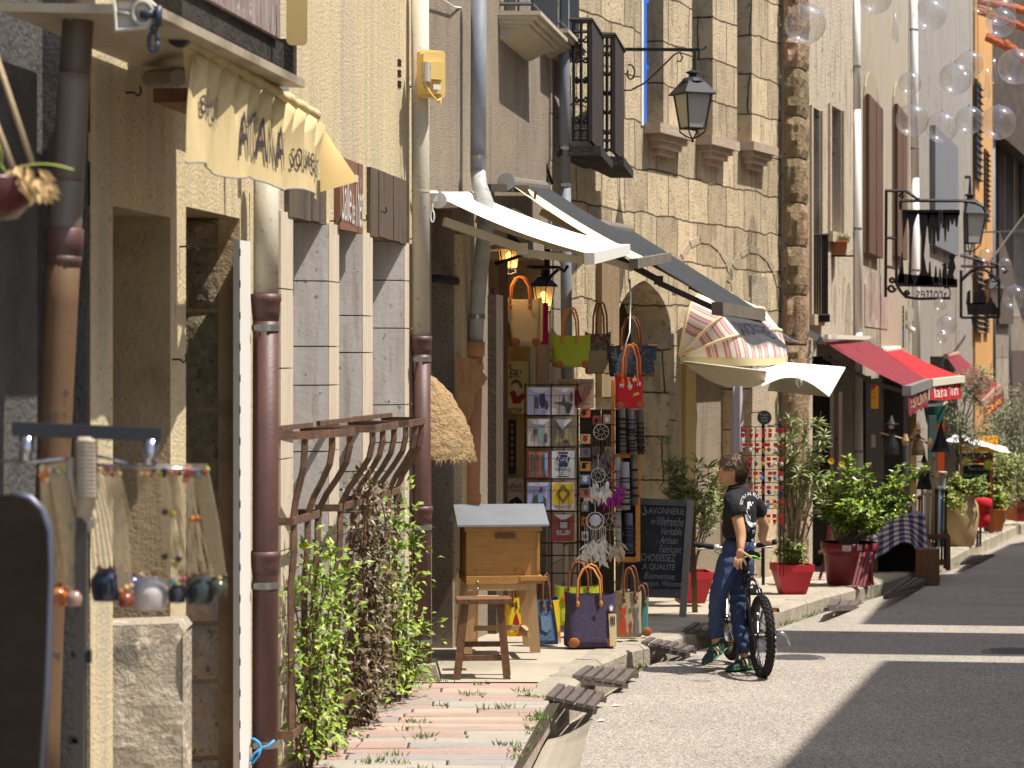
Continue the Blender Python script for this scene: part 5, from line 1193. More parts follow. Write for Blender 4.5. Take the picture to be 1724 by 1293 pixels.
def vine(label, a0, a1, ztop, zbot, n, mats, spread=.13, t0=.05):
    root = thing('climbing_plant', label, 'plant', W1.pt((a0 + a1) / 2, .1, .1), 'plants climbing through the grilles')
    st = MB(); lf = MB(); tips = []
    for k in range(n):
        s = RND.uniform(a0, a1); h = zbot + (ztop - zbot) * RND.random() ** .7; p = W1.pt(s, t0 + RND.uniform(0, .06), zbot); pts = [p]
        m = max(2, int((h - zbot) / .12))
        for i in range(m):
            p = p + V((RND.gauss(0, .022), RND.gauss(0, .03), (h - zbot) / m)) + W1.n * RND.gauss(.003, .012); pts.append(p)
        st.tube(pts, [.006 - .003 * i / len(pts) for i in range(len(pts))], 5)
        for i, q in enumerate(pts[1:]):
            f = i / m
            for c in range(RND.randint(12, 20)):
                d = V((RND.gauss(0, 1), RND.gauss(-.25, 1), RND.gauss(.15, .7))); d.normalize()
                base = q + d * RND.uniform(.0, spread) + V((0, 0, RND.uniform(-.05, .05)))
                lf.leaf(base, d + V((0, 0, -.15)), RND.uniform(.022, .066), RND.uniform(.013, .034), V((RND.gauss(.5, .5), RND.gauss(-.4, .5), 1)))
        for c in range(7):                            # leafy tip
            d = V((RND.gauss(0, .7), RND.gauss(0, .7), RND.uniform(.2, 1))); lf.leaf(pts[-1], d, RND.uniform(.04, .08), .022, V((0, -1, .5)))
    st.build('stems', m_stem, root); lf.build('foliage', mats, root)
vine('bright green climber filling the nearest grille down to the pavement', gr_s[0][0] - .0, gr_s[0][1] + .02, 1.22, .1, 15, m_vine, .12, .07)
vine('dark reddish green climber in the middle grille', gr_s[1][0], gr_s[1][1], 1.36, .1, 15, m_vine2, .13, .05)
vine('light green climber in the furthest grille with a tall loose shoot', gr_s[2][0], gr_s[2][1], 1.34, .11, 15, m_vine, .14, .06)

# ================================================================ beehive on its stand and the stool
hv = thing('beehive', 'pine beehive box with a grey metal roof standing on a wooden trestle', 'beehive', P(848, 1100, 14.5))
Hc = P(847, 1100, 14.45); Rz = Matrix.Rotation(rad(7), 3, 'Z'); k_ = 14.45 / 4000
def hb(mb, x0, x1, y0, y1, z0, z1):
    c = V(((x0 + x1) / 2, (y0 + y1) / 2, (z0 + z1) / 2)); mb.box(Hc + Rz @ c, (x1 - x0, y1 - y0, z1 - z0), Rz); return mb
fl = Hc.z - .005
hb(mb := MB(), -.225, .225, 0, .40, .475, .74); mb.build('hive_body', m_wood_or, hv)
mb = MB(); hb(mb, -.235, .235, -.012, .41, .742, .80); mb.build('hive_cover', M('darker_pine', (.48, .25, .085), (.40, .2, .06), s=5, st=(1, 1, 7), r=.55), hv)
mb = MB(); hb(mb, -.225, -.205, -.012, -.001, .50, .735); hb(mb, .205, .225, -.012, -.001, .50, .735); hb(mb, -.228, .235, -.035, .42, .425, .473); hb(mb, .10, .26, -.05, -.034, .445, .47); mb.build('hive_floor', m_wood_or, hv)
mb = MB(); hb(mb, -.05, .075, -.014, -.002, .70, .728); mb.build('hand_hold', m_wood_br, hv)
mb = MB()
rf = [(-.285, -.06, .775), (.275, -.06, .775), (.275, .19, .885), (-.285, .19, .885), (.275, .47, .775), (-.285, .47, .775)]
q = [Hc + Rz @ V(p) for p in rf]; d_ = V((0, 0, .012)); q2 = [p + d_ for p in q]
for s_ in (q, q2): mb.quad(s_[0], s_[1], s_[2], s_[3]); mb.quad(s_[3], s_[2], s_[4], s_[5])
for a, b2 in ((0, 1), (1, 2), (2, 4), (4, 5), (5, 3), (3, 0)): mb.quad(q[a], q[b2], q2[b2], q2[a])
mb.build('metal_roof', M('galvanised_sheet', (.34, .36, .39), (.27, .28, .3), s=4, r=.4, met=.6, c3=(.33, .25, .19), s3=5, t3=.66), hv)
mb = MB(); mb.poly([Hc + Rz @ V((.236, -.0, .80)), Hc + Rz @ V((.236, .38, .80)), Hc + Rz @ V((.236, .19, .872))]); mb.build('gable', m_wood_or, hv)
m_wood_pale = M('pale_timber', (.50, .33, .17), (.42, .26, .12), s=6, st=(5, 5, .6), r=.7)
for x, y, s_ in ((-.19, .02, -1), (.17, .02, 1), (-.19, .36, -1), (.17, .36, 1)):
    mb = MB(); a, b2 = Hc + Rz @ V((x, y, .425)), Hc + Rz @ V((x + .03 * s_, y, .0)); mb.strip([a, b2], .065, .045, V((1, 0, 0))); mb.build('leg', m_wood_pale, hv)
mb = MB(); hb(mb, -.22, .2, -.03, -.004, .385, .424); hb(mb, -.2, .18, .38, .4, .38, .424); hb(mb, -.2, -.17, 0, .4, .09, .13); hb(mb, .15, .18, 0, .4, .09, .13); hb(mb, -.19, .17, .34, .36, .1, .13); mb.build('trestle_rail', m_wood_pale, hv)
mb = MB()
for x in (-.16, .165):
    for z in (.398, .44): mb.ball(Hc + Rz @ V((x, -.037, z)), .0075, 8)
mb.build('screw', m_steel, hv)
st_ = thing('wooden_stool', 'small dark wooden stool with splayed legs in front of the beehive', 'stool', P(812, 1143, 13.65))
Sc = P(814, 1143, 13.7); Rz2 = Matrix.Rotation(rad(4), 3, 'Z')
mb = MB(); mb.box(Sc + V((0, .0, .455)), (.315, .2, .028), Rz2); mb.build('seat', m_wood_br, st_)
for x, y in ((-.11, -.06), (.09, -.06), (-.10, .07), (.10, .07)):
    mb = MB(); mb.strip([Sc + Rz2 @ V((x, y, .44)), Sc + Rz2 @ V((x * 1.45, y * 1.5, .0))], .042, .036, V((1, 0, 0))); mb.build('leg', m_wood_br, st_)
mb = MB()
for z, x in ((.13, .15),): mb.strip([Sc + Rz2 @ V((-x, -.075, z)), Sc + Rz2 @ V((x * .9, -.075, z))], .03, .02, V((0, 0, 1))); mb.strip([Sc + Rz2 @ V((-.13, .09, z + .06)), Sc + Rz2 @ V((.13, .09, z + .06))], .03, .02, V((0, 0, 1)))
mb.build('stretcher', m_wood_br, st_)
tag(turn(MB().box(P(822, 1008, 14.0), (.13, .1, .03)), P(822, 1008, 14.0), .1).build('wood_block', m_wood_pale), 'pale wooden block lying behind the stool seat', 'block')
# half dome of old straw hive on the wall, and the hide shaped board
mb = MB(); c = W2.pt(W2.s_at(722, .02), .02, 0); Yd = c.y; zt, zb = HC - (632 - HY) * Yd / FPX, HC - (772 - HY) * Yd / FPX
def dome(u, v):
    th = -math.pi / 2 + math.pi * u; r = .27 * math.sin(math.pi / 2 * min(1, (1 - v) * 1.0)) ** .75; z = zb + (zt - zb) * v
    rg = .012 * NZ.noise(V((th * 3, z * 14, 0))) + .006 * NZ.noise(V((th * 9, z * 50, 3)))
    rg += .008 * abs(math.sin(z * 62 + .6 * math.sin(th * 2)))
    if v < .02: z += .02 * NZ.noise(V((th * 8, 0, 5)))
    return V((c.x, c.y, z)) + W2.n * (math.cos(th) * (r + rg)) + W2.u * (math.sin(th) * (r + rg))
mb.sheet(dome, 40, 26); mb.sheet(lambda u, v: dome(u, .0) .lerp(dome(u, 0.0) - W2.n * .03 * math.cos(-math.pi / 2 + math.pi * u), v), 40, 1)
for i in range(170):
    q_ = dome(RND.random(), 0); mb.leaf(q_ + V((0, 0, .015)), V((RND.gauss(0, .3), RND.gauss(0, .3), -1)), RND.uniform(.02, .05), .006, V((1, -1, 0)))
tag(mb.build('straw_dome', M('mud_straw', (.46, .31, .16), (.36, .24, .12), s=9, r=.95, b=2.0, bs=30, c3=(.16, .1, .05), s3=26, t3=.63), smooth=True), 'half dome of mud covered straw fixed to the wall behind the tall downpipe', 'straw hive')
mb = MB(); Yb = 15.0; pts = [(768, 592), (776, 604), (787, 601), (800, 606), (806, 618), (812, 628), (820, 636), (813, 648), (802, 655), (797, 664), (795, 690), (786, 712), (768, 722), (765, 690)]
mb.prism([P(x, y, Yb) for x, y in pts], V((.006, .022, 0)))
tag(mb.build('carved_board', M('orange_hide', (.50, .27, .10), (.36, .19, .08), s=8, st=(5, 5, 1.2), r=.7, b=.6, bs=30)), 'orange brown hide shaped wooden board beside the terracotta pipe', 'board')

# ================================================================ souvenir shop : post, panel, posters
Yp = 17.3
def slab(mb, x0, y0, x1, y1, Y, th=.02):
    a, b2 = P(x0, y0, Y), P(x1, y1, Y); mb.hexa([V((a.x, Y, b2.z)), V((b2.x, Y, b2.z)), V((b2.x, Y + th, b2.z)), V((a.x, Y + th, b2.z))], [a, V((b2.x, Y, a.z)), V((b2.x, Y + th, a.z)), a + V((0, th, 0))]); return mb
tag(slab(MB(), 840, 440, 855, 1075, Yp, .1).build('wooden_post', m_wood_br), 'dark brown wooden post at the corner of the souvenir shop', 'post')
tag(slab(MB(), 826, 485, 832, 1000, 17.0, .08).build('wooden_post', m_wood_br), 'thin red brown post edging the row of tin plates left of the dark post', 'post')
pn = tag(slab(MB(), 850, 575, 905, 1060, 18.2, .04).build('notice_board', M('ochre_board', (.42, .27, .09), (.36, .22, .07), s=3, r=.8)), 'tall ochre display board with posters left of the plate rack', 'panel')
tag(slab(MB(), 893, 570, 902, 655, 18.0, .04).build('wooden_strip', m_pipe_cream), 'worn whitish wooden strip below the straw bag', 'strip')
def plate(name, label, cat, x0, y0, x1, y1, Y, mat, group=None, th=.012):
    r = thing(name, label, cat, P(x0, y1, Y), group); slab(MB(), x0, y0, x1, y1, Y, th).build('sheet', mat, r); return r
def shp(root, nm, Y, mat, polys, off=.003):
    mb = MB()
    for pl in polys: mb.prism([P(x, y, Y - off) for x, y in pl], V((0, off * .6, 0)))
    return mb.build(nm, mat, root)
def ell(cx, cy, rx, ry, n=14): return [(cx + rx * math.cos(6.283 * i / n), cy + ry * math.sin(6.283 * i / n)) for i in range(n)]
def wr(root, txt, x0, y0, x1, y1, Y, mat, shear=0, off=.005, nm='lettering'):
    mb = MB(); write(mb, txt, lambda a, b2: P(x0 + (x1 - x0) * a, y1 + (y0 - y1) * b2, Y - off), shear); return mb.build(nm, mat, root)
ink = MS('printed_black', (24, 22, 22)); redk = MS('printed_red', (150, 28, 30)); cr_ = MS('aged_print', (206, 182, 120)); skin_p = MS('printed_skin', (220, 186, 150))
r = plate('tin_poster', 'yellowed poster of a woman in red with slanted black words', 'poster', 853, 608, 890, 696, 18.1, cr_)
wr(r, 'E', 857, 613, 862, 621, 18.1, ink); wr(r, 'ER!', 857, 622, 878, 636, 18.1, ink, .3); wr(r, 'orrow', 856, 687, 880, 695, 18.1, ink, .4)
shp(r, 'figure', 18.1, redk, [[(858, 660), (866, 657), (872, 668), (880, 660), (884, 668), (876, 679), (864, 680)]]); shp(r, 'face', 18.1, skin_p, [ell(868, 650, 5, 7)], .004); shp(r, 'hair', 18.1, MS('printed_brown', (120, 84, 40)), [[(860, 650), (862, 641), (870, 638), (878, 644), (880, 654), (875, 652), (872, 645), (864, 646)]], .006)
r = plate('tin_poster', 'tall narrow black poster with a column of small figures', 'poster', 856, 707, 869, 798, 18.1, ink)
shp(r, 'figures', 18.1, MS('muted_print', (120, 96, 80)), [ell(862, 716 + i * 11, 2.5, 4) for i in range(7)])
r = plate('tin_poster', 'pale poster with red script and a motorbike at the foot of the ochre board', 'poster', 854, 805, 881, 856, 18.1, MS('grey_print', (176, 162, 140)))
wr(r, 'dian', 857, 813, 878, 822, 18.1, redk, .3); wr(r, 'CYCLES', 857, 824, 879, 828, 18.1, ink); shp(r, 'motorbike', 18.1, ink, [ell(861, 848, 5, 6), ell(875, 848, 5, 6), [(860, 842), (870, 836), (878, 842), (870, 848)]])
r = plate('tin_poster', 'cream poster of magnets with large orange capitals behind the plate rack', 'poster', 938, 638, 1000, 687, 17.6, MS('cream_print', (214, 200, 160)))
wr(r, 'MAGNETS & ANNÉES', 941, 641, 997, 647, 17.6, MS('teal_print', (70, 120, 110)))
for i, t in enumerate(('WON', 'DER', 'FUL')): wr(r, t, 982, 650 + i * 9, 996, 657 + i * 9, 17.6, MS('orange_red_print', (186, 62, 30)))
wr(r, 'tour', 982, 677, 994, 682, 17.6, ink, .4); shp(r, 'figure', 17.6, redk, [[(958, 655), (972, 652), (976, 664), (982, 676), (968, 684), (960, 670)]]); shp(r, 'face', 17.6, MS('orange_print', (216, 150, 60)), [ell(967, 652, 6, 6)], .004)
# left column of tin plates seen at an angle
cols = [(120, 150, 190), (196, 80, 60), (210, 205, 190), (200, 190, 70), (150, 60, 70), (90, 90, 120), (70, 110, 170)]
yy = 497
for i, (c, h) in enumerate(zip(cols, (62, 42, 36, 74, 44, 78, 48))):
    r = plate('tin_plate', ('pale blue', 'brick red', 'off white', 'mustard yellow', 'wine red', 'slate', 'bright blue')[i] + ' tin plate in the narrow column at the shop corner', 'plate', 832, yy, 840, yy + h - 4, 16.95 + i * .01, MS('plate%d' % i, c), 'tin plates at the shop corner')
    shp(r, 'motif', 16.95 + i * .01, cr_ if i % 2 else ink, [ell(836, yy + h * .4, 2.6, h * .22), [(833, yy + h * .7), (839, yy + h * .66), (839, yy + h * .8), (833, yy + h * .84)]]); yy += h

# ================================================================ rack of picture plates
rk = thing('plate_rack', 'black wire rack holding pairs of wrapped picture plates', 'rack', P(928, 1060, 17.0)); Yr = 17.0
mb = MB()
for x in (884, 929, 972): mb.tube([P(x, 645, Yr + .02), P(x, 1062, Yr + .02)], .006, 5)
for y in (648, 700, 753, 806, 861, 914, 935, 965): mb.tube([P(882, y, Yr + .01), P(974, y, Yr + .01)], .005, 5); mb.tube([P(974, y, Yr + .01), P(980, y - 3, Yr + .3)], .005, 5)
for y0 in (680, 733, 786, 840, 892):
    for x in (900, 916, 942, 958): mb.tube([P(x, y0 - 14, Yr - .035), P(x, y0 + 18, Yr - .035)], .0022, 4)
    mb.tube([P(884, y0 - 14, Yr - .035), P(972, y0 - 14, Yr - .035)], .0022, 4)
mb.build('wire_frame', m_black, rk)
mb = MB(); mb.tube([P(962, 912, Yr + .1), P(962, 1062, Yr + .1)], .02, 8); mb.build('pole', m_steel, rk)
wrapw = MS('wrapped_white', (196, 194, 202), r=.25)
lav = MS('lavender_plate', (168, 168, 206), r=.25); pinkp = MS('pinkish_plate', (186, 172, 170), r=.25); redp = MS('terracotta_plate', (140, 62, 50), r=.25); brp = MS('brown_plate', (120, 104, 84), r=.25); yel = MS('yellow_plate', (226, 190, 30), r=.25); pale = MS('pale_plate', (205, 208, 206), r=.25); navy = MS('navy_print', (34, 44, 96), r=.3); greyp = MS('grey_figure', (92, 84, 80)); tealp = MS('sea_green_print', (120, 160, 150)); lb_ = MS('light_blue_print', (120, 160, 200)); skyp = MS('sky_print', (140, 170, 220)); whp = MS('white_print', (235, 220, 215))
def pc(label, col, row, mat):
    x0 = 888 + col * 41; y0 = 652 + row * 53.0 + (1 if row > 1 else 0)
    r = plate('picture_plate', label, 'plate', x0, y0, x0 + 38, y0 + 46, Yr - .02, mat, 'wrapped picture plates on the wire rack', .02)
    return r, x0, y0
Yq = Yr - .02
r, x, y = pc('lavender plate with a blue car at the top left of the rack', 0, 0, lav)
shp(r, 'picture', Yq, navy, [[(x + 20, y + 12), (x + 29, y + 10), (x + 31, y + 30), (x + 24, y + 36), (x + 20, y + 28)]]); shp(r, 'picture', Yq, greyp, [[(x + 12, y + 16), (x + 19, y + 16), (x + 19, y + 36), (x + 12, y + 36)], ell(x + 32, y + 30, 3.4, 8)], .004); shp(r, 'wrap_fold', Yq, wrapw, [[(x + 2, y + 1), (x + 36, y + 1), (x + 26, y + 9), (x + 12, y + 9)]], .005)
r, x, y = pc('pinkish plate with an iron lattice tower at the top right of the rack', 1, 0, pinkp)
shp(r, 'picture', Yq, greyp, [[(x + 17, y + 24), (x + 20, y + 10), (x + 23, y + 24), (x + 36, y + 28), (x + 30, y + 44), (x + 24, y + 44), (x + 22, y + 32), (x + 4, y + 27), (x + 4, y + 25)], ell(x + 33, y + 16, 2.4, 9)]); shp(r, 'wrap_fold', Yq, wrapw, [[(x + 2, y + 1), (x + 36, y + 1), (x + 24, y + 9), (x + 16, y + 8)]], .005)
r, x, y = pc('grey white plate with a sea green car in the second row', 0, 1, pinkp)
shp(r, 'picture', Yq, tealp, [[(x + 19, y + 14), (x + 26, y + 13), (x + 28, y + 36), (x + 21, y + 40), (x + 18, y + 28)]]); shp(r, 'picture', Yq, greyp, [[(x + 10, y + 18), (x + 17, y + 17), (x + 17, y + 28), (x + 10, y + 28)], ell(x + 31, y + 32, 2.6, 9)], .004); shp(r, 'wrap_fold', Yq, wrapw, [[(x + 2, y + 1), (x + 36, y + 1), (x + 28, y + 10), (x + 10, y + 9)]], .005)
r, x, y = pc('brown plate with a road scene on the right of the second row', 1, 1, brp)
shp(r, 'picture', Yq, MS('olive_print', (150, 140, 96)), [[(x + 8, y + 20), (x + 30, y + 16), (x + 36, y + 44), (x + 4, y + 44)]]); shp(r, 'picture', Yq, greyp, [ell(x + 18, y + 24, 4, 10), ell(x + 23, y + 38, 5, 4)], .004); shp(r, 'wrap_fold', Yq, wrapw, [[(x + 6, y + 1), (x + 34, y + 1), (x + 22, y + 14), (x + 17, y + 18)]], .005)
r, x, y = pc('red framed plate of a narrow street in the third row', 0, 2, redp)
shp(r, 'picture', Yq, MS('street_print', (150, 116, 92)), [[(x + 3, y + 3), (x + 34, y + 3), (x + 34, y + 44), (x + 3, y + 44)]], .003); shp(r, 'picture', Yq, greyp, [[(x + 6, y + 4), (x + 11, y + 6), (x + 12, y + 30), (x + 6, y + 38)], [(x + 24, y + 8), (x + 28, y + 6), (x + 28, y + 32), (x + 24, y + 28)]], .005); shp(r, 'picture', Yq, skyp, [[(x + 29, y + 5), (x + 34, y + 3), (x + 34, y + 44), (x + 29, y + 36)]], .006); shp(r, 'picture', Yq, redp, [[(x + 16, y + 6), (x + 21, y + 8), (x + 20, y + 34), (x + 15, y + 30)]], .006)
r, x, y = pc('pale plate with a dark blue oval badge and parking words', 1, 2, pale)
shp(r, 'badge', Yq, navy, [ell(x + 19, y + 13, 11.5, 7, 20), [(x + 12, y + 20), (x + 27, y + 20), (x + 27, y + 27), (x + 12, y + 27)], [(x + 11, y + 2), (x + 28, y + 2), (x + 28, y + 5), (x + 11, y + 5)]]); shp(r, 'badge_rim', Yq, whp, [ell(x + 19, y + 13, 12.6, 8.1, 20)], .002)
wr(r, 'Ford', x + 10, y + 8.5, x + 28, y + 17.5, Yq, whp, .3); wr(r, 'PARKING', x + 5.5, y + 29, x + 32, y + 34.5, Yq, navy); wr(r, 'ONLY', x + 11, y + 35.5, x + 26, y + 41, Yq, navy); shp(r, 'small_line', Yq, navy, [[(x + 9, y + 42.6), (x + 28, y + 42.6), (x + 28, y + 44.4), (x + 9, y + 44.4)]])
r, x, y = pc('lavender plate with a pale blue scooter in the fourth row', 0, 3, lav)
shp(r, 'picture', Yq, greyp, [[(x + 9, y + 26), (x + 18, y + 18), (x + 22, y + 8), (x + 26, y + 8), (x + 24, y + 20), (x + 32, y + 28), (x + 32, y + 40), (x + 8, y + 40)]]); shp(r, 'picture', Yq, lb_, [[(x + 17, y + 18), (x + 26, y + 20), (x + 27, y + 32), (x + 18, y + 36)]], .005); shp(r, 'wrap_fold', Yq, wrapw, [[(x + 2, y + 1), (x + 36, y + 1), (x + 34, y + 5), (x + 4, y + 6)]], .006)
r, x, y = pc('yellow plate with a striped diamond emblem in the fourth row', 1, 3, whp)
shp(r, 'ground', Yq, yel, [[(x + 2, y + 2), (x + 36, y + 2), (x + 36, y + 37), (x + 2, y + 37)]], .002)
for k in range(4):
    f0, f1 = 1 - k * .13, 1 - k * .13 - .065; cx_, cy_ = x + 19, y + 19.5
    dm = lambda f: [(cx_, cy_ - 17 * f), (cx_ + 13 * f, cy_), (cx_, cy_ + 17 * f), (cx_ - 13 * f, cy_)]
    A_, B_ = dm(f0), dm(f1)
    shp(r, 'diamond', Yq, greyp, [[A_[i], A_[(i + 1) % 4], B_[(i + 1) % 4], B_[i]] for i in range(4)], .004 + k * .0004)
wr(r, 'RENAULT', x + 5, y + 39, x + 34, y + 44, Yq, ink)
r, x, y = pc('dark red plate with an old car front in the bottom row', 1, 4, redp)
shp(r, 'picture', Yq, MS('chrome_print', (170, 170, 176)), [ell(x + 12, y + 30, 5, 3), ell(x + 27, y + 30, 5, 3), [(x + 8, y + 33), (x + 31, y + 33), (x + 30, y + 36), (x + 9, y + 36)], [(x + 14, y + 14), (x + 26, y + 14), (x + 26, y + 24), (x + 14, y + 24)]]); shp(r, 'wrap_fold', Yq, wrapw, [[(x + 3, y + 1), (x + 36, y + 1), (x + 24, y + 9), (x + 16, y + 10)]], .005)
for i, (yy, c, lb) in enumerate(((687, (190, 92, 62), 'orange'), (731, (196, 170, 120), 'sand coloured'), (754, (120, 104, 120), 'mauve'), (777, (206, 150, 60), 'amber'), (799, (92, 132, 178), 'blue'), (822, (180, 110, 84), 'salmon'))):
    r = plate('picture_magnet', lb + ' square magnet in the column right of the plate rack', 'magnet', 977, yy, 994, yy + 16, 16.9, MS('mag%d' % i, c, r=.3), 'square magnets beside the plate rack', .008)
    shp(r, 'motif', 16.9, (ink, redk, greyp, ink, whp, greyp)[i], [ell(985 + (i % 3 - 1) * 2, yy + 8, 4, 4.5), [(980, yy + 2), (991, yy + 2), (991, yy + 4), (980, yy + 4)]])
for i, (xx, yy, c, lb) in enumerate(((998, 700, (150, 60, 54), 'dark red'), (1016, 698, (186, 160, 120), 'tan'), (998, 752, (90, 110, 90), 'grey green'), (1018, 752, (190, 150, 70), 'ochre'), (999, 775, (170, 150, 170), 'lilac'), (998, 826, (196, 186, 160), 'cream'), (1018, 836, (110, 80, 70), 'chestnut'), (979, 846, (140, 150, 170), 'steel blue'), (979, 870, (180, 120, 60), 'copper'), (979, 895, (206, 196, 180), 'ivory'))):
    r = plate('hanging_trinket', lb + ' trinket card hanging among the dream catchers', 'trinket', xx, yy, xx + 12, yy + 15, 17.05, MS('trk%d' % i, c, r=.5), 'trinket cards on the wire stand', .01); shp(r, 'motif', 17.05, (ink, whp, redk)[i % 3], [ell(xx + 6, yy + 8, 3, 4)])
rk2 = thing('wire_stand', 'dark wire stand carrying magnets and dream catchers', 'rack', P(1005, 1060, 17.2)); mb = MB()
for x in (974, 998, 1012, 1034): mb.tube([P(x, 690, 17.15), P(x, 930, 17.15)], .004, 4)
for y in (690, 715, 745, 772, 795, 820, 843, 850): mb.tube([P(974, y, 17.15), P(1036, y, 17.15)], .004, 4)
mb.tube([P(1012, 930, 17.2), P(1012, 1060, 17.2)], .02, 8); mb.build('wire_frame', m_black, rk2); slab(MB(), 976, 690, 1034, 1040, 17.75, .03).build('dark_backing', MS('brown_backing', (74, 60, 46), r=.9), rk2)  # panel added so the space behind the stand reads dark

# ================================================================ dream catchers, rolls of bracelets
feather = MS('white_feather', (226, 222, 214), r=.9)
def dreamcatcher(label, px, py, Y, R_, cm, fm, nf, drop):
    c = P(px, py, Y); r = thing('dream_catcher', label, 'dream catcher', c, 'dream catchers on the wire stand')
    mb = MB(); mb.tube([c + V((R_ * math.cos(i * .3927), 0, R_ * math.sin(i * .3927))) for i in range(17)], R_ * .055, 6); mb.tube([c + V((0, 0, R_)), c + V((0, 0, R_ + .10))], .003, 4); mb.build('hoop', cm, r, True)
    mb = MB()
    for i in range(8): mb.tube([c + V((R_ * math.cos(i * .785), 0, R_ * math.sin(i * .785))), c + V((R_ * .3 * math.cos(i * .785 + .9), 0, R_ * .3 * math.sin(i * .785 + .9)))], .0015, 3)
    mb.build('web', feather, r)
    mb = MB()
    for i in range(nf):
        x = (i / max(1, nf - 1) - .5) * 2.4 * R_; p = c + V((x, RND.uniform(-.03, .03), -R_ * .6)); L = drop * RND.uniform(.45, 1.0); q = p - V((RND.uniform(-.02, .02), 0, L)); mb.tube([p, q], .0015, 3)
        for k in range(9): mb.leaf(q + V((RND.gauss(0, .012), RND.gauss(0, .012), RND.uniform(-.01, .06))), V((RND.gauss(0, .5), RND.gauss(0, .3), -1)), RND.uniform(.05, .1), RND.uniform(.016, .03), V((0, -1, 0)))
    mb.build('feathers', fm, r)
dreamcatcher('beige pair of hoops hanging at the top of the wire stand', 1012, 727, 17.0, .055, MS('beige_yarn', (196, 178, 150)), MS('grey_feather', (120, 108, 104)), 6, .22)
dreamcatcher('white dream catcher with short fluffy feathers under the magnets', 1007, 800, 16.95, .05, feather, feather, 6, .12)
dreamcatcher('crimson and magenta dream catcher next to the striped rolls', 1027, 800, 17.0, .05, redk, MS('magenta_feather', (150, 40, 130)), 6, .16)
dreamcatcher('large dream catcher with a pearly disc and long white feathers', 1002, 877, 16.9, .062, feather, feather, 13, .24)
dreamcatcher('tan dream catcher hanging beside the large white one', 1026, 878, 17.0, .06, MS('tan_yarn', (170, 140, 110)), MS('tan_feather', (196, 176, 150)), 7, .24)
mb = MB(); mb.lathe([(.001, -.01), (.04, -.006), (.042, 0), (.04, .006), (.001, .01)], (0, 0, 0), 18); mb.v = [P(1002, 876, 16.87) + V((p.x, p.z, p.y)) for p in mb.v]
tag(mb.build('pearly_disc', MS('pearl', (190, 196, 206), r=.15, spec=.8), smooth=True), 'pearly round disc hung in the middle of the large dream catcher', 'disc')
def roll(label, px, y0, y1, Y, wpx, base, band, n):
    r = thing('bracelet_roll', label, 'roll', P(px, y1, Y), 'rolls of bracelets on the orange frame'); rr = wpx * Y / FPX / 2
    mb = MB(); mb.tube([P(px, y0, Y), P(px + 2, y1, Y)], rr, 12); mb.cm = 1
    for i in range(n):
        y = y0 + (y1 - y0) * (.25 + .72 * (i + RND.uniform(0, .6)) / n); h = RND.choice([2, 3.5, 1.5]); f = (y - y0) / (y1 - y0); mb.tube([P(px + 2 * f, y, Y), P(px + 2 * f, y + h, Y)], rr * RND.uniform(1.1, 1.3), 10)
        if i % 2: q = P(px + 2 * f + wpx * .6, y, Y - .01); mb.tube([q, q + V((.015, 0, -.03))], .003, 4)
    mb.build('roll_body', [base, band], r, True)
gr1, gr2, gr3 = MS('grey_felt', (112, 108, 100)), MS('brown_felt', (84, 70, 52)), MS('pale_felt', (178, 172, 164))
bk = MS('dark_leather', (30, 26, 24), r=.6)
roll('grey roll wound with black bracelets below the red bag', 1047, 682, 765, 17.1, 12, gr1, bk, 9); roll('second grey roll of black bracelets beside the first', 1062, 686, 765, 17.15, 12, gr1, bk, 9); roll('brown roll of bracelets nearest the stone pier', 1077, 690, 765, 17.2, 13, gr2, bk, 8)
roll('pale roll with beige bands in the middle row', 1040, 770, 860, 17.1, 10, gr3, MS('taupe_leather', (120, 104, 92)), 5); roll('mottled grey and white roll in the middle row', 1052, 778, 858, 17.05, 15, MS('speckle_felt', (150, 148, 148)), bk, 6); roll('dark grey roll in the middle row at the right', 1067, 766, 850, 17.2, 11, gr1, bk, 4)
roll('tall pale roll in the bottom row', 1040, 862, 935, 17.1, 11, gr3, MS('taupe_leather', (120, 104, 92)), 4); roll('printed roll in the bottom row by the orange frame', 1058, 864, 932, 17.15, 14, MS('print_felt', (96, 92, 100)), MS('print_dark', (52, 46, 60)), 8)
fr_o = thing('roll_frame', 'orange wooden frame holding the bracelet rolls', 'frame', P(1060, 945, 17.3)); mb = MB(); m_or = MS('orange_wood', (214, 140, 62), r=.6)
slab(mb, 1029, 640, 1035, 880, 17.3, .03); slab(mb, 1034, 764, 1078, 771, 17.31, .03); slab(mb, 1070, 771, 1078, 945, 17.3, .03); slab(mb, 1040, 938, 1070, 946, 17.32, .03); slab(mb, 1036, 772, 1048, 800, 17.34, .02); mb.build('bars', m_or, fr_o)
slab(MB(), 1036, 690, 1070, 938, 17.4, .02).build('dark_backing', m_dark, fr_o)

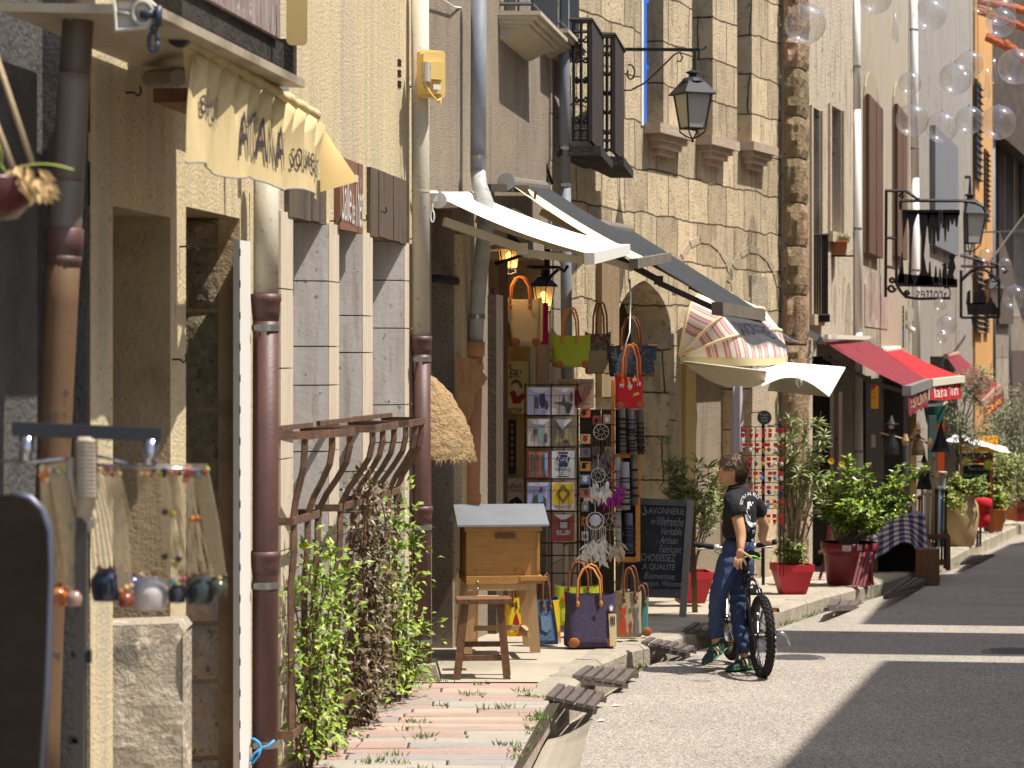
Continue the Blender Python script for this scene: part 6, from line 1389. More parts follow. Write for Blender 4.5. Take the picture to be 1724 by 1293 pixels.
# ================================================================ bags
m_hand = MS('tan_leather', (196, 128, 66), r=.5); m_handd = MS('brown_leather', (120, 72, 42), r=.5); m_patch = MS('leather_patch', (160, 92, 44), r=.55)
def bag(label, x0, x1, yt, yb, Y, mat, taper=.88, depth=.12, handles=None, hm=None, corners=True, yaw=0.0, group='bags of the souvenir shop', hang=False, hx=(.28, .72), trim=None):
    """tote between photo columns x0..x1 at the rim, rows yt (rim) to yb (foot); handles = row of their top"""
    k = Y / FPX; w = (x1 - x0) * k; h = (yb - yt) * k; c = P((x0 + x1) / 2, yb, Y); r = thing('bag', label, 'bag', c, group)
    Rz = Matrix.Rotation(yaw, 3, 'Z'); n = 28
    def ring(f):
        ww = w / 2 * (taper + (1 - taper) * f); dd = depth / 2 * (1.0 - .35 * f); out = []
        for i in range(n):
            a = 6.2832 * i / n; cx_, sy = math.cos(a), math.sin(a); e = .38
            out.append(c + Rz @ V((math.copysign(abs(cx_) ** e, cx_) * ww * (1 + .02 * math.sin(f * 7 + i)), math.copysign(abs(sy) ** e, sy) * dd, h * f + (.01 * math.cos(2 * a) * f))))
        return out
    mb = MB(); m = 8; vs = []
    for i in range(m + 1): vs += ring(i / m)
    fs = [(i * n + j, i * n + (j + 1) % n, (i + 1) * n + (j + 1) % n, (i + 1) * n + j) for i in range(m) for j in range(n)] + [tuple(range(n - 1, -1, -1))]
    mb.add(vs, fs); inn = [p + (c + V((0, 0, h)) - p) * .03 - V((0, 0, .002)) for p in vs[m * n:]]; inn2 = [p - V((0, 0, h * .5)) for p in inn]
    k2 = mb.add(inn + inn2, [(j, (j + 1) % n, n + (j + 1) % n, n + j) for j in range(n)]); mb.build('body', mat, r, True)
    if handles is not None:
        hh = (yt - handles) * k; hm = hm or m_hand
        for s_ in (-1, 1):
            mb = MB(); xa, xb = w * (hx[0] - .5), w * (hx[1] - .5); yy_ = s_ * depth * .36
            pts = [V((xa, yy_ * 1.06, h * .80)), V((xa, yy_ * 1.04, h)), V((xa + w * .02, yy_ * .9, h + hh * .55)), V((xa * .72 + xb * .28, yy_ * .7, h + hh * .92)), V(((xa + xb) / 2, yy_ * .6, h + hh)), V((xb * .72 + xa * .28, yy_ * .7, h + hh * .92)), V((xb - w * .02, yy_ * .9, h + hh * .55)), V((xb, yy_ * 1.04, h)), V((xb, yy_ * 1.06, h * .80))]
            if s_ > 0: pts = [p + V((.034, 0, .006)) for p in pts]
            mb.tube([c + Rz @ p for p in pts], .0072, 8); 
            if s_ < 0:
                for xx in (xa, xb): mb.ball(c + Rz @ V((xx, yy_ * 1.3, h * .82)), .013, 8, (1, .3, 1.6))
            mb.build('handle', hm, r, True)
    if corners:
        for xx in (-.37, .37): mb = MB(); mb.ball(c + Rz @ V((w * taper * xx, -depth * .47, h * .085)), min(.036, h * .13), 12, (1, .2, .9)); mb.build('corner_patch', m_patch, r, True)
    return r, c, w, h, Rz, depth
def on_bag(b, nm, mat, polys, lift=.006):
    r, c, w, h, Rz, d = b; mb = MB()
    for pl in polys: mb.prism([c + Rz @ V((w * (x - .5), -d / 2 * (1 - .35 * y) - lift, h * y)) for x, y in pl], V((0, lift * .7, 0)))
    mb.build(nm, mat, r)
def weave(key, c1, c2, s=160): return M(key, c1, c2, s=s, st=(1, 1, 1), r=.9, b=.6, bs=180)
m_straw = M('straw', (.70, .54, .30), (.62, .46, .24), s=30, st=(1, 1, 5), r=.9, b=.5, bs=120)
m_lime = weave('lime_raffia', (.46, .50, .04), (.39, .43, .03)); m_purp = weave('dark_purple_raffia', (.055, .04, .075), (.085, .065, .115), 60)
m_denim = weave('denim', (.11, .18, .29), (.08, .14, .23), 90); m_beig = weave('beige_jute', (.46, .36, .22), (.40, .31, .18)); m_teal = M('teal_print', (.05, .22, .20), (.25, .36, .22), s=38, r=.9); m_flor = M('floral_cloth', (.06, .05, .06), (.42, .30, .24), s=40, r=.9, mid=.6)
m_chev = M('navy_straw', (.035, .045, .06), (.06, .075, .09), s=14, st=(1, 1, 4), r=.9, c3=(.36, .30, .2), s3=60, t3=.6)
wax = M('wax_print_cloth', (.72, .50, .02), (.70, .46, .02), s=5, r=.85, c3=(.62, .14, .02), s3=9, t3=.56, c4=(.03, .03, .05), s4=16, t4=.6)
b = bag('yellow wax print bag behind the stand leg', 850, 890, 1004, 1070, 15.6, wax, .95, .1, 975, m_handd, False, .2)
on_bag(b, 'leaf_motif', redk, [[(.3, .35), (.42, .62), (.55, .35), (.42, .1)], [(.5, .1), (.9, .12), (.85, .35), (.6, .3)]]); on_bag(b, 'black_rays', ink, [[(.4, .7), (.44, .95), (.48, .7)], [(.2, .72), (.05, .9), (.12, .92)], [(.6, .7), (.8, .82), (.78, .88)]])
b = bag('blue denim bag with a back pocket and a yellow print side', 896, 938, 1008, 1083, 15.3, m_denim, .95, .16, 968, m_handd, False, .3, hx=(.3, .6))
on_bag(b, 'pocket', weave('pale_denim', (.16, .24, .36), (.13, .2, .3), 90), [[(.2, .62), (.62, .66), (.64, .36), (.44, .26), (.22, .34)]]); on_bag(b, 'print_side', wax, [[(.72, .98), (.98, .98), (1.0, .03), (.93, .03)]], .012)
b = bag('olive green bag with an orange flower behind the purple one', 934, 1010, 986, 1050, 16.1, m_lime, .95, .16, 945, m_handd, False, .1); on_bag(b, 'flower', MS('orange_flower', (220, 90, 30)), [[(.18 + .06 * math.cos(i * .63) * (1 if i % 2 else .5), .72 + .12 * math.sin(i * .63) * (1 if i % 2 else .5)) for i in range(10)]])
b = bag('large dark purple woven bag with tan handles on the kerb', 952, 1034, 998, 1086, 15.1, m_purp, 1.02, .22, 953, m_hand, True, .12, hx=(.2, .68)); on_bag(b, 'printed_side', m_straw, [[(.84, .62), (1.0, .62), (1.0, .02), (.86, .02)]], .008); on_bag(b, 'paw_print', whp, [[(.9 + dx, .74 + dy) for dx, dy in ((-.03, 0), (0, .06), (.03, 0), (.05, .05), (.02, -.06), (-.03, -.06), (-.05, .05))]], .01); on_bag(b, 'print_bars', ink, [[(.88 + i * .035, .42), (.895 + i * .035, .42), (.895 + i * .035, .58), (.88 + i * .035, .58)] for i in range(3)], .012)
b = bag('beige jute bag painted with two cats', 1036, 1079, 995, 1071, 15.7, m_beig, .96, .14, 955, m_handd, False, .1)
cat = lambda x, s: [[(x - .09 * s, .05), (x - .08 * s, .32), (x - .035 * s, .46), (x - .09 * s, .56), (x - .09 * s, .72), (x - .05 * s, .64), (x + .05 * s, .64), (x + .09 * s, .72), (x + .09 * s, .56), (x + .035 * s, .46), (x + .08 * s, .32), (x + .09 * s, .05)]]
on_bag(b, 'orange_cat', MS('rust_paint', (176, 66, 30)), cat(.24, 1.5) + [[(.5, .05), (.56, .05), (.6, .3), (.56, .36), (.5, .34), (.55, .28)]]); on_bag(b, 'grey_cat', MS('grey_paint', (110, 108, 100)), cat(.78, 1.0)); on_bag(b, 'flower', MS('violet_paint', (90, 50, 110)), [[(.8 + .07 * math.cos(i * .63) * (1 if i % 2 else .5), .86 + .06 * math.sin(i * .63) * (1 if i % 2 else .5)) for i in range(10)]])
b = bag('small teal patterned bag at the end of the row on the ground', 1066, 1091, 1003, 1068, 16.0, m_teal, .9, .12, 985, m_handd, True, .1)
b = bag('large natural straw bag hanging by the lantern', 850, 912, 502, 583, 17.6, m_straw, .72, .2, 466, MS('orange_leather', (176, 104, 56)), True, .15, hx=(.1, .62)); on_bag(b, 'side_panel', m_straw, [[(.92, .9), (1, .9), (.97, .1), (.9, .1)]])
b = bag('lime green raffia bag hanging under the charcoal awning', 927, 994, 563, 618, 17.3, m_lime, .86, .16, 519, m_hand, True, .12, hx=(.27, .62))
b = bag('black floral and beige bag hanging behind the lime one', 985, 1028, 560, 629, 17.9, m_flor, .95, .1, 510, m_handd, True, .1); on_bag(b, 'beige_base', m_beig, [[(.05, .55), (.97, .58), (.93, .02), (.06, .02)]], .008)
b = bag('navy chevron straw basket hanging before the arch', 1022, 1106, 579, 634, 17.7, m_chev, .86, .18, 534, m_handd, False, .1, hx=(.25, .62)); on_bag(b, 'leather_trim', MS('beige_trim', (190, 150, 104)), [[(.03, .93), (.2, .95), (.2, 1.0), (.03, 1.0)], [(.8, .95), (.98, .93), (.98, 1.0), (.8, 1.0)]]); on_bag(b, 'base_trim', m_handd, [[(.1, .0), (.28, .0), (.28, .1), (.1, .1)], [(.72, 0), (.9, 0), (.9, .1), (.72, .1)]])
mb = MB()
r_ = b
b = bag('small red floral bag with orange rope handles in the sun', 1036, 1082, 632, 687, 16.7, M('red_cloth', (.58, .025, .03), (.5, .02, .025), s=30, r=.85), .98, .12, 580, MS('orange_rope', (232, 120, 48), r=.6), True, .1, hx=(.22, .78))
on_bag(b, 'white_leaves', whp, [[(x_ + dx, y_ + dy) for dx, dy in ((-.06, -.12), (-.09, .02), (-.03, .0), (0, .14), (.03, .0), (.09, .03), (.05, -.12), (0, -.04))] for x_, y_ in ((.2, .74), (.5, .7), (.82, .78), (.68, .9))]); on_bag(b, 'yellow_rope', MS('yellow_rope', (230, 170, 60)), [[(.4, .95), (.46, .55), (.52, .55), (.47, .95)], [(.6, .35), (.85, .42), (.8, .5), (.62, .45)]])
mb = MB(); mb.tube([P(1060, 470, 17.1), P(1062, 500, 17.1), P(1060, 560, 16.9), P(1055, 575, 16.8), P(1053, 582, 16.75), P(1056, 586, 16.7), P(1060, 582, 16.7)], .0065, 6); mb.tube([P(1058, 448, 17.2), P(1058, 475, 17.1)], .003, 4); mb.tube([P(985, 440, 17.9), P(985, 512, 17.9)], .003, 4)
tag(mb.build('hanging_hook', m_steel, smooth=True), 'long steel hook and cords holding the red and navy bags', 'hook')
tag(slab(MB(), 911, 510, 923, 580, 18.1, .03).build('towel', MS('magenta_towel', (150, 22, 84), r=.95)), 'narrow magenta towel hanging behind the straw bag', 'towel')

# ================================================================ chalkboard
cb = thing('chalkboard', 'black A frame chalkboard with white French lettering on the kerb', 'sign', P(1150, 1036, 18.6))
Yc = 18.6; TL, TR, BL, BR = P(1071, 842, Yc + .12), P(1167, 846, Yc + .02), P(1062, 1000, Yc - .02), P(1156, 1003, Yc - .12)
m_cbf = M('worn_dark_frame', (.14, .13, .12), (.09, .085, .08), s=9, r=.7, c3=(.3, .29, .27), s3=30, t3=.62); m_slate = M('slate_face', (.028, .028, .03), (.04, .04, .042), s=4, r=.6)
bl = lambda u, v: BL.lerp(BR, u).lerp(TL.lerp(TR, u), v)
nb = (BR - BL).cross(TL - BL).normalized(); nb = nb if nb.y < 0 else -nb
mb = MB(); mb.prism([bl(.0, .0) - nb * .0, bl(1, 0), bl(1, 1), bl(0, 1)], -nb * .012); mb.build('board', m_slate, cb)
mb = MB()
for u0, u1, v0, v1 in ((-.02, .09, -.03, 1.02), (.09, .9, .95, 1.02), (.09, .9, -.03, .06)): mb.prism([bl(u0, v0) + nb * .002, bl(u1, v0) + nb * .002, bl(u1, v1) + nb * .002, bl(u0, v1) + nb * .002], nb * .018)
mb.build('frame', m_cbf, cb)
mb = MB(); mb.prism([bl(.9, -.26) + nb * .002, bl(1.02, -.26) + nb * .002, bl(1.02, 1.02) + nb * .002, bl(.9, 1.02) + nb * .002], nb * .026); mb.build('leg', M('grey_timber', (.30, .27, .23), (.22, .2, .17), s=6, st=(5, 5, .6), r=.8), cb)
mb = MB(); mb.strip([bl(-.0, -.25) + nb * .01, bl(.0, .0) + nb * .01], .04, .03, V((1, 0, 0))); mb.build('leg', m_cbf, cb)
mb = MB(); mb.strip([P(1164, 850, Yc + .1), P(1170, 1030, Yc + .45)], .045, .03, V((1, 0, 0))); mb.strip([P(1074, 850, Yc + .2), P(1080, 1022, Yc + .5)], .045, .03, V((1, 0, 0))); mb.build('back_leg', m_wood_br, cb)
m_chalk = MS('chalk', (150, 148, 145), r=.95)
lines = [('S', .12, .22, .84, .97, .2), ('AVONNERIE', .23, .86, .86, .935, 0), ('de', .28, .36, .755, .81, .3), ('Villefranche', .39, .86, .735, .835, .3), ('Véritable', .48, .84, .64, .72, .3), ('Artisan', .46, .78, .545, .625, .3), ('Fabricant', .46, .86, .45, .53, .3), ('CHOISISSEZ', .14, .76, .355, .435, 0), ('LA QUALITÉ', .14, .76, .255, .345, 0), ('Bienvenue.', .22, .78, .165, .235, .3), ('Benvinguts. Welcome', .11, .89, .075, .15, .3)]
mb = MB()
for t, u0, u1, v0, v1, sh in lines: write(mb, t, lambda a, b2: bl(u0 + (u1 - u0) * a, v0 + (v1 - v0) * b2) + nb * .004, sh)
mb.build('chalk_lettering', m_chalk, cb)
mb = MB(); cc = (.265, .575)
for rr in (.15, .10): mb.tube([bl(cc[0] + rr * math.cos(i * .2618), cc[1] + rr * .62 * math.sin(i * .2618)) + nb * .003 for i in range(25)], .0015, 4)
for i in range(5): mb.tube([bl(cc[0] - .05, cc[1] - .03 + i * .015) + nb * .003, bl(cc[0] + .05, cc[1] - .03 + i * .015) + nb * .003], .001, 4)
mb.build('chalk_stamp', MS('dim_chalk', (120, 118, 116)), cb)
tag(slab(MB(), 1052, 948, 1080, 963, 18.0, .12).build('black_case', m_black), 'flat black case with a grey end beside the chalkboard', 'case')

# ================================================================ wooden ramps over the gutter
def grate(label, A, B, Cc, D, n):
    """A near-left, B near-right, C far-right, D far-left in world points"""
    r = thing('gutter_ramp', label, 'ramp', A, 'wooden slatted ramps over the gutter'); m_sl = M('grey_slat', (.13, .10, .085), (.085, .068, .06), s=7, st=(5, 1, 1), r=.85, b=.5, bs=40, isl=.2)
    for i in range(n):
        u0, u1 = i / n + .02, (i + 1) / n - .035; up = V((0, 0, .02)); j = V((0, 0, RND.uniform(-.004, .006)))
        b4 = [A.lerp(B, u0) + j, A.lerp(B, u1) + j, D.lerp(Cc, u1) + j, D.lerp(Cc, u0) + j]; mb = MB(); mb.hexa(b4, [p + up for p in b4]); mb.build('slat', m_sl, r)
    for f in (.08, .9): mb = MB(); mb.strip([A.lerp(D, f) - V((0, 0, .016)), B.lerp(Cc, f) - V((0, 0, .016))], .03, .04, V((0, 0, 1))); mb.build('bearer', m_sl, r)
def gz(px, py, z):                                    # point at a given height over the local ground
    return G(px, py, z)
grate('nearest slatted ramp beside the pink flagstones', gz(917, 1178, .12), gz(1002, 1195, .06), gz(1021, 1171, .06), gz(938, 1157, .12), 5)
grate('second slatted ramp at the corner of the pale kerb', gz(962, 1143, .12), gz(1052, 1152, .05), gz(1073, 1131, .05), gz(985, 1127, .12), 5)
grate('third slatted ramp just left of the boy in the shaded strip', gz(1078, 1085, .12), gz(1158, 1100, .05), gz(1172, 1092, .05), gz(1093, 1077, .12), 6)
grate('fourth slatted ramp behind the boy', gz(1150, 1063, .13), gz(1232, 1072, .04), gz(1245, 1062, .04), gz(1168, 1052, .13), 6)
grate('flat slatted ramp before the small red pot', gz(1391, 1024, .12), gz(1443, 1022, .005), gz(1452, 1013, .005), gz(1400, 1012, .12), 3)
grate('slatted ramp right of the maroon pot', gz(1487, 1006, .12), gz(1548, 990, .005), gz(1585, 975, .005), gz(1525, 975, .12), 5)
grate('small far ramp near the clay jar', gz(1618, 948, .12), gz(1660, 942, .005), gz(1676, 935, .005), gz(1632, 937, .12), 4)
# ================================================================ potted plants
m_redp = M('red_plastic', (.52, .035, .045), (.46, .03, .04), s=3, r=.45)
m_maro = M('maroon_glaze', (.20, .022, .025), (.15, .02, .022), s=4, r=.4, c3=(.30, .04, .04), s3=12, t3=.66)
m_soil = MS('potting_soil', (70, 52, 38), r=1)
def squarepot(label, px0, px1, pb0, pb1, yt, yb, Y, mat, name='plant_pot'):
    k = Y / FPX; c = P((px0 + px1) / 2, yb, Y); w, wb, h = (px1 - px0) * k / 2, (pb1 - pb0) * k / 2, (yb - yt) * k
    r = thing(name, label, 'pot', c); Rz = Matrix.Rotation(.12, 3, 'Z'); sq = lambda s_, z: [c + Rz @ V((x * s_, y * s_, z)) for x, y in ((-1, -1), (1, -1), (1, 1), (-1, 1))]
    mb = MB(); mb.hexa(sq(wb, 0), sq(w * .95, h * .8)); mb.build('pot_body', mat, r)
    mb = MB(); o, i = sq(w, h * .78), sq(w, h); i2, i3 = sq(w * .9, h), sq(w * .9, h * .8)
    for a, b2 in ((o, i), (i, i2), (i2, i3)):
        for q in range(4): mb.quad(a[q], a[(q + 1) % 4], b2[(q + 1) % 4], b2[q])
    mb.build('rim', mat, r); mb = MB(); mb.poly(sq(w * .9, h * .84)); mb.build('soil', m_soil, r)
    return r, c + V((0, 0, h * .84)), w
def roundpot(label, cx, yb, Y, prof, mat, name='plant_pot', soil=None):
    c = P(cx, yb, Y); r = thing(name, label, 'pot', c); mb = MB(); mb.lathe(prof, c, 32, caps=False); mb.build('pot_body', mat, r, True)
    mb = MB(); rr, zz = prof[-1]; mb.lathe([(rr * .96, zz - .05), (.01, zz - .04)], c, 20); mb.build('soil', m_soil, r); return r, c + V((0, 0, zz - .04)), rr
m_olea = leafmat('oleander_leaf', (.16, .20, .05), (.25, .29, .08)); m_gloss = leafmat('glossy_leaf', (.12, .19, .018), (.22, .30, .035), .4, .3); m_dusty = leafmat('dusty_olive_leaf', (.13, .155, .075), (.20, .22, .11), .35, .6); m_bright = leafmat('lime_leaf', (.24, .30, .04), (.34, .40, .08), .3)
m_bark = M('grey_bark', (.26, .2, .14), (.18, .14, .1), s=20, r=.95)
def shrub(label, base, boxes, nst, mat, L, w, whorl, cat='plant', name='potted_shrub', group=None, leafn=9, bare=.35, lean=(0, 0), twist=.5, stemr=.009, droop=0.0):
    """stems grow from base into target boxes (photo px0, px1, py0, py1, Y, depth)"""
    r = thing(name, label, cat, base, group); st, lf = MB(), MB()
    for k in range(nst):
        px0, px1, py0, py1, Y, dp = boxes[k % len(boxes)]
        tgt = P(RND.uniform(px0, px1), py0 + (py1 - py0) * RND.random() ** 1.1, Y + RND.uniform(-dp, dp)); b0 = base + V((RND.gauss(0, .04), RND.gauss(0, .04), 0))
        mid = b0.lerp(tgt, .5) + V((RND.gauss(0, .05), RND.gauss(0, .05), .06)); n = 9; pts = []
        for i in range(n + 1):
            f = i / n; pts.append(b0 * (1 - f) ** 2 + mid * 2 * f * (1 - f) + tgt * f * f + V((RND.gauss(0, .006), RND.gauss(0, .006), 0)))
        st.tube(pts, [stemr * (1 - .75 * i / n) for i in range(n + 1)], 5)
        for i in range(1, n + 1):
            f = i / n
            if f < bare: continue
            dirn = (pts[i] - pts[i - 1]).normalized(); q = pts[i - 1].lerp(pts[i], RND.random())
            side = [] if RND.random() < .55 or i == n else [q + V((RND.gauss(0, .8), RND.gauss(0, .8), RND.uniform(.1, .9))).normalized() * RND.uniform(.04, .12)]
            for s_ in side: st.tube([q, s_], stemr * .3, 4)
            for hub in [q] + side:
                for c in range(leafn if i < n else leafn + 4):
                    a = RND.uniform(0, 6.283); d = dirn * whorl + V((math.cos(a), math.sin(a), RND.gauss(0, twist) - droop)); lf.leaf(hub + dirn * RND.uniform(-.02, .03), d, L * RND.uniform(.6, 1.15), w * RND.uniform(.8, 1.2), V((RND.gauss(.3, .4), RND.gauss(-.3, .4), 1)))
    st.build('stems', m_bark, r); lf.build('foliage', mat, r); return r
p1_, t1_, _w = squarepot('square red pot half hidden behind the chalkboard', 1128, 1196, 1138, 1180, 961, 1014, 20.0, m_redp)
shrub('oleander growing behind the chalkboard left of the boy', t1_, [(1122, 1150, 750, 800, 20.1, .2), (1150, 1180, 765, 850, 20.0, .2), (1180, 1215, 770, 870, 19.9, .2)], 20, m_olea, .125, .020, .5, group='oleanders in red pots', bare=.45)
p2_, t2_, _w = squarepot('square bright red pot right of the boy on the pavement', 1302, 1365, 1311, 1350, 949, 1000, 22.0, m_redp)
shrub('tall woody oleander in the bright red pot right of the boy', t2_, [(1325, 1395, 690, 800, 22.1, .25), (1290, 1330, 720, 850, 22.1, .2), (1350, 1392, 720, 830, 21.9, .2)], 22, m_olea, .115, .019, .5, group='oleanders in red pots', bare=.62, stemr=.012)
shrub('small leafy sprouts at the foot of the woody oleander', t2_, [(1312, 1355, 912, 945, 21.9, .1)], 12, m_olea, .07, .022, .4, bare=.3, stemr=.005)
pm_, tm_, _w = roundpot('big round maroon pot with worn white patches under the glossy bush', 1430, 985, 23.8, [(.01, 0), (.21, 0), (.225, .03), (.255, .30), (.262, .33), (.285, .335), (.29, .43), (.27, .43)], m_maro)
mb = MB()
for a0, a1, z0, z1 in ((-1.95, -1.65, .35, .42), (-1.45, -1.28, .36, .42)):
    pts = [V((0, 0, 0))] * 0
    for i in range(6): mb.add([tm_ + V((.292 * math.cos(a), .292 * math.sin(a), z - .39)) for a, z in ((a0 + (a1 - a0) * i / 6, z0 + .02 * RND.random()), (a0 + (a1 - a0) * (i + 1) / 6, z0 + .02 * RND.random()), (a0 + (a1 - a0) * (i + 1) / 6, z1), (a0 + (a1 - a0) * i / 6, z1))], [(0, 1, 2, 3)])
mb.build('worn_patch', MS('chalky_white', (180, 174, 168)), pm_)
shrub('wide glossy dark green bush in the maroon pot', tm_, [(1385, 1470, 765, 860, 23.8, .35), (1365, 1420, 800, 880, 23.7, .3), (1440, 1535, 775, 870, 23.9, .35), (1500, 1562, 785, 865, 24, .3), (1400, 1500, 840, 895, 23.5, .3)], 72, m_gloss, .088, .034, .35, leafn=9, bare=.5, stemr=.011)
for k, (px, py) in enumerate(((1399, 776), (1417, 781))):
    r = thing('yellow_bloom', ('deeper', 'paler')[k] + ' yellow bloom on top of the glossy bush', 'flower', P(px, py, 23.5)); mb = MB()
    for i in range(9): mb.leaf(P(px, py, 23.5), V((math.cos(i * .7), -.5, math.sin(i * .7))), .04, .03, V((0, -1, 0)))
    mb.build('petals', MS('bloom_yellow%d' % k, ((240, 190, 30), (236, 222, 90))[k]), r)
# clay jar with trailing plant
m_clay = M('sandy_clay', (.46, .33, .17), (.38, .27, .14), s=3, r=.85, b=.3, bs=25, c4=(.3, .22, .12), s4=2.2)
jr, tj, _w = roundpot('large sand coloured clay jar on the pavement', 1614, 921, 36.7, [(.01, 0), (.20, 0), (.24, .05), (.285, .25), (.31, .48), (.295, .66), (.245, .76), (.25, .78), (.27, .785), (.275, .83), (.24, .835)], m_clay, 'clay_jar')
shrub('fine leaved herb and pale trailing ivy in the clay jar', tj, [(1595, 1660, 800, 840, 36.6, .25)], 26, m_bright, .06, .03, .2, bare=.3, stemr=.006)
mb = MB(); st2 = MB(); r = thing('trailing_ivy', 'variegated ivy trailing over the rim of the clay jar', 'plant', tj)
for x, y0, y1 in ((1590, 828, 850), (1607, 832, 856), (1615, 838, 854), (1596, 825, 840)):
    pts = [P(x, y0, 36.35) , P(x + 1, (y0 + y1) / 2, 36.28), P(x + 4, y1, 36.3)]; st2.tube(pts, .006, 4)
    for p in pts + [pts[0].lerp(pts[1], .5), pts[1].lerp(pts[2], .5)]:
        for c in range(7): mb.leaf(p + V((RND.gauss(0, .03), RND.gauss(0, .02), RND.gauss(0, .03))), V((RND.gauss(0, 1), -.6, RND.gauss(0, 1))), .07, .055, V((0, -1, .4)))
st2.build('stems', m_stem, r); mb.build('foliage', m_bright, r)
# small olive tree and the greenery at the end of the street
def tree(label, base, top, crown, n, mat, L, w, trunk_r, group='greenery at the end of the street', name='small_tree'):
    """crown = list of (px, py, Y, radius)"""
    r = thing(name, label, 'tree', base, group); tk = MB(); tk.tube([base, base.lerp(top, .5) + V((.03, 0, 0)), top], [trunk_r, trunk_r * .8, trunk_r * .6], 8); lf = MB(); lm = MB()
    for px, py, Y, R_ in crown:
        c = P(px, py, Y); lm.tube([top, top.lerp(c, .6) + V((0, 0, .05)), c], [trunk_r * .5, trunk_r * .3, trunk_r * .12], 5)
        for i in range(n):
            d = V((RND.gauss(0, 1), RND.gauss(0, 1), RND.gauss(0, 1))); d = d.normalized() * R_ * RND.random() ** .45; q = c + d
            if NZ.noise(q * 2.3) < -.12: continue
            if i % 9 == 0: lm.tube([c, q], trunk_r * .08, 4)
            for k in range(4): lf.leaf(q + V((RND.gauss(0, .05), RND.gauss(0, .05), RND.gauss(0, .05))), V((RND.gauss(0, 1), RND.gauss(0, 1), RND.gauss(.2, 1))), L * RND.uniform(.6, 1.2), w, V((RND.gauss(0, .4), -.4, 1)))
    tk.build('trunk', m_bark, r, True); lm.build('limbs', m_bark, r); lf.build('crown', mat, r); return r
tree('slender olive tree rising in front of the far maroon awning', P(1615, 838, 38.5), P(1616, 735, 38.5), [(1630, 650, 38.5, .42), (1645, 680, 38.6, .35), (1612, 690, 38.4, .35), (1600, 715, 38.5, .35), (1640, 720, 38.4, .38), (1622, 750, 38.5, .35), (1650, 640, 38.6, .26)], 95, m_dusty, .09, .022, .035)
tree('grey green olive bush before the grey block house', P(1700, 860, 50), P(1700, 780, 50), [(1705, 720, 50, .7), (1720, 690, 50.4, .6), (1680, 740, 50.2, .55), (1715, 760, 50, .7), (1690, 700, 50.5, .4), (1722, 735, 49.8, .5)], 150, m_dusty, .12, .035, .05)
tree('yellow green shrub behind the menu board', P(1690, 880, 46), P(1688, 830, 46), [(1685, 780, 46, .42), (1700, 800, 46, .45), (1690, 830, 46, .45), (1705, 770, 46.3, .35), (1683, 815, 45.8, .35)], 130, leafmat('yellow_green_leaf', (.17, .20, .035), (.24, .27, .05)), .11, .04, .03)
tree('dark bush over the maroon planter', P(1712, 850, 52), P(1712, 815, 52), [(1712, 805, 52, .5), (1722, 790, 52, .4), (1722, 830, 52, .4)], 130, leafmat('dark_far_leaf', (.05, .075, .025), (.08, .10, .035)), .12, .05, .03)
r_, t_, _w = roundpot('terracotta pot with ridged sides under the yellow green shrub', 1672, 894, 45, [(.01, 0), (.17, 0), (.2, .15), (.205, .17), (.215, .17), (.235, .36), (.25, .365), (.255, .44), (.22, .44)], MS('terracotta', (150, 92, 52), r=.9))
shrub('leafy bright plant in the ridged terracotta pot', t_, [(1665, 1695, 815, 855, 45, .2)], 12, m_bright, .16, .05, .4, bare=.3, stemr=.007)
squarepot('long maroon planter under the dark bush', 1700, 1760, 1702, 1758, 845, 876, 53, m_maro, 'planter')
# menu board, yellow sign, parasol, folded umbrella
mn = thing('menu_board', 'tall black menu board with chalk lines in a red brown frame beside the clay jar', 'sign', P(1655, 895, 43)); Ym = 43
slab(MB(), 1618, 782, 1668, 868, Ym, .04).build('board', MS('menu_black', (26, 34, 32), r=.5), mn); mb = MB(); slab(mb, 1666, 790, 1672, 898, Ym - .02, .08); slab(mb, 1615, 764, 1672, 780, Ym - .01, .05); mb.build('frame', MS('red_brown_frame', (128, 66, 36), r=.7), mn)
mb = MB()
for i, t in enumerate(('Menu du jour', 'Salade verte', 'Omelette', 'Truite grillée', 'Magret', 'Crème catalane', 'Glaces', 'Café')): 
    y = 786 + i * 10; x0 = 1630 if i == 0 else 1620; write(mb, t, lambda a, b2: P(x0 + (24 + len(t) * .9) * a, y + 7 - 6.5 * b2, Ym - .01), .3)
    if i: write(mb, str(8 + i), lambda a, b2: P(1656 + 7 * a, y + 7 - 6 * b2, Ym - .01))
mb.build('chalk_lettering', MS('chalk_green', (150, 190, 170)), mn)
for k, (px, py) in enumerate(((1626, 776), (1664, 782))):
    r = thing('paper_rosette', ('left', 'right')[k] + ' lime yellow paper rosette at the top of the menu board', 'rosette', P(px, py, 42.6)); mb = MB(); c = P(px, py, 42.6)
    for i in range(26): mb.leaf(c, V((math.cos(i * .48), -.35 * (i % 3), math.sin(i * .48))), .11, .04, V((0, -1, 0)))
    mb.build('paper', MS('lime_paper', (214, 226, 90)), r)
ys_ = thing('yellow_sign', 'yellow sign with red capitals half covered by the white parasol', 'sign', P(1650, 762, 42)); slab(MB(), 1617, 734, 1680, 761, 42.3, .05).build('board', MS('sign_yellow', (240, 182, 20), r=.5), ys_)
wr(ys_, 'LE VILLAGE', 1620, 737, 1678, 755, 42.3, MS('sign_red', (196, 40, 26)), 0, .02); slab(MB(), 1618, 762, 1668, 768, 42.32, .04).build('lower_strip', MS('slate_print', (70, 74, 84)), ys_)
pr = thing('parasol', 'pale grey parasol edge leaning out over the yellow sign', 'parasol', P(1600, 800, 41)); mb = MB()
tip = P(1612, 728, 42.4); rim = [P(1592, 742, 40.6), P(1625, 742, 40.3), P(1662, 752, 40.3), P(1704, 762, 41.2), P(1694, 753, 42.6), P(1660, 736, 43.6)]
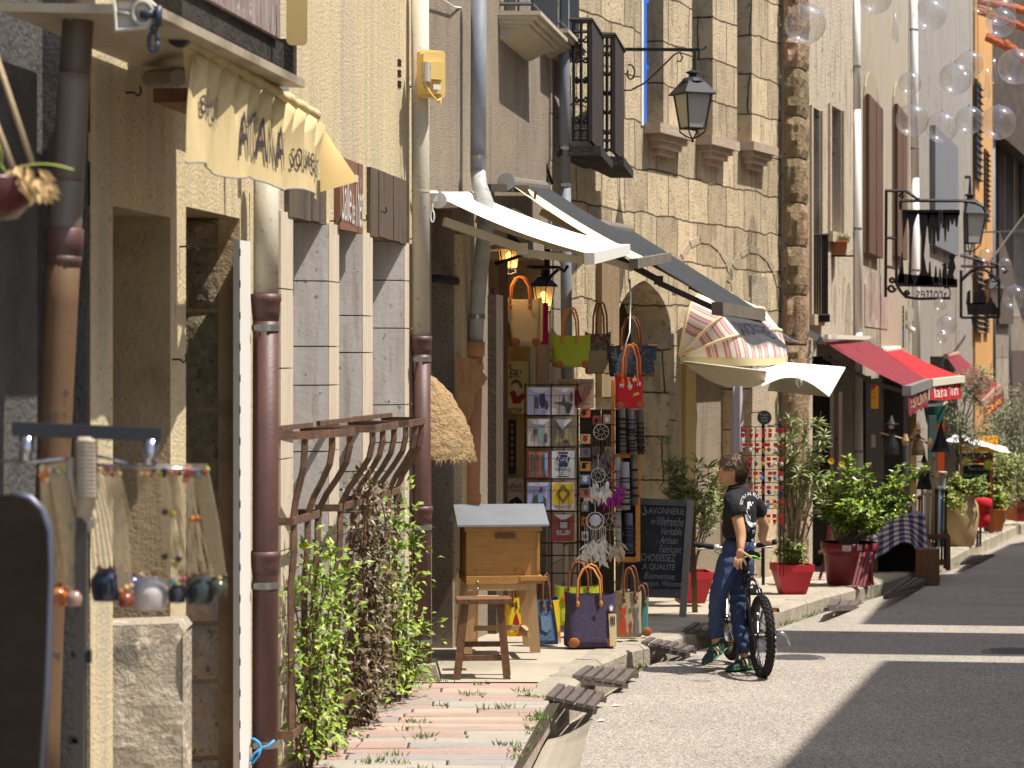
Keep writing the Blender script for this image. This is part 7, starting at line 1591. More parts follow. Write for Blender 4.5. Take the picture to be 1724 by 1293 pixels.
for i in range(len(rim) - 1): mb.sheet(lambda u, v: rim[i].lerp(rim[i + 1], u).lerp(tip, v) - V((0, 0, .03 * math.sin(math.pi * u) * (1 - v))), 6, 5)
mb.build('canopy', MS('pale_grey_canvas', (214, 214, 218), r=.9), pr, True); mb = MB(); mb.tube([tip, P(1612, 870, 42.4)], .025, 6); mb.build('pole', m_wood_dk, pr)
um = thing('folded_umbrella', 'folded red umbrella on a dark pole right of the clay jar', 'umbrella', P(1650, 920, 38)); mb = MB(); mb.lathe([(.01, 0), (.10, .02), (.13, .15), (.09, .25), (.15, .32), (.16, .44), (.10, .47), (.02, .48)], P(1654, 888, 38), 10); mb.build('cloth', m_red_cv, um, True); mb = MB(); mb.tube([P(1650, 920, 38), P(1651, 880, 38)], .02, 6); mb.tube([P(1645, 921, 38), P(1646, 893, 38)], .02, 6); mb.build('pole', m_darkarm, um)

# ================================================================ shop with the checked table
tb = thing('display_table', 'small table hidden by a navy gingham cloth between the maroon pot and the sticks', 'table', P(1515, 965, 26.8)); Yt = 26.8; kt = Yt / FPX
tc_ = P(1513, 866, Yt); hw, hd, ht = .30, .28, .66
m_ging = bpy.data.materials.new('navy_gingham'); m_ging.use_nodes = True
n_, l_, b_ = nodes(m_ging); b_.inputs['Roughness'].default_value = .95
uvn = n_.new('ShaderNodeUVMap'); sp3 = n_.new('ShaderNodeSeparateXYZ'); l_.new(uvn.outputs[0], sp3.inputs[0]); outs = []
for i in range(2):
    a = n_.new('ShaderNodeMath'); a.operation = 'MULTIPLY'; a.inputs[1].default_value = (22, 6.5)[i]; l_.new(sp3.outputs[i], a.inputs[0]); c = n_.new('ShaderNodeMath'); c.operation = 'PINGPONG'; c.inputs[1].default_value = .5; l_.new(a.outputs[0], c.inputs[0]); g = n_.new('ShaderNodeMath'); g.operation = 'GREATER_THAN'; g.inputs[1].default_value = .25; l_.new(c.outputs[0], g.inputs[0]); outs.append(g)
ad = n_.new('ShaderNodeMath'); ad.operation = 'ADD'; l_.new(outs[0].outputs[0], ad.inputs[0]); l_.new(outs[1].outputs[0], ad.inputs[1]); hf = n_.new('ShaderNodeMath'); hf.operation = 'MULTIPLY'; hf.inputs[1].default_value = .5; l_.new(ad.outputs[0], hf.inputs[0])
rp = n_.new('ShaderNodeValToRGB'); rp.color_ramp.interpolation = 'CONSTANT'; rp.color_ramp.elements[0].color = (.045, .035, .10, 1); rp.color_ramp.elements[1].position = .4; rp.color_ramp.elements[1].color = (.20, .17, .27, 1); e_ = rp.color_ramp.elements.new(.9); e_.color = (.68, .62, .58, 1); l_.new(hf.outputs[0], rp.inputs[0]); l_.new(rp.outputs[0], b_.inputs['Base Color'])
def clothf(u, v):                                     # v 1 top edge, 0 hem; u once round the table
    a = u * 4; k = int(a) % 4; f = a - int(a); cs = [(-hw, -hd), (hw, -hd), (hw, hd), (-hw, hd)]; A, B = cs[k], cs[(k + 1) % 4]; x, y = A[0] + (B[0] - A[0]) * f, A[1] + (B[1] - A[1]) * f
    e = abs(f - .5) * 2; drop = .36 + .2 * e ** 2.5 + .05 * math.sin(u * 30); fl_ = (1 - v) * (.03 + .03 * math.sin(u * 50))
    return tc_ + V((x * (1 + fl_ / hw), y * (1 + fl_ / hd) + hd, -(1 - v) * drop))
mb = MB(); mb.sheet(clothf, 120, 8); mb.sheet(lambda u, v: tc_ + V((-hw + 2 * hw * u, 2 * hd * v, .002)), 6, 6)
tag(mb.build('tablecloth', m_ging, smooth=True), 'navy and white gingham cloth hanging over the display table', 'tablecloth')
mb = MB(); mb.box(tc_ + V((0, hd, -.02)), (2 * hw - .02, 2 * hd - .02, .03)); mb.build('tabletop', m_wood_dk, tb)
for x, y in ((-1, 0), (1, 0), (-1, 1), (1, 1)): mb = MB(); q = tc_ + V((x * (hw - .05), .05 + y * (2 * hd - .1), 0)); mb.strip([q - V((0, 0, .03)), q - V((0, 0, ht))], .04, .04, V((1, 0, 0))); mb.build('leg', m_wood_dk, tb)
for k, (x, y, c, lb) in enumerate(((1478, 858, (196, 120, 170), 'pink'), (1489, 852, (120, 150, 180), 'blue grey'), (1500, 860, (200, 190, 170), 'cream'), (1529, 858, (110, 76, 46), 'brown'))):
    r = thing('trinket_box', lb + ' trinket box on the gingham table', 'box', P(x, 866, 26.9)); mb = MB(); h_ = .06 + .02 * k; rbox(mb, P(x, 866, 26.9 + .1) + V((0, 0, h_ / 2)), .07, .06, h_, .012); mb.build('box_body', MS('trink%d' % k, c), r); mb = MB(); rbox(mb, P(x, 866, 27.0) + V((0, 0, h_ + .012)), .076, .066, .02, .008); mb.build('lid', MS('trinklid', (220, 214, 206)), r)
tag(slab(MB(), 1470, 890, 1555, 962, 27.1, .3).build('table_shade_block', m_dark), 'added black block painting the shade under the gingham table', 'box')  # added block, black in place of the shade below the tabletop
r = thing('red_folding_chair', 'folded maroon slatted chair leaning beside the big maroon pot', 'chair', P(1452, 990, 23.3))
for k in range(4): mb = MB(); mb.strip([P(1462 - k * 6 + 6, 930, 23.4), P(1448 - k * 6 + 6, 988, 23.2)], .024, .012, V((1, 0, 0))); mb.build('slat', M('maroon_paint', (.20, .05, .055), (.15, .04, .045), s=9, r=.7), r)
mb = MB(); mb.strip([P(1464, 940, 23.6), P(1470, 985, 23.7)], .022, .018, V((1, 0, 0))); mb.build('leg', m_maro, r)
r = thing('red_folding_chair', 'dark red chair half hidden in the doorway left of the maroon pot', 'chair', P(1395, 975, 25)); mb = MB(); mb.strip([P(1398, 870, 25), P(1392, 930, 25), P(1380, 975, 24.9)], .03, .02, V((1, 0, 0))); mb.strip([P(1390, 925, 24.9), P(1412, 975, 25.1)], .03, .02, V((1, 0, 0))); mb.build('frame', m_maro, r); mb = MB(); mb.box(P(1395, 930, 24.95), (.2, .15, .025)); mb.build('seat', m_maro, r)
cane = [(1548, 838, 962, (140, 80, 36)), (1553, 790, 962, (150, 92, 44)), (1558, 830, 960, (206, 200, 190)), (1563, 780, 960, (196, 150, 84)), (1567, 830, 958, (210, 206, 198)), (1572, 770, 958, (170, 126, 66)), (1577, 826, 955, (60, 54, 50)), (1582, 822, 955, (216, 210, 204)), (1587, 826, 952, (40, 110, 130)), (1593, 828, 950, (46, 42, 42))]
nmz = ('chestnut', 'light brown', 'white', 'pale gold', 'chalk white', 'honey', 'charcoal', 'ivory', 'teal', 'black')
for k, (x, y0, y1, c) in enumerate(cane):
    r = thing('walking_stick', nmz[k] + ' walking stick in the rack by the teal post', 'stick', P(x - 2, y1, 27.6), 'walking sticks in the rack'); mb = MB(); mb.tube([P(x, y0, 27.6), P(x - 2, y1, 27.5)], .014, 8); mb.build('shaft', MS('cane%d' % k, c, r=.5), r, True); mb = MB(); mb.ball(P(x, y0, 27.6), .03, 8); mb.build('knob', MS('cane%d' % k, c), r, True)
rr_ = thing('stick_rack', 'dark wooden rack holding the walking sticks', 'rack', P(1565, 965, 27.6)); mb = MB(); mb.strip([P(1540, 905, 27.5), P(1598, 903, 27.5)], .06, .04, V((0, 0, 1))); mb.strip([P(1542, 905, 27.5), P(1542, 966, 27.5)], .05, .05, V((1, 0, 0))); mb.strip([P(1596, 903, 27.5), P(1596, 960, 27.5)], .05, .05, V((1, 0, 0))); mb.strip([P(1540, 950, 27.5), P(1598, 945, 27.5)], .06, .04, V((0, 0, 1))); mb.build('rails', m_wood_br, rr_)
for k, (x0, x1, y0, y1, m_, lb, Y) in enumerate(((1564, 1577, 700, 830, MS('teal_paint', (92, 116, 114)), 'grey teal square post at the stick shop', 29.5), (1578, 1590, 704, 800, MS('orange_paint', (206, 84, 34)), 'orange panel edge behind the black hat', 31), (1525, 1531, 690, 800, m_pipe_zinc, 'thin grey pipe beside the ochre pipe of the stick shop', 29), (1532, 1543, 695, 850, M('ochre_post', (.36, .22, .08), (.3, .18, .06), s=4), 'ochre brown post with a ring at the stick shop', 29))):
    tag(slab(MB(), x0, y0, x1, y1, Y, .1).build('shop_post', m_), lb, 'post')
r = thing('bucket', 'upside down cream bucket hung on the post by the orange panel', 'bucket', P(1583, 820, 29)); mb = MB(); mb.lathe([(.05, -.0), (.052, .06), (.068, .24), (.075, .25), (.075, .262)], P(1584, 830, 29) + V((0, 0, -.0)), 16); mb.build('bucket_body', m_pipe_cream, r, True); mb = MB(); mb.lathe([(.078, .22), (.08, .235)], P(1584, 830, 29), 16); mb.build('rim', MS('grey_rim', (120, 116, 106)), r)
r = thing('bag', 'dark green cloth bundle tied under the red awning', 'bundle', P(1575, 705, 29.8)); mb = MB()
def bun(u, v):
    a = 6.283 * u; return P(1574, 690, 29.8) + V((.16 * math.cos(a) * (1 - .35 * (1 - v)), .1 * math.sin(a), -.15 * (1 - v) * (1 + .25 * math.sin(a * 3)) + .12 * v))
mb.sheet(bun, 24, 6); mb.build('cloth', M('bottle_green', (.03, .11, .09), (.02, .08, .065), s=8), r, True); mb = MB(); mb.strip([P(1554, 683, 29.6), P(1588, 681, 29.6), P(1595, 676, 29.8)], .03, .01, V((0, 0, 1))); mb.build('pale_band', m_pipe_cream, r)
def witch(label, px, py, Y, s=1.0, cm=m_black):
    r = thing('hanging_doll', label, 'doll', P(px, py, Y), 'witch dolls hanging at the stick shop'); c = P(px, py, Y); mb = MB()
    mb.lathe([(.10 * s, -.30 * s), (.09 * s, -.22 * s), (.05 * s, -.08 * s), (.02 * s, .0)], c, 12); mb.strip([c + V((-.12 * s, 0, -.1 * s)), c + V((0, 0, -.04 * s)), c + V((.13 * s, 0, -.13 * s))], .035 * s, .03, V((0, 1, 0))); mb.build('dress', cm, r)
    mb = MB(); mb.ball(c + V((0, -.01, .03 * s)), .035 * s, 10); mb.build('head', MS('doll_skin', (200, 160, 120)), r, True)
    mb = MB(); mb.lathe([(.09 * s, .055 * s), (.085 * s, .062 * s), (.04 * s, .065 * s), (.01 * s, .16 * s)], c, 12); mb.build('hat', cm, r, True)
    mb = MB(); mb.tube([c + V((-.13 * s, -.02, -.05 * s)), c + V((.15 * s, -.03, -.12 * s))], .01 * s, 6); mb.lathe([(.03 * s, -.0), (.045 * s, .06 * s), (.02 * s, .14 * s)], c + V((.16 * s, -.03, -.2 * s)), 8); mb.build('broom', m_wood_pale, r)
witch('witch doll in black on a broom under the corner of the maroon awning', 1501, 722, 25.5, .9)
witch('smaller witch doll with a brown broom hanging beside the ochre post', 1546, 730, 26.5, .8, M('brown_black', (.05, .035, .02), (.12, .07, .03), s=9)); witch('black witch doll with a pointed hat over the walking sticks', 1556, 785, 26.5, .85)
for k, (px, py, Y, lb) in enumerate(((1584, 735, 28, 'tall black pointed hat hanging before the orange panel'), (1553, 800, 26.4, 'round black furry hat with a red rose above the sticks'))):
    r = thing('hat', lb, 'hat', P(px, py, Y)); mb = MB()
    if k == 0: mb.lathe([(.13, -.18), (.10, -.14), (.05, 0), (.01, .16)], P(px, py, Y), 12); mb.build('crown', m_black, r)
    else: mb.ball(P(px, py, Y), .085, 12, (1, 1, .75)); mb.build('crown', m_black, r); mb = MB(); mb.ball(P(px, py - 8, Y - .07), .035, 8); mb.build('rose', redk, r)
r = thing('wall_notice', 'yellow notice in the dark shop behind the white downpipe', 'notice', P(1466, 690, 31)); slab(MB(), 1454, 643, 1479, 688, 30.8, .02).build('sheet', MS('notice_yellow', (190, 128, 24)), r); wr(r, 'VENTE', 1458, 660, 1474, 664, 30.8, redk); wr(r, 'SUR PLACE', 1457, 667, 1475, 670, 30.8, redk); shp(r, 'red_oval', 30.8, redk, [ell(1467, 650, 8, 4)])
r = thing('wall_notice', 'small framed pale picture in the dark shop behind the bush', 'notice', P(1463, 750, 31)); slab(MB(), 1453, 732, 1474, 753, 30.8, .02).build('sheet', MS('notice_pale', (140, 120, 110)), r); shp(r, 'motif', 30.8, greyp, [ell(1463, 744, 5, 6)])
mb = MB(); mb.wbox(W5, .03, S5(1530), .002, .06, -3, z5(635, 1490)); mb.build('shop_shade_slab', M('shop_gloom', (.022, .016, .012), (.014, .011, .009), s=2, spec=.03), house5)  # flat dark slab painted in for the shaded shop interior
mb = MB(); slab(mb, 1398, 640, 1404, 930, 26.4, .05); tag(mb.build('door_post', m_wood_dk), 'weathered post in the dark doorway left of the maroon pot', 'post')
mb = MB(); slab(mb, 1412, 660, 1418, 880, 27, .05); tag(mb.build('door_post', MS('grey_pink_post', (120, 100, 92))), 'thin greyish post further inside the dark doorway', 'post')
tag(slab(MB(), 1548, 925, 1582, 985, 26.2, .25).build('wooden_crate', m_wood_br), 'brown crate at the foot of the sticks', 'crate')
r = thing('side_table', 'small dark red side table with a grey cat figure beside the clay jar', 'table', P(1590, 960, 29)); slab(MB(), 1568, 915, 1592, 920, 28.8, .3).build('tabletop', m_maro, r)
for x in (1570, 1589): slab(MB(), x, 920, x + 3, 957, 28.8, .04).build('leg', m_maro, r)
mb = MB(); cq = P(1586, 914, 28.9); mb.ball(cq + V((-.03, 0, .05)), .06, 10, (1.3, .7, .8)); mb.ball(cq + V((.04, 0, .1)), .035, 8); mb.add([cq + V((.02, 0, .12)), cq + V((.035, 0, .17)), cq + V((.045, 0, .12)), cq + V((.05, 0, .12)), cq + V((.065, 0, .16)), cq + V((.07, 0, .11))], [(0, 1, 2), (3, 4, 5)])
tag(mb.build('cat_figure', MS('grey_green_metal', (72, 72, 62)), smooth=True), 'grey green cat figure standing on the dark red side table', 'figure')

# ================================================================ rack of red souvenirs behind the boy, hanging shirt
gk = thing('souvenir_rack', 'black wire rack of small red and white souvenirs behind the boy', 'rack', P(1280, 985, 20.8)); Yg = 20.8; mb = MB()
for x in (1248, 1272, 1285, 1316, 1322): mb.tube([P(x, 718, Yg + (.2 if x in (1272, 1316) else 0)), P(x - 3, 970, Yg + (.2 if x in (1272, 1316) else 0))], .006, 4)
for y in (718, 742, 766, 790, 812, 834, 856): mb.tube([P(1247, y + 1, Yg), P(1322, y, Yg)], .004, 4)
mb.tube([P(1285, 700, Yg), P(1285, 985, Yg)], .014, 6); mb.build('wire_frame', m_black, gk)
r = thing('round_sign', 'black scalloped round sign on top of the souvenir rack', 'sign', P(1287, 703, 20.7)); mb = MB(); mb.prism([P(1287 + (11.5 + (i % 2)) * math.cos(i * .1745), 703 + (11.5 + (i % 2)) * math.sin(i * .1745), 20.7) for i in range(36)], V((0, .02, 0))); mb.build('disc', m_slate, r)
for i, t in enumerate(('Fait', 'main', 'ici')): wr(r, t, 1280 + i, 696 + i * 5, 1294 - i, 700 + i * 5, 20.7, m_chalk)
pend = [MS('souv_red', (196, 30, 34)), MS('souv_white', (216, 206, 190)), MS('souv_navy', (40, 44, 90)), MS('souv_blue', (60, 140, 210)), MS('souv_gold', (214, 160, 50)), MS('souv_brown', (110, 76, 50))]
RW_ = ('top', 'second', 'third', 'fourth', 'fifth', 'sixth', 'bottom'); CW_ = ('first', 'second', 'third', 'fourth', 'fifth', 'sixth', 'last')
pl_ = ('dark red', 'cream', 'navy', 'sky blue', 'golden', 'brown')
for j in range(7):
    for i in range(7):
        x = 1252 + i * 11 - j * .4 + RND.uniform(-1.5, 1.5); y = 727 + j * 24; c_ = RND.choice([0, 0, 1, 1, 1, 2, 3, 4, 5]) if j else RND.choice([0, 0, 1, 5])
        q = P(x, y, Yg - .03); r = thing('souvenir_charm', pl_[c_] + ' charm, ' + CW_[i] + ' along the ' + RW_[j] + ' row of the souvenir rack', 'charm', q, 'charms on the wire rack'); mb = MB()
        shape = RND.randint(0, 2)
        if shape == 0: mb.ball(q - V((0, 0, .03)), .017, 6, (1, .6, 1.2))
        elif shape == 1: mb.box(q - V((0, 0, .03)), (.028, .01, .04), Matrix.Rotation(RND.uniform(-.4, .4), 3, 'Y'))
        else: mb.prism([q + V((-.02, 0, -.02)), q + V((.02, 0, -.02)), q + V((.005, 0, -.065)), q + V((-.005, 0, -.065))], V((0, .01, 0)))
        mb.build('charm_body', pend[c_], r); mb = MB(); mb.box(q + V((RND.uniform(-.006, .006), 0, .012)), (RND.uniform(.022, .04), .012, RND.uniform(.022, .034))); mb.build('tag', pend[0] if RND.random() < .8 else pend[1], r)
sh_ = thing('hanging_garment', 'greyish white garment hanging in the shaded shop opening behind the boy', 'garment', P(1243, 760, 22)); mb = MB()
def gar(u, v): a = 6.283 * u; return P(1242 + 9 * math.cos(a) * (1 + .25 * (1 - v)), 650 + 110 * (1 - v), 22 - .05 * math.sin(a)) + V((.012 * math.sin(a * 5) * (1 - v), .02 * math.sin(a * 4), 0))
mb.sheet(gar, 30, 10); mb.build('cloth', MS('lilac_white', (176, 170, 178), r=.95), sh_, True)
# window box with plant on the peeling house
wb = thing('window_box', 'terracotta window box with wispy plant on an iron bracket', 'planter', P(1412, 428, 28.2)); mb = MB(); A = P(1397, 405, 28.1); B = P(1427, 406, 28.1); h_ = .17
mb.hexa([A + V((.015, 0, -h_)), B + V((-.02, 0, -h_)), B + V((-.01, .2, -h_)), A + V((.02, .2, -h_))], [A, B, B + V((.0, .22, 0)), A + V((0, .22, 0))]); mb.build('trough', M('terracotta_old', (.36, .14, .05), (.28, .11, .04), s=7), wb); mb = MB(); mb.strip([A + V((-.02, -.01, 0)), B + V((.02, -.01, 0))], .03, .02, V((0, 0, 1))); mb.build('rim', MS('terra_rim', (196, 116, 60)), wb)
mb = MB()
for i in range(130): mb.leaf(A.lerp(B, RND.random()) + V((0, RND.uniform(0, .2), 0)), V((RND.gauss(0, .7), RND.gauss(0, .5), 1)), RND.uniform(.05, .12), .012, V((0, -1, 0)))
mb.build('foliage', m_dusty, wb)
mb = MB(); mb.strip([P(1388, 431, 28.1), P(1438, 431, 28.1)], .02, .02, V((0, 0, 1))); mb.build('iron_shelf', m_black, wb)

# ================================================================ clear plastic bubbles strung over the street
m_bub = bpy.data.materials.new('clear_plastic'); m_bub.use_nodes = True; nt_ = m_bub.node_tree; nt_.nodes.remove(nt_.nodes['Principled BSDF'])
tr_ = nt_.nodes.new('ShaderNodeBsdfTransparent'); tr_.inputs[0].default_value = (.95, .95, .95, 1); gl_ = nt_.nodes.new('ShaderNodeBsdfGlossy'); gl_.inputs['Roughness'].default_value = .09; df_ = nt_.nodes.new('ShaderNodeBsdfTranslucent'); df_.inputs[0].default_value = (.7, .7, .72, 1)
lw_ = nt_.nodes.new('ShaderNodeLayerWeight'); lw_.inputs[0].default_value = .18; m1_ = nt_.nodes.new('ShaderNodeMixShader'); m2_ = nt_.nodes.new('ShaderNodeMixShader'); ma_ = nt_.nodes.new('ShaderNodeMath'); ma_.operation = 'MULTIPLY_ADD'; ma_.inputs[1].default_value = .55; ma_.inputs[2].default_value = .07
nt_.links.new(lw_.outputs['Facing'], ma_.inputs[0]); nt_.links.new(ma_.outputs[0], m1_.inputs[0]); nt_.links.new(tr_.outputs[0], m1_.inputs[1]); nt_.links.new(gl_.outputs[0], m1_.inputs[2])
m2_.inputs[0].default_value = .045; nt_.links.new(m1_.outputs[0], m2_.inputs[1]); nt_.links.new(df_.outputs[0], m2_.inputs[2]); nt_.links.new(m2_.outputs[0], nt_.nodes['Material Output'].inputs[0])
bubs = [(1356, 40, 35, 'big clear ball hanging beside the dark quoins'), (1396, 3, 24, 'clear ball next to the big one by the quoins'), (1474, -4, 28, 'clear ball above the arched shutters'), (1566, 24, 28, 'large clear ball beside the slate downpipe'), (1652, 8, 15, 'small clear ball over the start of the roof tiles'), (1684, 18, 25, 'clear ball behind the other over the roof tiles'), (1685, 38, 25, 'clear ball hanging lowest in front of the roof tiles'), (1633, 108, 23, 'clear ball over the louvred shutter of the orange house'), (1609, 132, 28, 'clear ball overlapping the pale downpipe beside its upper neighbour'), (1710, 112, 30, 'clear ball before the dark eaves beside the block house'), (1532, 140, 20, 'faint clear ball over the white downpipe of the beige house'), (1536, 202, 28, 'clear ball over the white downpipe above the iron tree sign'), (1586, 214, 27, 'clear oval ball over the grey boarded shutter'), (1632, 202, 24, 'clear ball in front of the orange wall'), (1681, 206, 29, 'clear ball before the dark plank shutter'), (1692, 445, 11, 'small clear ball beside the arched iron sign'), (1708, 500, 20, 'clear ball right of the lower distant lantern'), (1594, 547, 17, 'clear ball below the iron tree sign'), (1582, 513, 11, 'tiny clear ball just under the mirrored iron lettering'), (1586, 568, 10, 'lowest tiny clear ball over the slate downpipe'), (1660, 430, 12, 'faint small clear ball over the orange house')]
for k, (px, py, r_, lb) in enumerate(bubs):
    Y = 22 + (k * 7 % 11); R_ = r_ * Y / FPX; c = P(px, py, Y); r = thing('clear_ball', lb, 'ball', c, 'clear plastic balls strung over the street'); mb = MB(); mb.ball(c, R_, 40); mb.build('shell', m_bub, r, True)
    mb = MB(); mb.tube([c + V((0, 0, R_)), c + V((0, 0, R_ + 1.2))], .0012, 3); mb.tube([c + V((0, 0, R_ * .98)), c + V((0, 0, R_ * 1.08))], .012, 6); mb.build('string', MS('clear_string', (170, 170, 170)), r)
for k, (px, y0, y1) in enumerate(((1507, 18, 74), (1662, 112, 168), (1674, 95, 142))):
    Y = 26 + k; c = P(px, y1, Y); h_ = (y1 - y0) * Y / FPX; r = thing('clear_drop', ('slim clear drop hanging alone before the beige wall', 'clear drop with a hooked top near the orange house', 'clear drop right of the hooked one')[k], 'drop', c, 'clear drops strung over the street'); mb = MB(); mb.lathe([(.001, 0), (.03, .02), (.042, .08), (.03, h_ * .5), (.006, h_)], c, 14); mb.build('shell', m_bub, r, True)
mb = MB(); mb.tube([P(1664, 445, 40), P(1700, 395, 44), P(1730, 355, 48)], .02, 4); tag(mb.build('street_wire', m_darkarm), 'slanting dark wire running up from the arched iron sign', 'wire')
mb = MB(); mb.tube([P(1630, 392, 48), P(1730, 388, 52)], .02, 4); tag(mb.build('street_wire', m_darkarm), 'level dark wire crossing the grey block house', 'wire')

# ================================================================ foreground : chime rack, rounded board, hanging pot
Yf = 5.6; pf = lambda x, y, d=0: P(x, y, Yf + d)
ch = thing('chime_rack', 'metal chime rack on an upright wrapped in cord', 'rack', pf(130, 1293))
mb = MB(); mb.strip([pf(22, 722), pf(272, 732)], .033, .03, V((0, 0, 1))); mb.build('top_bar', MS('grey_metal_bar', (62, 62, 64), r=.4, met=.5), ch)
mb = MB(); mb.tube([pf(46, 735), pf(44, 775)], .018, 10); mb.tube([pf(254, 740), pf(252, 782)], .018, 10); mb.tube([pf(-10, 776), pf(60, 777), pf(115, 772)], .004, 6); mb.tube([pf(160, 783), pf(260, 787), pf(342, 791)], .004, 6); mb.tube([pf(165, 768), pf(215, 780)], .0035, 6); mb.build('hanger', MS('shiny_steel', (170, 170, 176), r=.2, met=.9), ch, True)
mb = MB(); mb.tube([pf(145, 735), pf(143, 870)], .022, 10)
for i in range(14): mb.tube([pf(145 + 16 * math.cos(a * .7854), 745 + i * 7 + 2.5 * math.sin(a * .7854), .0 - .02 * (1 if a in (5, 6, 7) else -1)) for a in range(9)], .007, 5)
mb.tube([pf(120, 770), pf(118, 800), pf(130, 850), pf(150, 880), pf(140, 890), pf(118, 885)], .009, 6); mb.tube([pf(155, 860), pf(160, 875), pf(150, 893), pf(142, 880)], .007, 6); mb.build('cord_binding', M('fawn_cord', (.44, .36, .27), (.36, .29, .21), s=40, r=.9), ch, True)
mb = MB(); mb.strip([pf(138, 880), pf(132, 1300)], .026, .02, V((1, 0, 0))); mb.build('upright', MS('dark_upright', (72, 66, 60), r=.6), ch)
mb = MB(); mb.ball(pf(128, 1102), .012, 8); mb.ball(pf(128, 1240), .012, 8); mb.box(pf(150, 1105), (.01, .02, .03)); mb.box(pf(125, 1247), (.02, .02, .012)); mb.build('clamp', m_black, ch)
bc = [(196, 120, 66), (170, 60, 56), (200, 156, 100), (206, 186, 150), (160, 148, 60), (84, 140, 138), (160, 70, 86), (60, 50, 46), (200, 170, 120)]
bells = [(182, 985, 31, (34, 44, 58), 'dark blue glazed'), (254, 1000, 31, (190, 180, 172), 'white glazed'), (298, 1000, 17, (36, 38, 44), 'black glazed'), (338, 993, 27, (44, 52, 48), 'dark green glazed'), (368, 990, 16, (60, 62, 44), 'olive glazed'), (98, 1005, 18, (170, 96, 40), 'orange clay'), (222, 985, 20, (60, 66, 110), 'violet blue glazed'), (126, 1008, 15, (150, 120, 110), 'pinkish brown glazed'), (212, 1010, 14, (120, 62, 36), 'rust brown clay'), (316, 985, 18, (110, 70, 48), 'chestnut clay')]
for k, (px, py, R_, c, lb) in enumerate(bells):
    r = thing('wind_chime', lb + ' bell chime hanging on beaded cords from the rack', 'chime', pf(px, py), 'bell chimes on the rack'); kf = Yf / FPX; d0 = RND.uniform(-.03, .12) + (.2 if k == 6 else 0)
    mb = MB(); mb.lathe([(.002, R_ * kf * .92), (R_ * kf * .55, R_ * kf * .9), (R_ * kf * .95, R_ * kf * .35), (R_ * kf, 0), (R_ * kf * .86, -R_ * kf * .7), (R_ * kf * .8, -R_ * kf * .85), (R_ * kf * .7, -R_ * kf * .8)], pf(px, py, d0), 22); mb.build('bell', M('glaze%d' % k, lin(c), None, r=.15, spec=.6), r, True)
    cords, beads = MB(), [MB() for _ in bc]
    topx = min(335, max(10, px - 20 + RND.uniform(-30, 30))); topx = 100 - k if k == 5 else topx
    for j in range(6):
        xa = topx + (j - 2.5) * 5; xb = px + (j - 2.5) * R_ * .3; top = pf(xa, 782, d0 * .3); bot = pf(xb, py - R_ * .8, d0); cords.tube([top, top.lerp(bot, .5) + V((.004, 0, 0)), bot], .0024, 4)
        for q in range(2 if j % 2 else 1):
            f = (.06, .97)[q] + RND.uniform(-.03, .03); ci = RND.randrange(len(bc)); beads[ci].ball(top.lerp(bot, f), .0068 * RND.uniform(.7, 1.2), 8)
    cords.build('cords', MS('sand_cord', (190, 168, 130)), r)
    for ci, b_m in enumerate(beads):
        if b_m.v: b_m.build('bead', MS('bead%d' % ci, bc[ci], r=.35), r, True)
for k, (px, lb) in enumerate(((68, 'orange beaded cord chime over the dark rounded board'), (105, 'fawn beaded cord chime left of the bound post'), (270, 'brown beaded cord chime under the right end of the rack'), (312, 'pale beaded cord chime at the right tip of the rack'))):
    r = thing('cord_chime', lb, 'chime', pf(px, 780), 'cord chimes on the rack'); cords, bd, bd2 = MB(), MB(), MB()
    for j in range(5):
        top = pf(px + j * 2, 782); bot = pf(px + 8 + j * 6, 960 + RND.uniform(-20, 10), .05); cords.tube([top, bot], .0024, 4)
        for q in range(2): (bd if (q + j) % 2 else bd2).ball(top.lerp(bot, RND.choice([.05, .1, .14, .5, .95])), .0085, 8)
    cords.build('cords', MS('sand_cord', (190, 168, 130)), r); bd.build('bead', MS('bead%d' % (k * 2 % 9), bc[k * 2 % 9], r=.35), r, True); bd2.build('bead', MS('bead%d' % ((k * 2 + 3) % 9), bc[(k * 2 + 3) % 9], r=.35), r, True)
rbd = thing('rounded_board', 'dark round topped board seen from behind, in front of the chimes', 'board', P(20, 1293, 4.9)); mb = MB(); Y5 = 4.9
pts = [P(-120, 1400, Y5), P(58, 1400, Y5), P(74, 1150, Y5), P(80, 960, Y5), P(78, 895, Y5), P(66, 860, Y5), P(45, 840, Y5), P(15, 833, Y5), P(-120, 833, Y5)]
mb.prism(pts, V((.004, .035, 0))); mb.build('panel', M('dark_board_back', (.02, .014, .01), (.03, .021, .015), s=4, st=(1, 1, 4), r=.8, spec=.08), rbd)
mb = MB(); mb.tube([p + V((.004, .012, 0)) for p in pts[1:8]], .009, 8); mb.build('metal_edge', MS('grey_blue_edge', (96, 98, 108), r=.4, met=.5), rbd, True)
hp = thing('hanging_planter', 'red brown hanging pot on ropes with dry husks', 'planter', P(20, 340, 5.2)); Yh = 5.2
mb = MB(); mb.lathe([(.02, -.075), (.07, -.07), (.105, -.03), (.115, .015), (.11, .02)], P(-25, 330, Yh) + V((0, 0, .02)), 24); mb.build('pot_body', MS('red_brown_glaze', (74, 36, 30), r=.25), hp, True)
mb = MB(); mb.tube([P(-18, 60, Yh), P(55, 278, Yh)], .006, 8); mb.tube([P(-40, 120, Yh), P(22, 282, Yh - .05)], .006, 8); mb.build('rope', M('jute_rope', (.46, .34, .2), (.36, .26, .15), s=60), hp, True)
mb = MB()
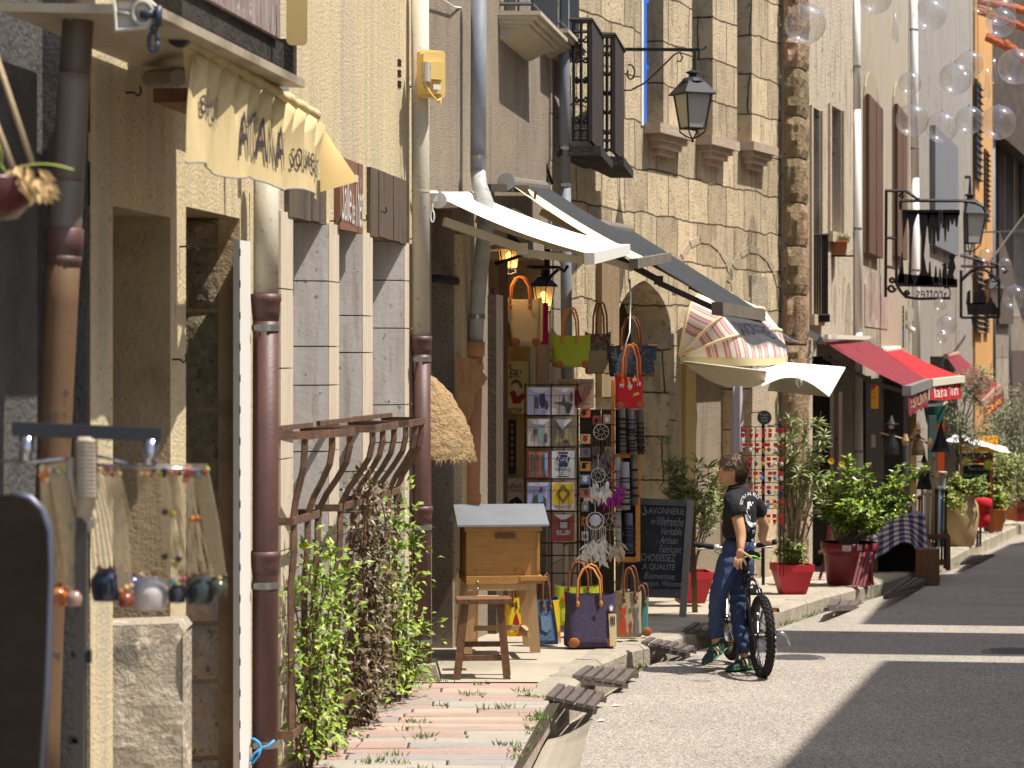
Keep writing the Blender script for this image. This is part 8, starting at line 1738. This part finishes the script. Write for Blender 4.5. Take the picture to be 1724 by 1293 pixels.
for px, py in ((22, 305), (70, 310), (78, 318), (38, 300)):
    for i in range(14): mb.leaf(P(px, py - 10, Yh - .06) + V((RND.gauss(0, .008), 0, RND.gauss(0, .01))), V((RND.gauss(.2, .5), RND.gauss(0, .4), -1)), .04, .018, V((0, -1, 0)))
mb.build('dry_husk', MS('dry_husk', (206, 170, 116)), hp)
mb = MB()
for a, b2, c in (((30, 282), (75, 268), (124, 286)), ((0, 285), (8, 262), (-4, 240)), ((10, 290), (-6, 262), (-30, 250))):
    A, B, Cc = P(*a, Yh - .08), P(*b2, Yh - .1), P(*c, Yh - .1); n = 8; pts = [A * (1 - t) ** 2 + B * 2 * t * (1 - t) + Cc * t * t for t in [i / n for i in range(n + 1)]]; mb.strip(pts, .008, .001, V((0, 1, .3)))
mb.build('leaf', m_bright, hp)
# ================================================================ the boy and his bicycle
def skin_mesh(nodes_, edges, levels=2, root=0, smooth=True):
    """nodes (pos, rx, ry); returns evaluated mesh data (verts, faces) grown with the Skin modifier"""
    me = bpy.data.meshes.new('tmp'); me.from_pydata([tuple(n[0]) for n in nodes_], edges, []); o = bpy.data.objects.new('tmp', me); COL.objects.link(o)
    md = o.modifiers.new('s', 'SKIN'); md.branch_smoothing = .4; md.use_smooth_shade = True
    for i, n in enumerate(nodes_):
        sv = me.skin_vertices[0].data[i]; sv.radius = (n[1], n[2] if len(n) > 2 else n[1]); sv.use_root = (i == root)
    sb = o.modifiers.new('u', 'SUBSURF'); sb.levels = levels; sb.render_levels = levels
    dg = bpy.context.evaluated_depsgraph_get(); r = bpy.data.meshes.new_from_object(o.evaluated_get(dg)); vs = [v.co.copy() for v in r.vertices]; fs = [tuple(p.vertices) for p in r.polygons]
    bpy.data.objects.remove(o); bpy.data.meshes.remove(me); bpy.data.meshes.remove(r); return vs, fs
def fuse(mb, name, mat, parent, vox=.006, smooth_it=4):
    """melt overlapping closed shells into one continuous surface"""
    o = mb.build(name, mat, parent, True); md = o.modifiers.new('r', 'REMESH'); md.mode = 'VOXEL'; md.voxel_size = vox; md.use_smooth_shade = True
    if smooth_it: sm = o.modifiers.new('s', 'SMOOTH'); sm.iterations = smooth_it; sm.factor = .5
    dg = bpy.context.evaluated_depsgraph_get(); dg.update(); r = bpy.data.meshes.new_from_object(o.evaluated_get(dg)); o.modifiers.clear(); old = o.data; o.data = r
    if not r.materials: r.materials.append(mat)
    bpy.data.meshes.remove(old); r.name = name; return o
YB = 14.9
B = lambda px, py, d=0.0: P(px, py, YB + d)
boy = thing('person', 'boy in a black T shirt and blue trousers straddling a bicycle and looking left', 'person', B(1240, 1130))
m_skin = M('skin', (.56, .30, .17), (.50, .26, .145), s=25, r=.55, spec=.35); nodes(m_skin)[2].inputs['Subsurface Weight'].default_value = .08; nodes(m_skin)[2].inputs['Subsurface Radius'].default_value = (.01, .004, .002)
kb = YB / FPX
# --- head : profile to the left, seen a little from behind
hc = B(1233, 793); head = MB()
fw = V((-1, .22, -.02)).normalized(); lt = V((-.22, -1, 0)).normalized(); up = V((0, 0, 1))    # the face looks left; lt = the side towards us
def headpt(th, ph):
    """th polar from top, ph azimuth from face (0) to camera side (90)"""
    st_, ct = math.sin(th), math.cos(th); x, y, z = st_ * math.cos(ph), st_ * math.sin(ph), ct
    rx, ry, rz = .086, .067, .102
    if x < 0: rx = .094
    X, Yy, Z = x * rx, y * ry, z * rz
    if z < 0 and x < 0: X *= 1 - .35 * (-z) ** 1.5
    if z < -.1: Yy *= 1 - .32 * (-z - .1)
    if x > 0:                                         # profile details
        k = max(0, x) ** 5 * max(0, 1 - abs(y) * 2.4)
        zz = Z
        prof = 0
        prof += .004 * math.exp(-((zz - .045) / .018) ** 2)      # brow
        prof -= .007 * math.exp(-((zz - .018) / .011) ** 2)      # eye hollow
        prof += .017 * math.exp(-((zz + .016) / .012) ** 2) * max(0, 1 - abs(y) * 4)   # nose
        prof += .005 * math.exp(-((zz + .043) / .006) ** 2) + .005 * math.exp(-((zz + .056) / .006) ** 2)   # lips
        prof -= .003 * math.exp(-((zz + .0495) / .003) ** 2)
        prof += .009 * math.exp(-((zz + .082) / .014) ** 2)      # chin
        X += prof * min(1, k * 1.6)
        if z < -.5: X += .012 * x
    return hc + fw * X + lt * Yy + up * Z
n1, n2 = 40, 56; vs = [headpt(math.pi * (i + .5) / n1, 6.2832 * j / n2) for i in range(n1) for j in range(n2)]
head.add(vs, [(i * n2 + j, i * n2 + (j + 1) % n2, (i + 1) * n2 + (j + 1) % n2, (i + 1) * n2 + j) for i in range(n1 - 1) for j in range(n2)] + [tuple(range(n2 - 1, -1, -1)), tuple((n1 - 1) * n2 + j for j in range(n2))])
ear = hc + lt * .066 - fw * .012 + V((0, 0, -.006))
for a in range(12):                                    # ear rim and bowl
    t = a * .5236; p = ear + fw * (.013 * math.cos(t)) + up * (.024 * math.sin(t)) + lt * .006 * (1 if math.cos(t) < .3 else .2); head.ball(p, .0062, 8)
head.ball(ear, .014, 8, (1, .6, 1.3))
# --- neck, shoulders, torso
sk = [(B(1240, 925, .02), .09, .08), (B(1246, 880, .02), .10, .085), (B(1247, 846, .01), .085, .07), (B(1243, 828, .005), .056, .054), (B(1239, 812, 0), .052, .05), (B(1236, 800, 0), .05, .05)]
body = MB(); vs, fs = skin_mesh(sk, [(k, k + 1) for k in range(5)]); body.add(vs, fs)
k0 = len(body.v); body.v += head.v; body.f += [[i + k0 for i in f] for f in head.f]; body.m += head.m
def limb(mb, pts, lv=2):
    vs, fs = skin_mesh(pts, [(i, i + 1) for i in range(len(pts) - 1)], lv); mb.add(vs, fs)
limb(body, [(B(1234, 842, -.09), .038), (B(1240, 866, -.135), .041), (B(1246, 890, -.175), .037), (B(1248, 905, -.19), .035), (B(1247, 922, -.235), .023, .027), (B(1247, 928, -.24), .021, .026)])
# left hand on the saddle : palm, five fingers fanned out
limb(body, [(B(1247, 923, -.25), .022, .026), (B(1246, 932, -.25), .018, .030), (B(1245, 939, -.25), .015, .030)], 1)
for (x0, y0), (x1, y1), (x2, y2), rr in (((1239, 937), (1236, 947), (1237, 955), .0088), ((1243, 939), (1241, 951), (1242, 960), .0095), ((1247, 939), (1247, 951), (1249, 959), .0095), ((1250, 937), (1254, 947), (1257, 953), .0088), ((1251, 930), (1260, 936), (1267, 941), .0098)):
    limb(body, [(B(x0, y0, -.25), rr * 1.1), (B((x0 + x1) / 2, (y0 + y1) / 2, -.262), rr), (B(x1, y1, -.262), rr), (B(x2, y2, -.25), rr * .85)], 1)
# right arm : elbow out behind the back, hand on the right grip
limb(body, [(B(1266, 846, .10), .04), (B(1278, 866, .13), .041), (B(1287, 885, .16), .036), (B(1283, 900, .24), .032), (B(1284, 909, .33), .025), (B(1287, 911, .36), .024)])
for i in range(4): a = B(1286 + i * 3.4, 909, .35); limb(body, [(a, .0098), (a + V((0, -.022, .008)), .0094), (a + V((.002, -.03, -.016)), .009), (a + V((.002, -.008, -.03)), .008)], 1)
limb(body, [(B(1285, 911, .35), .0105), (B(1287, 915, .335), .0095), (B(1291, 917, .34), .0085)], 1)
# legs inside the trousers and ankles
limb(body, [(B(1232, 930, .0), .06), (B(1222, 965, -.06), .045), (B(1209, 1005, -.10), .036), (B(1205, 1045, -.04), .03), (B(1205, 1072, .0), .03), (B(1206, 1088, .02), .03)])
limb(body, [(B(1250, 930, .05), .06), (B(1246, 975, .06), .045), (B(1240, 1020, .06), .034), (B(1246, 1060, .05), .03), (B(1252, 1096, .04), .032), (B(1254, 1112, .03), .03)])
fuse(body, 'body', m_skin, boy, .0045, 2)
# face details
mb = MB(); e = hc + fw * .0695 + lt * .0325 + up * .015; mb.ball(e, .0092, 10); mb.build('eye', MS('eye_white', (226, 216, 206), r=.2), boy, True)
mb = MB(); mb.ball(e + fw * .0050 + lt * .0030, .0068, 8); mb.build('iris', MS('dark_iris', (40, 26, 18), r=.2), boy, True)
mb = MB()
for s_ in (1,): mb.tube([hc + fw * .083 + lt * .012 + up * .030, hc + fw * .080 + lt * .028 + up * .034, hc + fw * .068 + lt * .044 + up * .030], [.002, .0032, .002], 5)
mb.tube([hc + fw * .084 + lt * .018 + up * .019, hc + fw * .078 + lt * .033 + up * .021, hc + fw * .070 + lt * .042 + up * .016], .0016, 4)
mb.build('eyebrow', MS('brow_brown', (60, 38, 24)), boy)
mb = MB(); mb.tube([hc + fw * .0885 + lt * .004 - up * .0495, hc + fw * .083 + lt * .018 - up * .0492, hc + fw * .077 + lt * .024 - up * .047], [.0022, .0024, .001], 6); mb.build('mouth', MS('lip_pink', (150, 84, 70)), boy, True)
# hair : many short locks over a cap
m_hair = M('brown_hair', (.055, .03, .017), (.15, .085, .045), s=60, st=(1, 1, .3), r=.5, isl=.35, spec=.4)
cap = MB()
def capok(p):
    x, y, z = (p - hc).dot(fw), (p - hc).dot(lt), (p - hc).dot(up)
    lim = .050 if x > .035 else (.018 if x > .0 else (-.01 if x > -.022 else -.086))
    return z > lim and not (abs(x + .012) < .017 and z < .022 and y > .03)
for i in range(n1 - 1):
    for j in range(n2):
        q4 = [headpt(math.pi * (a + .5) / n1, 6.2832 * (b2 % n2) / n2) for a, b2 in ((i, j), (i, j + 1), (i + 1, j + 1), (i + 1, j))]
        if all(capok(p) for p in q4): cap.add([hc + (p - hc) * 1.06 for p in q4], [(0, 1, 2, 3)])
for k in range(3600):
    th, ph = math.acos(1 - 1.85 * RND.random()), RND.uniform(0, 6.2832); p = headpt(th, ph)
    if not capok(p): continue
    if (p - hc).dot(up) < -.06 and RND.random() < .3: continue
    nr = (p - hc).normalized(); x = (p - hc).dot(fw); cr = hc + up * .09 - fw * .045
    d = (p - cr); d = d - nr * d.dot(nr); d = d.normalized() if d.length > 1e-4 else fw
    L = RND.uniform(.018, .03) * (.7 if (p - hc).dot(up) < .01 else 1)
    sw = V((RND.gauss(0, .2), RND.gauss(0, .2), RND.gauss(0, .16)))
    a = p + nr * .004; b2 = a + (d + sw) * L * .5 + nr * .006; c = a + (d + sw) * L - up * L * .2 + nr * .003
    sd = d.cross(nr).normalized() * RND.uniform(.0022, .0042); k_i = len(cap.v)
    cap.add([a - sd, a + sd, b2 + sd * .9 + nr * .001, b2 - sd * .9, c], [(0, 1, 2, 3), (3, 2, 4)])
cap.build('hair', m_hair, boy)
# T shirt
m_tee = M('black_cotton', (.012, .012, .014), (.02, .02, .022), s=7, r=.85, b=.5, bs=14)
tee = MB()
limb(tee, [(B(1243, 913, .01), .142, .112), (B(1244, 893, .01), .146, .115), (B(1245, 862, .01), .150, .118), (B(1246, 840, .01), .135, .105), (B(1243, 825, .005), .088, .078), (B(1241, 816, .005), .066, .064)])
limb(tee, [(B(1246, 845, .0), .10), (B(1233, 838, -.09), .072), (B(1236, 852, -.125), .066), (B(1241, 866, -.14), .066), (B(1242, 869, -.142), .064)])
limb(tee, [(B(1248, 845, .0), .10), (B(1264, 842, .09), .072), (B(1275, 856, .12), .064), (B(1283, 870, .145), .062)])
to = fuse(tee, 'tshirt', m_tee, boy, .006, 5)
for v in to.data.vertices:                             # creases
    p = v.co; f = NZ.noise(V((p.x * 9, p.y * 9, p.z * 18))) * .008 + NZ.noise(V((p.x * 22 + p.z * 14, p.y * 22, p.z * 26))) * .004; v.co = p + v.normal * f
mb = MB(); mb.tube([B(1241, 815, .005) + V(((.053) * math.cos(i * .349), .051 * math.sin(i * .349), .016 * math.cos(i * .349))) for i in range(19)], .0085, 6); mb.build('collar', m_tee, boy, True)
# print on the back, laid onto the cloth
import bmesh as _bm
from mathutils.bvhtree import BVHTree
ofs = V(boy['_o']); bvh = BVHTree.FromPolygons([v.co.copy() + ofs for v in to.data.vertices], [tuple(p.vertices) for p in to.data.polygons])
camp = V((0, 0, HC))
def oncloth(px, py, lift=.003):
    d = (P(px, py, 14.6) - camp).normalized(); h = bvh.ray_cast(camp, d); return (h[0] - d * lift) if h[0] else P(px, py, 14.65)
mb = MB()
oc_ = [((1254, 866), (1257.5, 866)), ((1255.5, 876), (1260, 874)), ((1260, 884), (1264, 879)), ((1266, 888.5), (1268, 881)), ((1273, 884), (1272.5, 879.5)), ((1277, 875), (1276.5, 874.5))]
for (o1, i1), (o2, i2) in zip(oc_, oc_[1:]): mb.quad(oncloth(*o1), oncloth(*o2), oncloth(*i2), oncloth(*i1))
mb.poly([oncloth(x, y) for x, y in ((1258, 845), (1261, 845), (1262, 855), (1264, 866), (1264, 876), (1261, 870), (1257, 862), (1258, 853))]); mb.poly([oncloth(x, y) for x, y in ((1261, 844), (1269, 845), (1265, 852), (1262, 851))])
def arcp(a, b2): t = math.pi * (1.0 - .82 * a); r_ = 13.5 + 4.5 * b2; return oncloth(1264 + r_ * math.cos(t), 849 - r_ * 1.15 * math.sin(t))
write(mb, 'ESTIU AL SUD', arcp); write(mb, 'TRIBU', lambda a, b2: oncloth(1266 + 12 * a, 899 - 2 * a - 6 * b2))
mb.build('back_print', MS('tee_print', (226, 226, 226)), boy)
# trousers
m_jean = M('navy_trousers', (.032, .05, .115), (.048, .07, .15), s=9, r=.85, b=.5, bs=40)
tr = MB()
limb(tr, [(B(1244, 903, .01), .132, .105), (B(1243, 922, .01), .138, .115), (B(1243, 938, .01), .128, .11)])
limb(tr, [(B(1233, 928, -.03), .09), (B(1224, 958, -.06), .077), (B(1209, 1000, -.10), .060), (B(1205, 1038, -.05), .051), (B(1205, 1066, -.0), .047), (B(1205, 1074, .01), .049)])
limb(tr, [(B(1252, 930, .05), .092), (B(1249, 968, .06), .073), (B(1241, 1014, .06), .057), (B(1244, 1056, .05), .050), (B(1252, 1092, .04), .046), (B(1254, 1102, .04), .050)])
tro = fuse(tr, 'trousers', m_jean, boy, .0065, 4)
for v in tro.data.vertices:                            # cross folds, deepest behind the knee and above the cuff
    p = v.co; k = .003 + .0045 * math.exp(-((p.z - .42) / .13) ** 2) + .0065 * math.exp(-((p.z - .20) / .09) ** 2)
    w_ = p.z * 95 + 5 * NZ.noise(V((p.x * 12, p.y * 12, p.z * 5))) + p.x * 30; f = math.sin(w_) * (.5 + .8 * NZ.noise(V((p.x * 9, p.y * 9, p.z * 9)))); v.co = p + v.normal * k * f
# shoes
m_shoe = M('dark_green_shoe', (.025, .04, .035), (.04, .06, .05), s=20, r=.7); m_sole = MS('green_sole', (40, 108, 62), r=.6); m_stripe = MS('sand_stripe', (206, 186, 140), r=.7)
def shoe(heel, toe, ankle):
    d = (toe - heel); L = d.length; d.normalize(); upv = (ankle - heel); upv = (upv - d * upv.dot(d)).normalized(); sd = d.cross(upv)
    prof = [(0, .030, .075), (.12, .036, .082), (.3, .036, .070), (.5, .038, .056), (.7, .043, .046), (.88, .038, .036), (1.0, .018, .020)]; n = 16; vs = []
    for f, w, h in prof:
        for j in range(n):
            a = 6.2832 * j / n; y = math.cos(a); z = math.sin(a); vs.append(heel + d * (L * f) + sd * (w * math.copysign(abs(y) ** .7, y)) + upv * (h * (.5 + .5 * math.copysign(abs(z) ** .8, z))))
    fs = [(i * n + j, i * n + (j + 1) % n, (i + 1) * n + (j + 1) % n, (i + 1) * n + j) for i in range(len(prof) - 1) for j in range(n)] + [tuple(range(n - 1, -1, -1)), tuple((len(prof) - 1) * n + j for j in range(n))]
    mb = MB(); mb.add(vs, fs); s = mb.build('shoe', m_shoe, boy, True)
    mb = MB(); mb.sheet(lambda u, v: heel + d * (L * (-.03 + 1.06 * u)) + sd * (math.sin(6.2832 * v) * (.034 + .012 * math.sin(math.pi * u * .9)) * min(1, (1.02 - u) * 6) ) + upv * (.006 + .010 * math.cos(6.2832 * v) + .012 * max(0, u - .8) * 3), 14, 10); mb.build('sole', m_sole, s, True)
    mb = MB()
    for f in (.34, .46): mb.strip([heel + d * (L * (f + .08)) + sd * sg_ + upv * zz for sg_, zz in ((-.040, .018), (-.041, .034), (-.030, .058))], .014, .003, d)
    for f in (.34, .46): mb.strip([heel + d * (L * (f + .08)) + sd * sg_ + upv * zz for sg_, zz in ((.040, .018), (.041, .034), (.030, .058))], .014, .003, d)
    mb.build('stripes', m_stripe, s)
    mb = MB()
    for f in (.4, .5, .6): mb.strip([heel + d * (L * f) + sd * -.022 + upv * (.07 - f * .02), heel + d * (L * f) + upv * (.078 - f * .02), heel + d * (L * f) + sd * .022 + upv * (.07 - f * .02)], .006, .004, d)
    mb.build('laces', m_sole, s)
shoe(B(1221, 1091, .05), B(1187, 1120, -.12), B(1208, 1070, .02))
shoe(B(1271, 1123, .07), B(1225, 1131, -.10), B(1256, 1090, .05))
mb = MB(); mb.tube([B(1206, 1072, .015), B(1206, 1090, .02)], .03, 10); mb.build('ankle', m_skin, boy, True)

# ---------------------------------------------------------------- bicycle
bk_ = thing('bicycle', 'small black mountain bicycle with fat knobbly tyres between the boy legs and the road', 'bicycle', B(1280, 1137))
hd_ = rad(7.5); F_ = V((-math.sin(hd_), math.cos(hd_), 0)); S_ = V((math.cos(hd_), math.sin(hd_), 0)); U_ = V((0, 0, 1))
lean = V((-.055, 0, 1)).normalized()                  # leans towards the boy
RW = .252
w0 = P(1283, 1070, 14.62); w0.z = RW - .004          # rear hub
def bp(f, s_, u): return w0 + F_ * f + S_ * (s_ - .115 * u) + U_ * u
m_tyre = M('tyre_rubber', (.018, .017, .016), (.035, .032, .03), s=25, r=.9); m_frame = MS('black_frame_paint', (22, 22, 24), r=.3, spec=.6); m_chrome = MS('silver_metal', (190, 190, 190), r=.25, met=.9); m_grey_r = MS('grey_rim_metal', (70, 70, 72), r=.35, met=.7)
def wheel(c, nm, kn=44):
    ring = lambda a, r, s_=0: c + (F_ * math.cos(a) + U_ * math.sin(a)) * r + S_ * s_
    w = MB(); N = 48; m = 12; vs = []
    for i in range(N):
        a = 6.2832 * i / N
        for j in range(m):
            b2 = 6.2832 * j / m; vs.append(ring(a, RW - .026 + .024 * math.cos(b2), .026 * math.sin(b2)))
    w.add(vs, [(i * m + j, i * m + (j + 1) % m, ((i + 1) % N) * m + (j + 1) % m, ((i + 1) % N) * m + j) for i in range(N) for j in range(m)])
    for i in range(kn):
        for k, b2 in enumerate((-1.15, -.62, 0, .62, 1.15)):
            a = 6.2832 * (i + (.5 if k % 2 else 0)) / kn; rd = (F_ * math.cos(a) + U_ * math.sin(a)); nr = rd * math.cos(b2) + S_ * math.sin(b2); p = ring(a, RW - .026) + nr * .0255; tg = rd.cross(S_).normalized(); sd = nr.cross(tg)
            q = [p + tg * x * .009 + sd * y * .0065 for x, y in ((-1, -1), (1, -1), (1, 1), (-1, 1))]; w.hexa(q, [z + nr * .0055 for z in q])
    whl = w.build('tyre', m_tyre, bk_)
    r = MB(); vs = []
    for i in range(N):
        a = 6.2832 * i / N
        for rr, ss in ((RW - .046, -.013), (RW - .046, .013), (RW - .062, .009), (RW - .062, -.009)): vs.append(ring(a, rr, ss))
    r.add(vs, [(i * 4 + j, i * 4 + (j + 1) % 4, ((i + 1) % N) * 4 + (j + 1) % 4, ((i + 1) % N) * 4 + j) for i in range(N) for j in range(4)]); r.build('rim', m_grey_r, whl)
    s = MB()
    for i in range(28):
        a = 6.2832 * i / 28; s.tube([ring(a + (.5 if i % 4 < 2 else -.5), .02, .026 if i % 2 else -.026), ring(a, RW - .06)], .0013, 4)
    s.build('spokes', m_chrome, whl); s = MB(); s.tube([c - S_ * .05, c + S_ * .05], .016, 10); s.tube([c - S_ * .03, c - S_ * .024], .028, 12); s.tube([c + S_ * .024, c + S_ * .034], .034, 14); s.build('hub', m_grey_r, whl)
wheel(w0, 'rear'); wf = w0 + F_ * .86; wheel(wf, 'front')
bbk = bp(.34, 0, .02); seatb = bp(.22, 0, .36); seatt = bp(.18, 0, .475); hdt, hdb = bp(.66, 0, .47), bp(.71, 0, .33)
mb = MB()
for a, b2, r in ((bbk, seatb, .017), (seatb, hdt - U_ * .05, .017), (bbk, hdb, .019), (hdt, hdb, .02)): mb.tube([a, b2], r, 10)
for s_ in (-1, 1):
    mb.tube([w0 + S_ * .05 * s_, w0 + F_ * .17 + S_ * .045 * s_ + U_ * .01, bbk + S_ * .02 * s_], .0095, 8); mb.tube([w0 + S_ * .05 * s_, bp(.06, .046 * s_, .18), bp(.18, .042 * s_, .32), seatb], .009, 8); mb.tube([hdb + S_ * .045 * s_, wf + S_ * .05 * s_], .013, 8)
mb.tube([hdb - S_ * .05, hdb + S_ * .05], .014, 8); mb.tube([bp(.1, -.045, .25), bp(.1, .045, .25)], .008, 6); mb.build('frame', m_frame, bk_, True)
mb = MB(); mb.tube([seatb, seatt], .0135, 10); mb.build('seat_post', m_frame, bk_, True)
mb = MB(); mb.tube([seatb - U_ * .012, seatb + U_ * .018], .022, 10); mb.tube([seatb + S_ * .02, seatb + S_ * .06 + F_ * -.01], .006, 6); mb.tube([bp(.16, -.02, .342), bp(.16, .02, .342)], .016, 8); mb.build('seat_clamp', m_grey_r, bk_, True)
def sad(u, v):
    f = -.11 + .24 * u; w_ = (.068 if u < .25 else .068 - .046 * min(1, (u - .25) / .45)) * (1 if u > .06 else .75); a = math.pi * v
    return seatt + F_ * f + S_ * (w_ * math.cos(a)) + U_ * (.045 * math.sin(a) ** .6 * (1 - .1 * u) - .005 + .02 * max(0, .3 - u))
mb = MB(); mb.sheet(sad, 18, 14); mb.sheet(lambda u, v: sad(u, 0).lerp(sad(u, 1), v), 18, 3); mb.sheet(lambda u, v: sad(0, 0).lerp(sad(0, 1), u).lerp(sad(0, u), v), 10, 2); sdl = mb.build('saddle', MS('saddle_black', (24, 24, 26), r=.4), bk_, True)
mb = MB(); mb.tube([sad(.9 - i * .09, 1) - U_ * .004 for i in range(11)] + [sad(.02, 1 - j / 6) * .5 + (sad(0, 0).lerp(sad(0, 1), 1 - j / 6)) * .5 - U_ * .01 for j in range(7)] + [sad(i * .09, 0) - U_ * .004 for i in range(11)], .006, 6); mb.build('green_edge', MS('lime_edge', (110, 200, 60), r=.4), sdl, True)
mb = MB(); mb.sheet(lambda u, v: sad(.0 + .18 * u, .40 + .2 * v) + U_ * .0025, 4, 4); mb.build('white_patch', MS('white_patch', (220, 220, 220)), sdl)
gl, grr = B(1168, 916, .55), B(1307, 912, .42); stem = bp(.66, 0, .53)
mb = MB(); mb.tube([hdt, stem], .015, 8); mb.tube([stem, stem + F_ * .04], .015, 8); mb.build('stem', m_frame, bk_)
mb = MB(); c0 = B(1236, 926, .5); mb.tube([gl.lerp(c0, .35), gl.lerp(c0, .6), c0 + V((-.03, 0, 0)), c0, c0 + V((.03, 0, 0)), grr.lerp(c0, .6), grr.lerp(c0, .35)], .0115, 8); mb.tube([gl.lerp(c0, .34), gl.lerp(c0, .9)], .0125, 8); mb.build('handlebar', m_chrome, bk_, True)
for g, k in ((gl, 1), (grr, -1)):
    d = (c0 - g).normalized(); mb = MB(); mb.tube([g, g + d * .012, g + d * .013, g + d * .13], [.0195, .0195, .0165, .0165], 12)
    for i in range(8): mb.tube([g + d * (.02 + i * .013), g + d * (.025 + i * .013)], .0178, 12)
    mb.build('grip', MS('rubber_grip', (34, 34, 36), r=.7), bk_, True)
    mb = MB(); a = g + d * .15; mb.box(a, (.03, .03, .035)); mb.tube([a, a + F_ * .03 - U_ * .008, a - d * .07 + F_ * .035 - U_ * .022, a - d * .13 + F_ * .02 - U_ * .034], [.009, .009, .007, .006], 6); mb.build('brake_lever', MS('white_lever', (214, 214, 210), r=.3), bk_, True)
mb = MB()
for g in (gl, grr): a = g + (c0 - g).normalized() * .15; mb.tube([a, a + F_ * .06 - U_ * .03, hdt + F_ * .1 - U_ * .05, bbk + U_ * .2, bp(.1, 0, .26)], .003, 5)
mb.build('cable', m_frame, bk_, True)
cr_c = bbk; mb = MB(); mb.tube([cr_c - S_ * .07, cr_c + S_ * .07], .014, 8)
pdR, pdL = cr_c + S_ * .075 + U_ * .11 - F_ * .06, cr_c - S_ * .075 - U_ * .11 + F_ * .06
mb.strip([cr_c + S_ * .065, pdR], .022, .012, F_); mb.strip([cr_c - S_ * .065, pdL], .022, .012, F_); mb.lathe([(.075, -.003), (.075, .003)], (0, 0, 0), 26); kk = len(mb.v) - 52
for i in range(kk, len(mb.v)): q = mb.v[i]; mb.v[i] = cr_c + S_ * (.05 + q.z) + F_ * q.x + U_ * q.y
mb.build('crankset', m_grey_r, bk_)
for p, s_ in ((pdR, 1), (pdL, -1)): mb = MB(); mb.box(p + S_ * .05 * s_, (.095, .07, .022), Matrix.Rotation(hd_, 3, 'Z')); pd = mb.build('pedal', m_frame, bk_); mb = MB(); mb.box(p + S_ * .05 * s_ - F_ * .037, (.06, .005, .014), Matrix.Rotation(hd_, 3, 'Z')); mb.build('reflector', MS('amber_reflector', (200, 110, 30), r=.2), pd)
mb = MB(); ch = [w0 + S_ * .05 + U_ * .03, cr_c + S_ * .05 + U_ * .07]; mb.tube(ch, .004, 4); mb.tube([w0 + S_ * .05 - U_ * .03, cr_c + S_ * .05 - U_ * .07], .004, 4); mb.build('chain', m_grey_r, bk_)
mb = MB(); dq = w0 + S_ * .075; mb.box(dq - U_ * .03, (.03, .05, .06)); mb.tube([dq - U_ * .02, dq - U_ * .09 + S_ * .012, dq - U_ * .12 + F_ * .03], .011, 6); mb.tube([dq + S_ * .02 + U_ * .02, dq + S_ * .06 + U_ * .015, dq + S_ * .085 - U_ * .01, dq + S_ * .10 - U_ * .06], [.011, .010, .009, .006], 8); mb.build('derailleur', m_chrome, bk_, True)
mb = MB(); mb.tube([cr_c - S_ * .05 - U_ * .0, cr_c - S_ * .09 - U_ * .22 - F_ * .05], .009, 6); mb.build('kickstand', m_frame, bk_)
mb = MB()
for z, dd in ((.28, .02),): mb.box(bp(.1, 0, .27), (.035, .03, .03)); mb.box(bp(.03, 0, .30), (.03, .02, .03)); mb.tube([bp(.11, -.045, .16), bp(.1, -.05, .28), bp(.1, 0, .31), bp(.1, .05, .28), bp(.11, .045, .16)], .007, 6)
mb.build('rear_brake', m_grey_r, bk_)
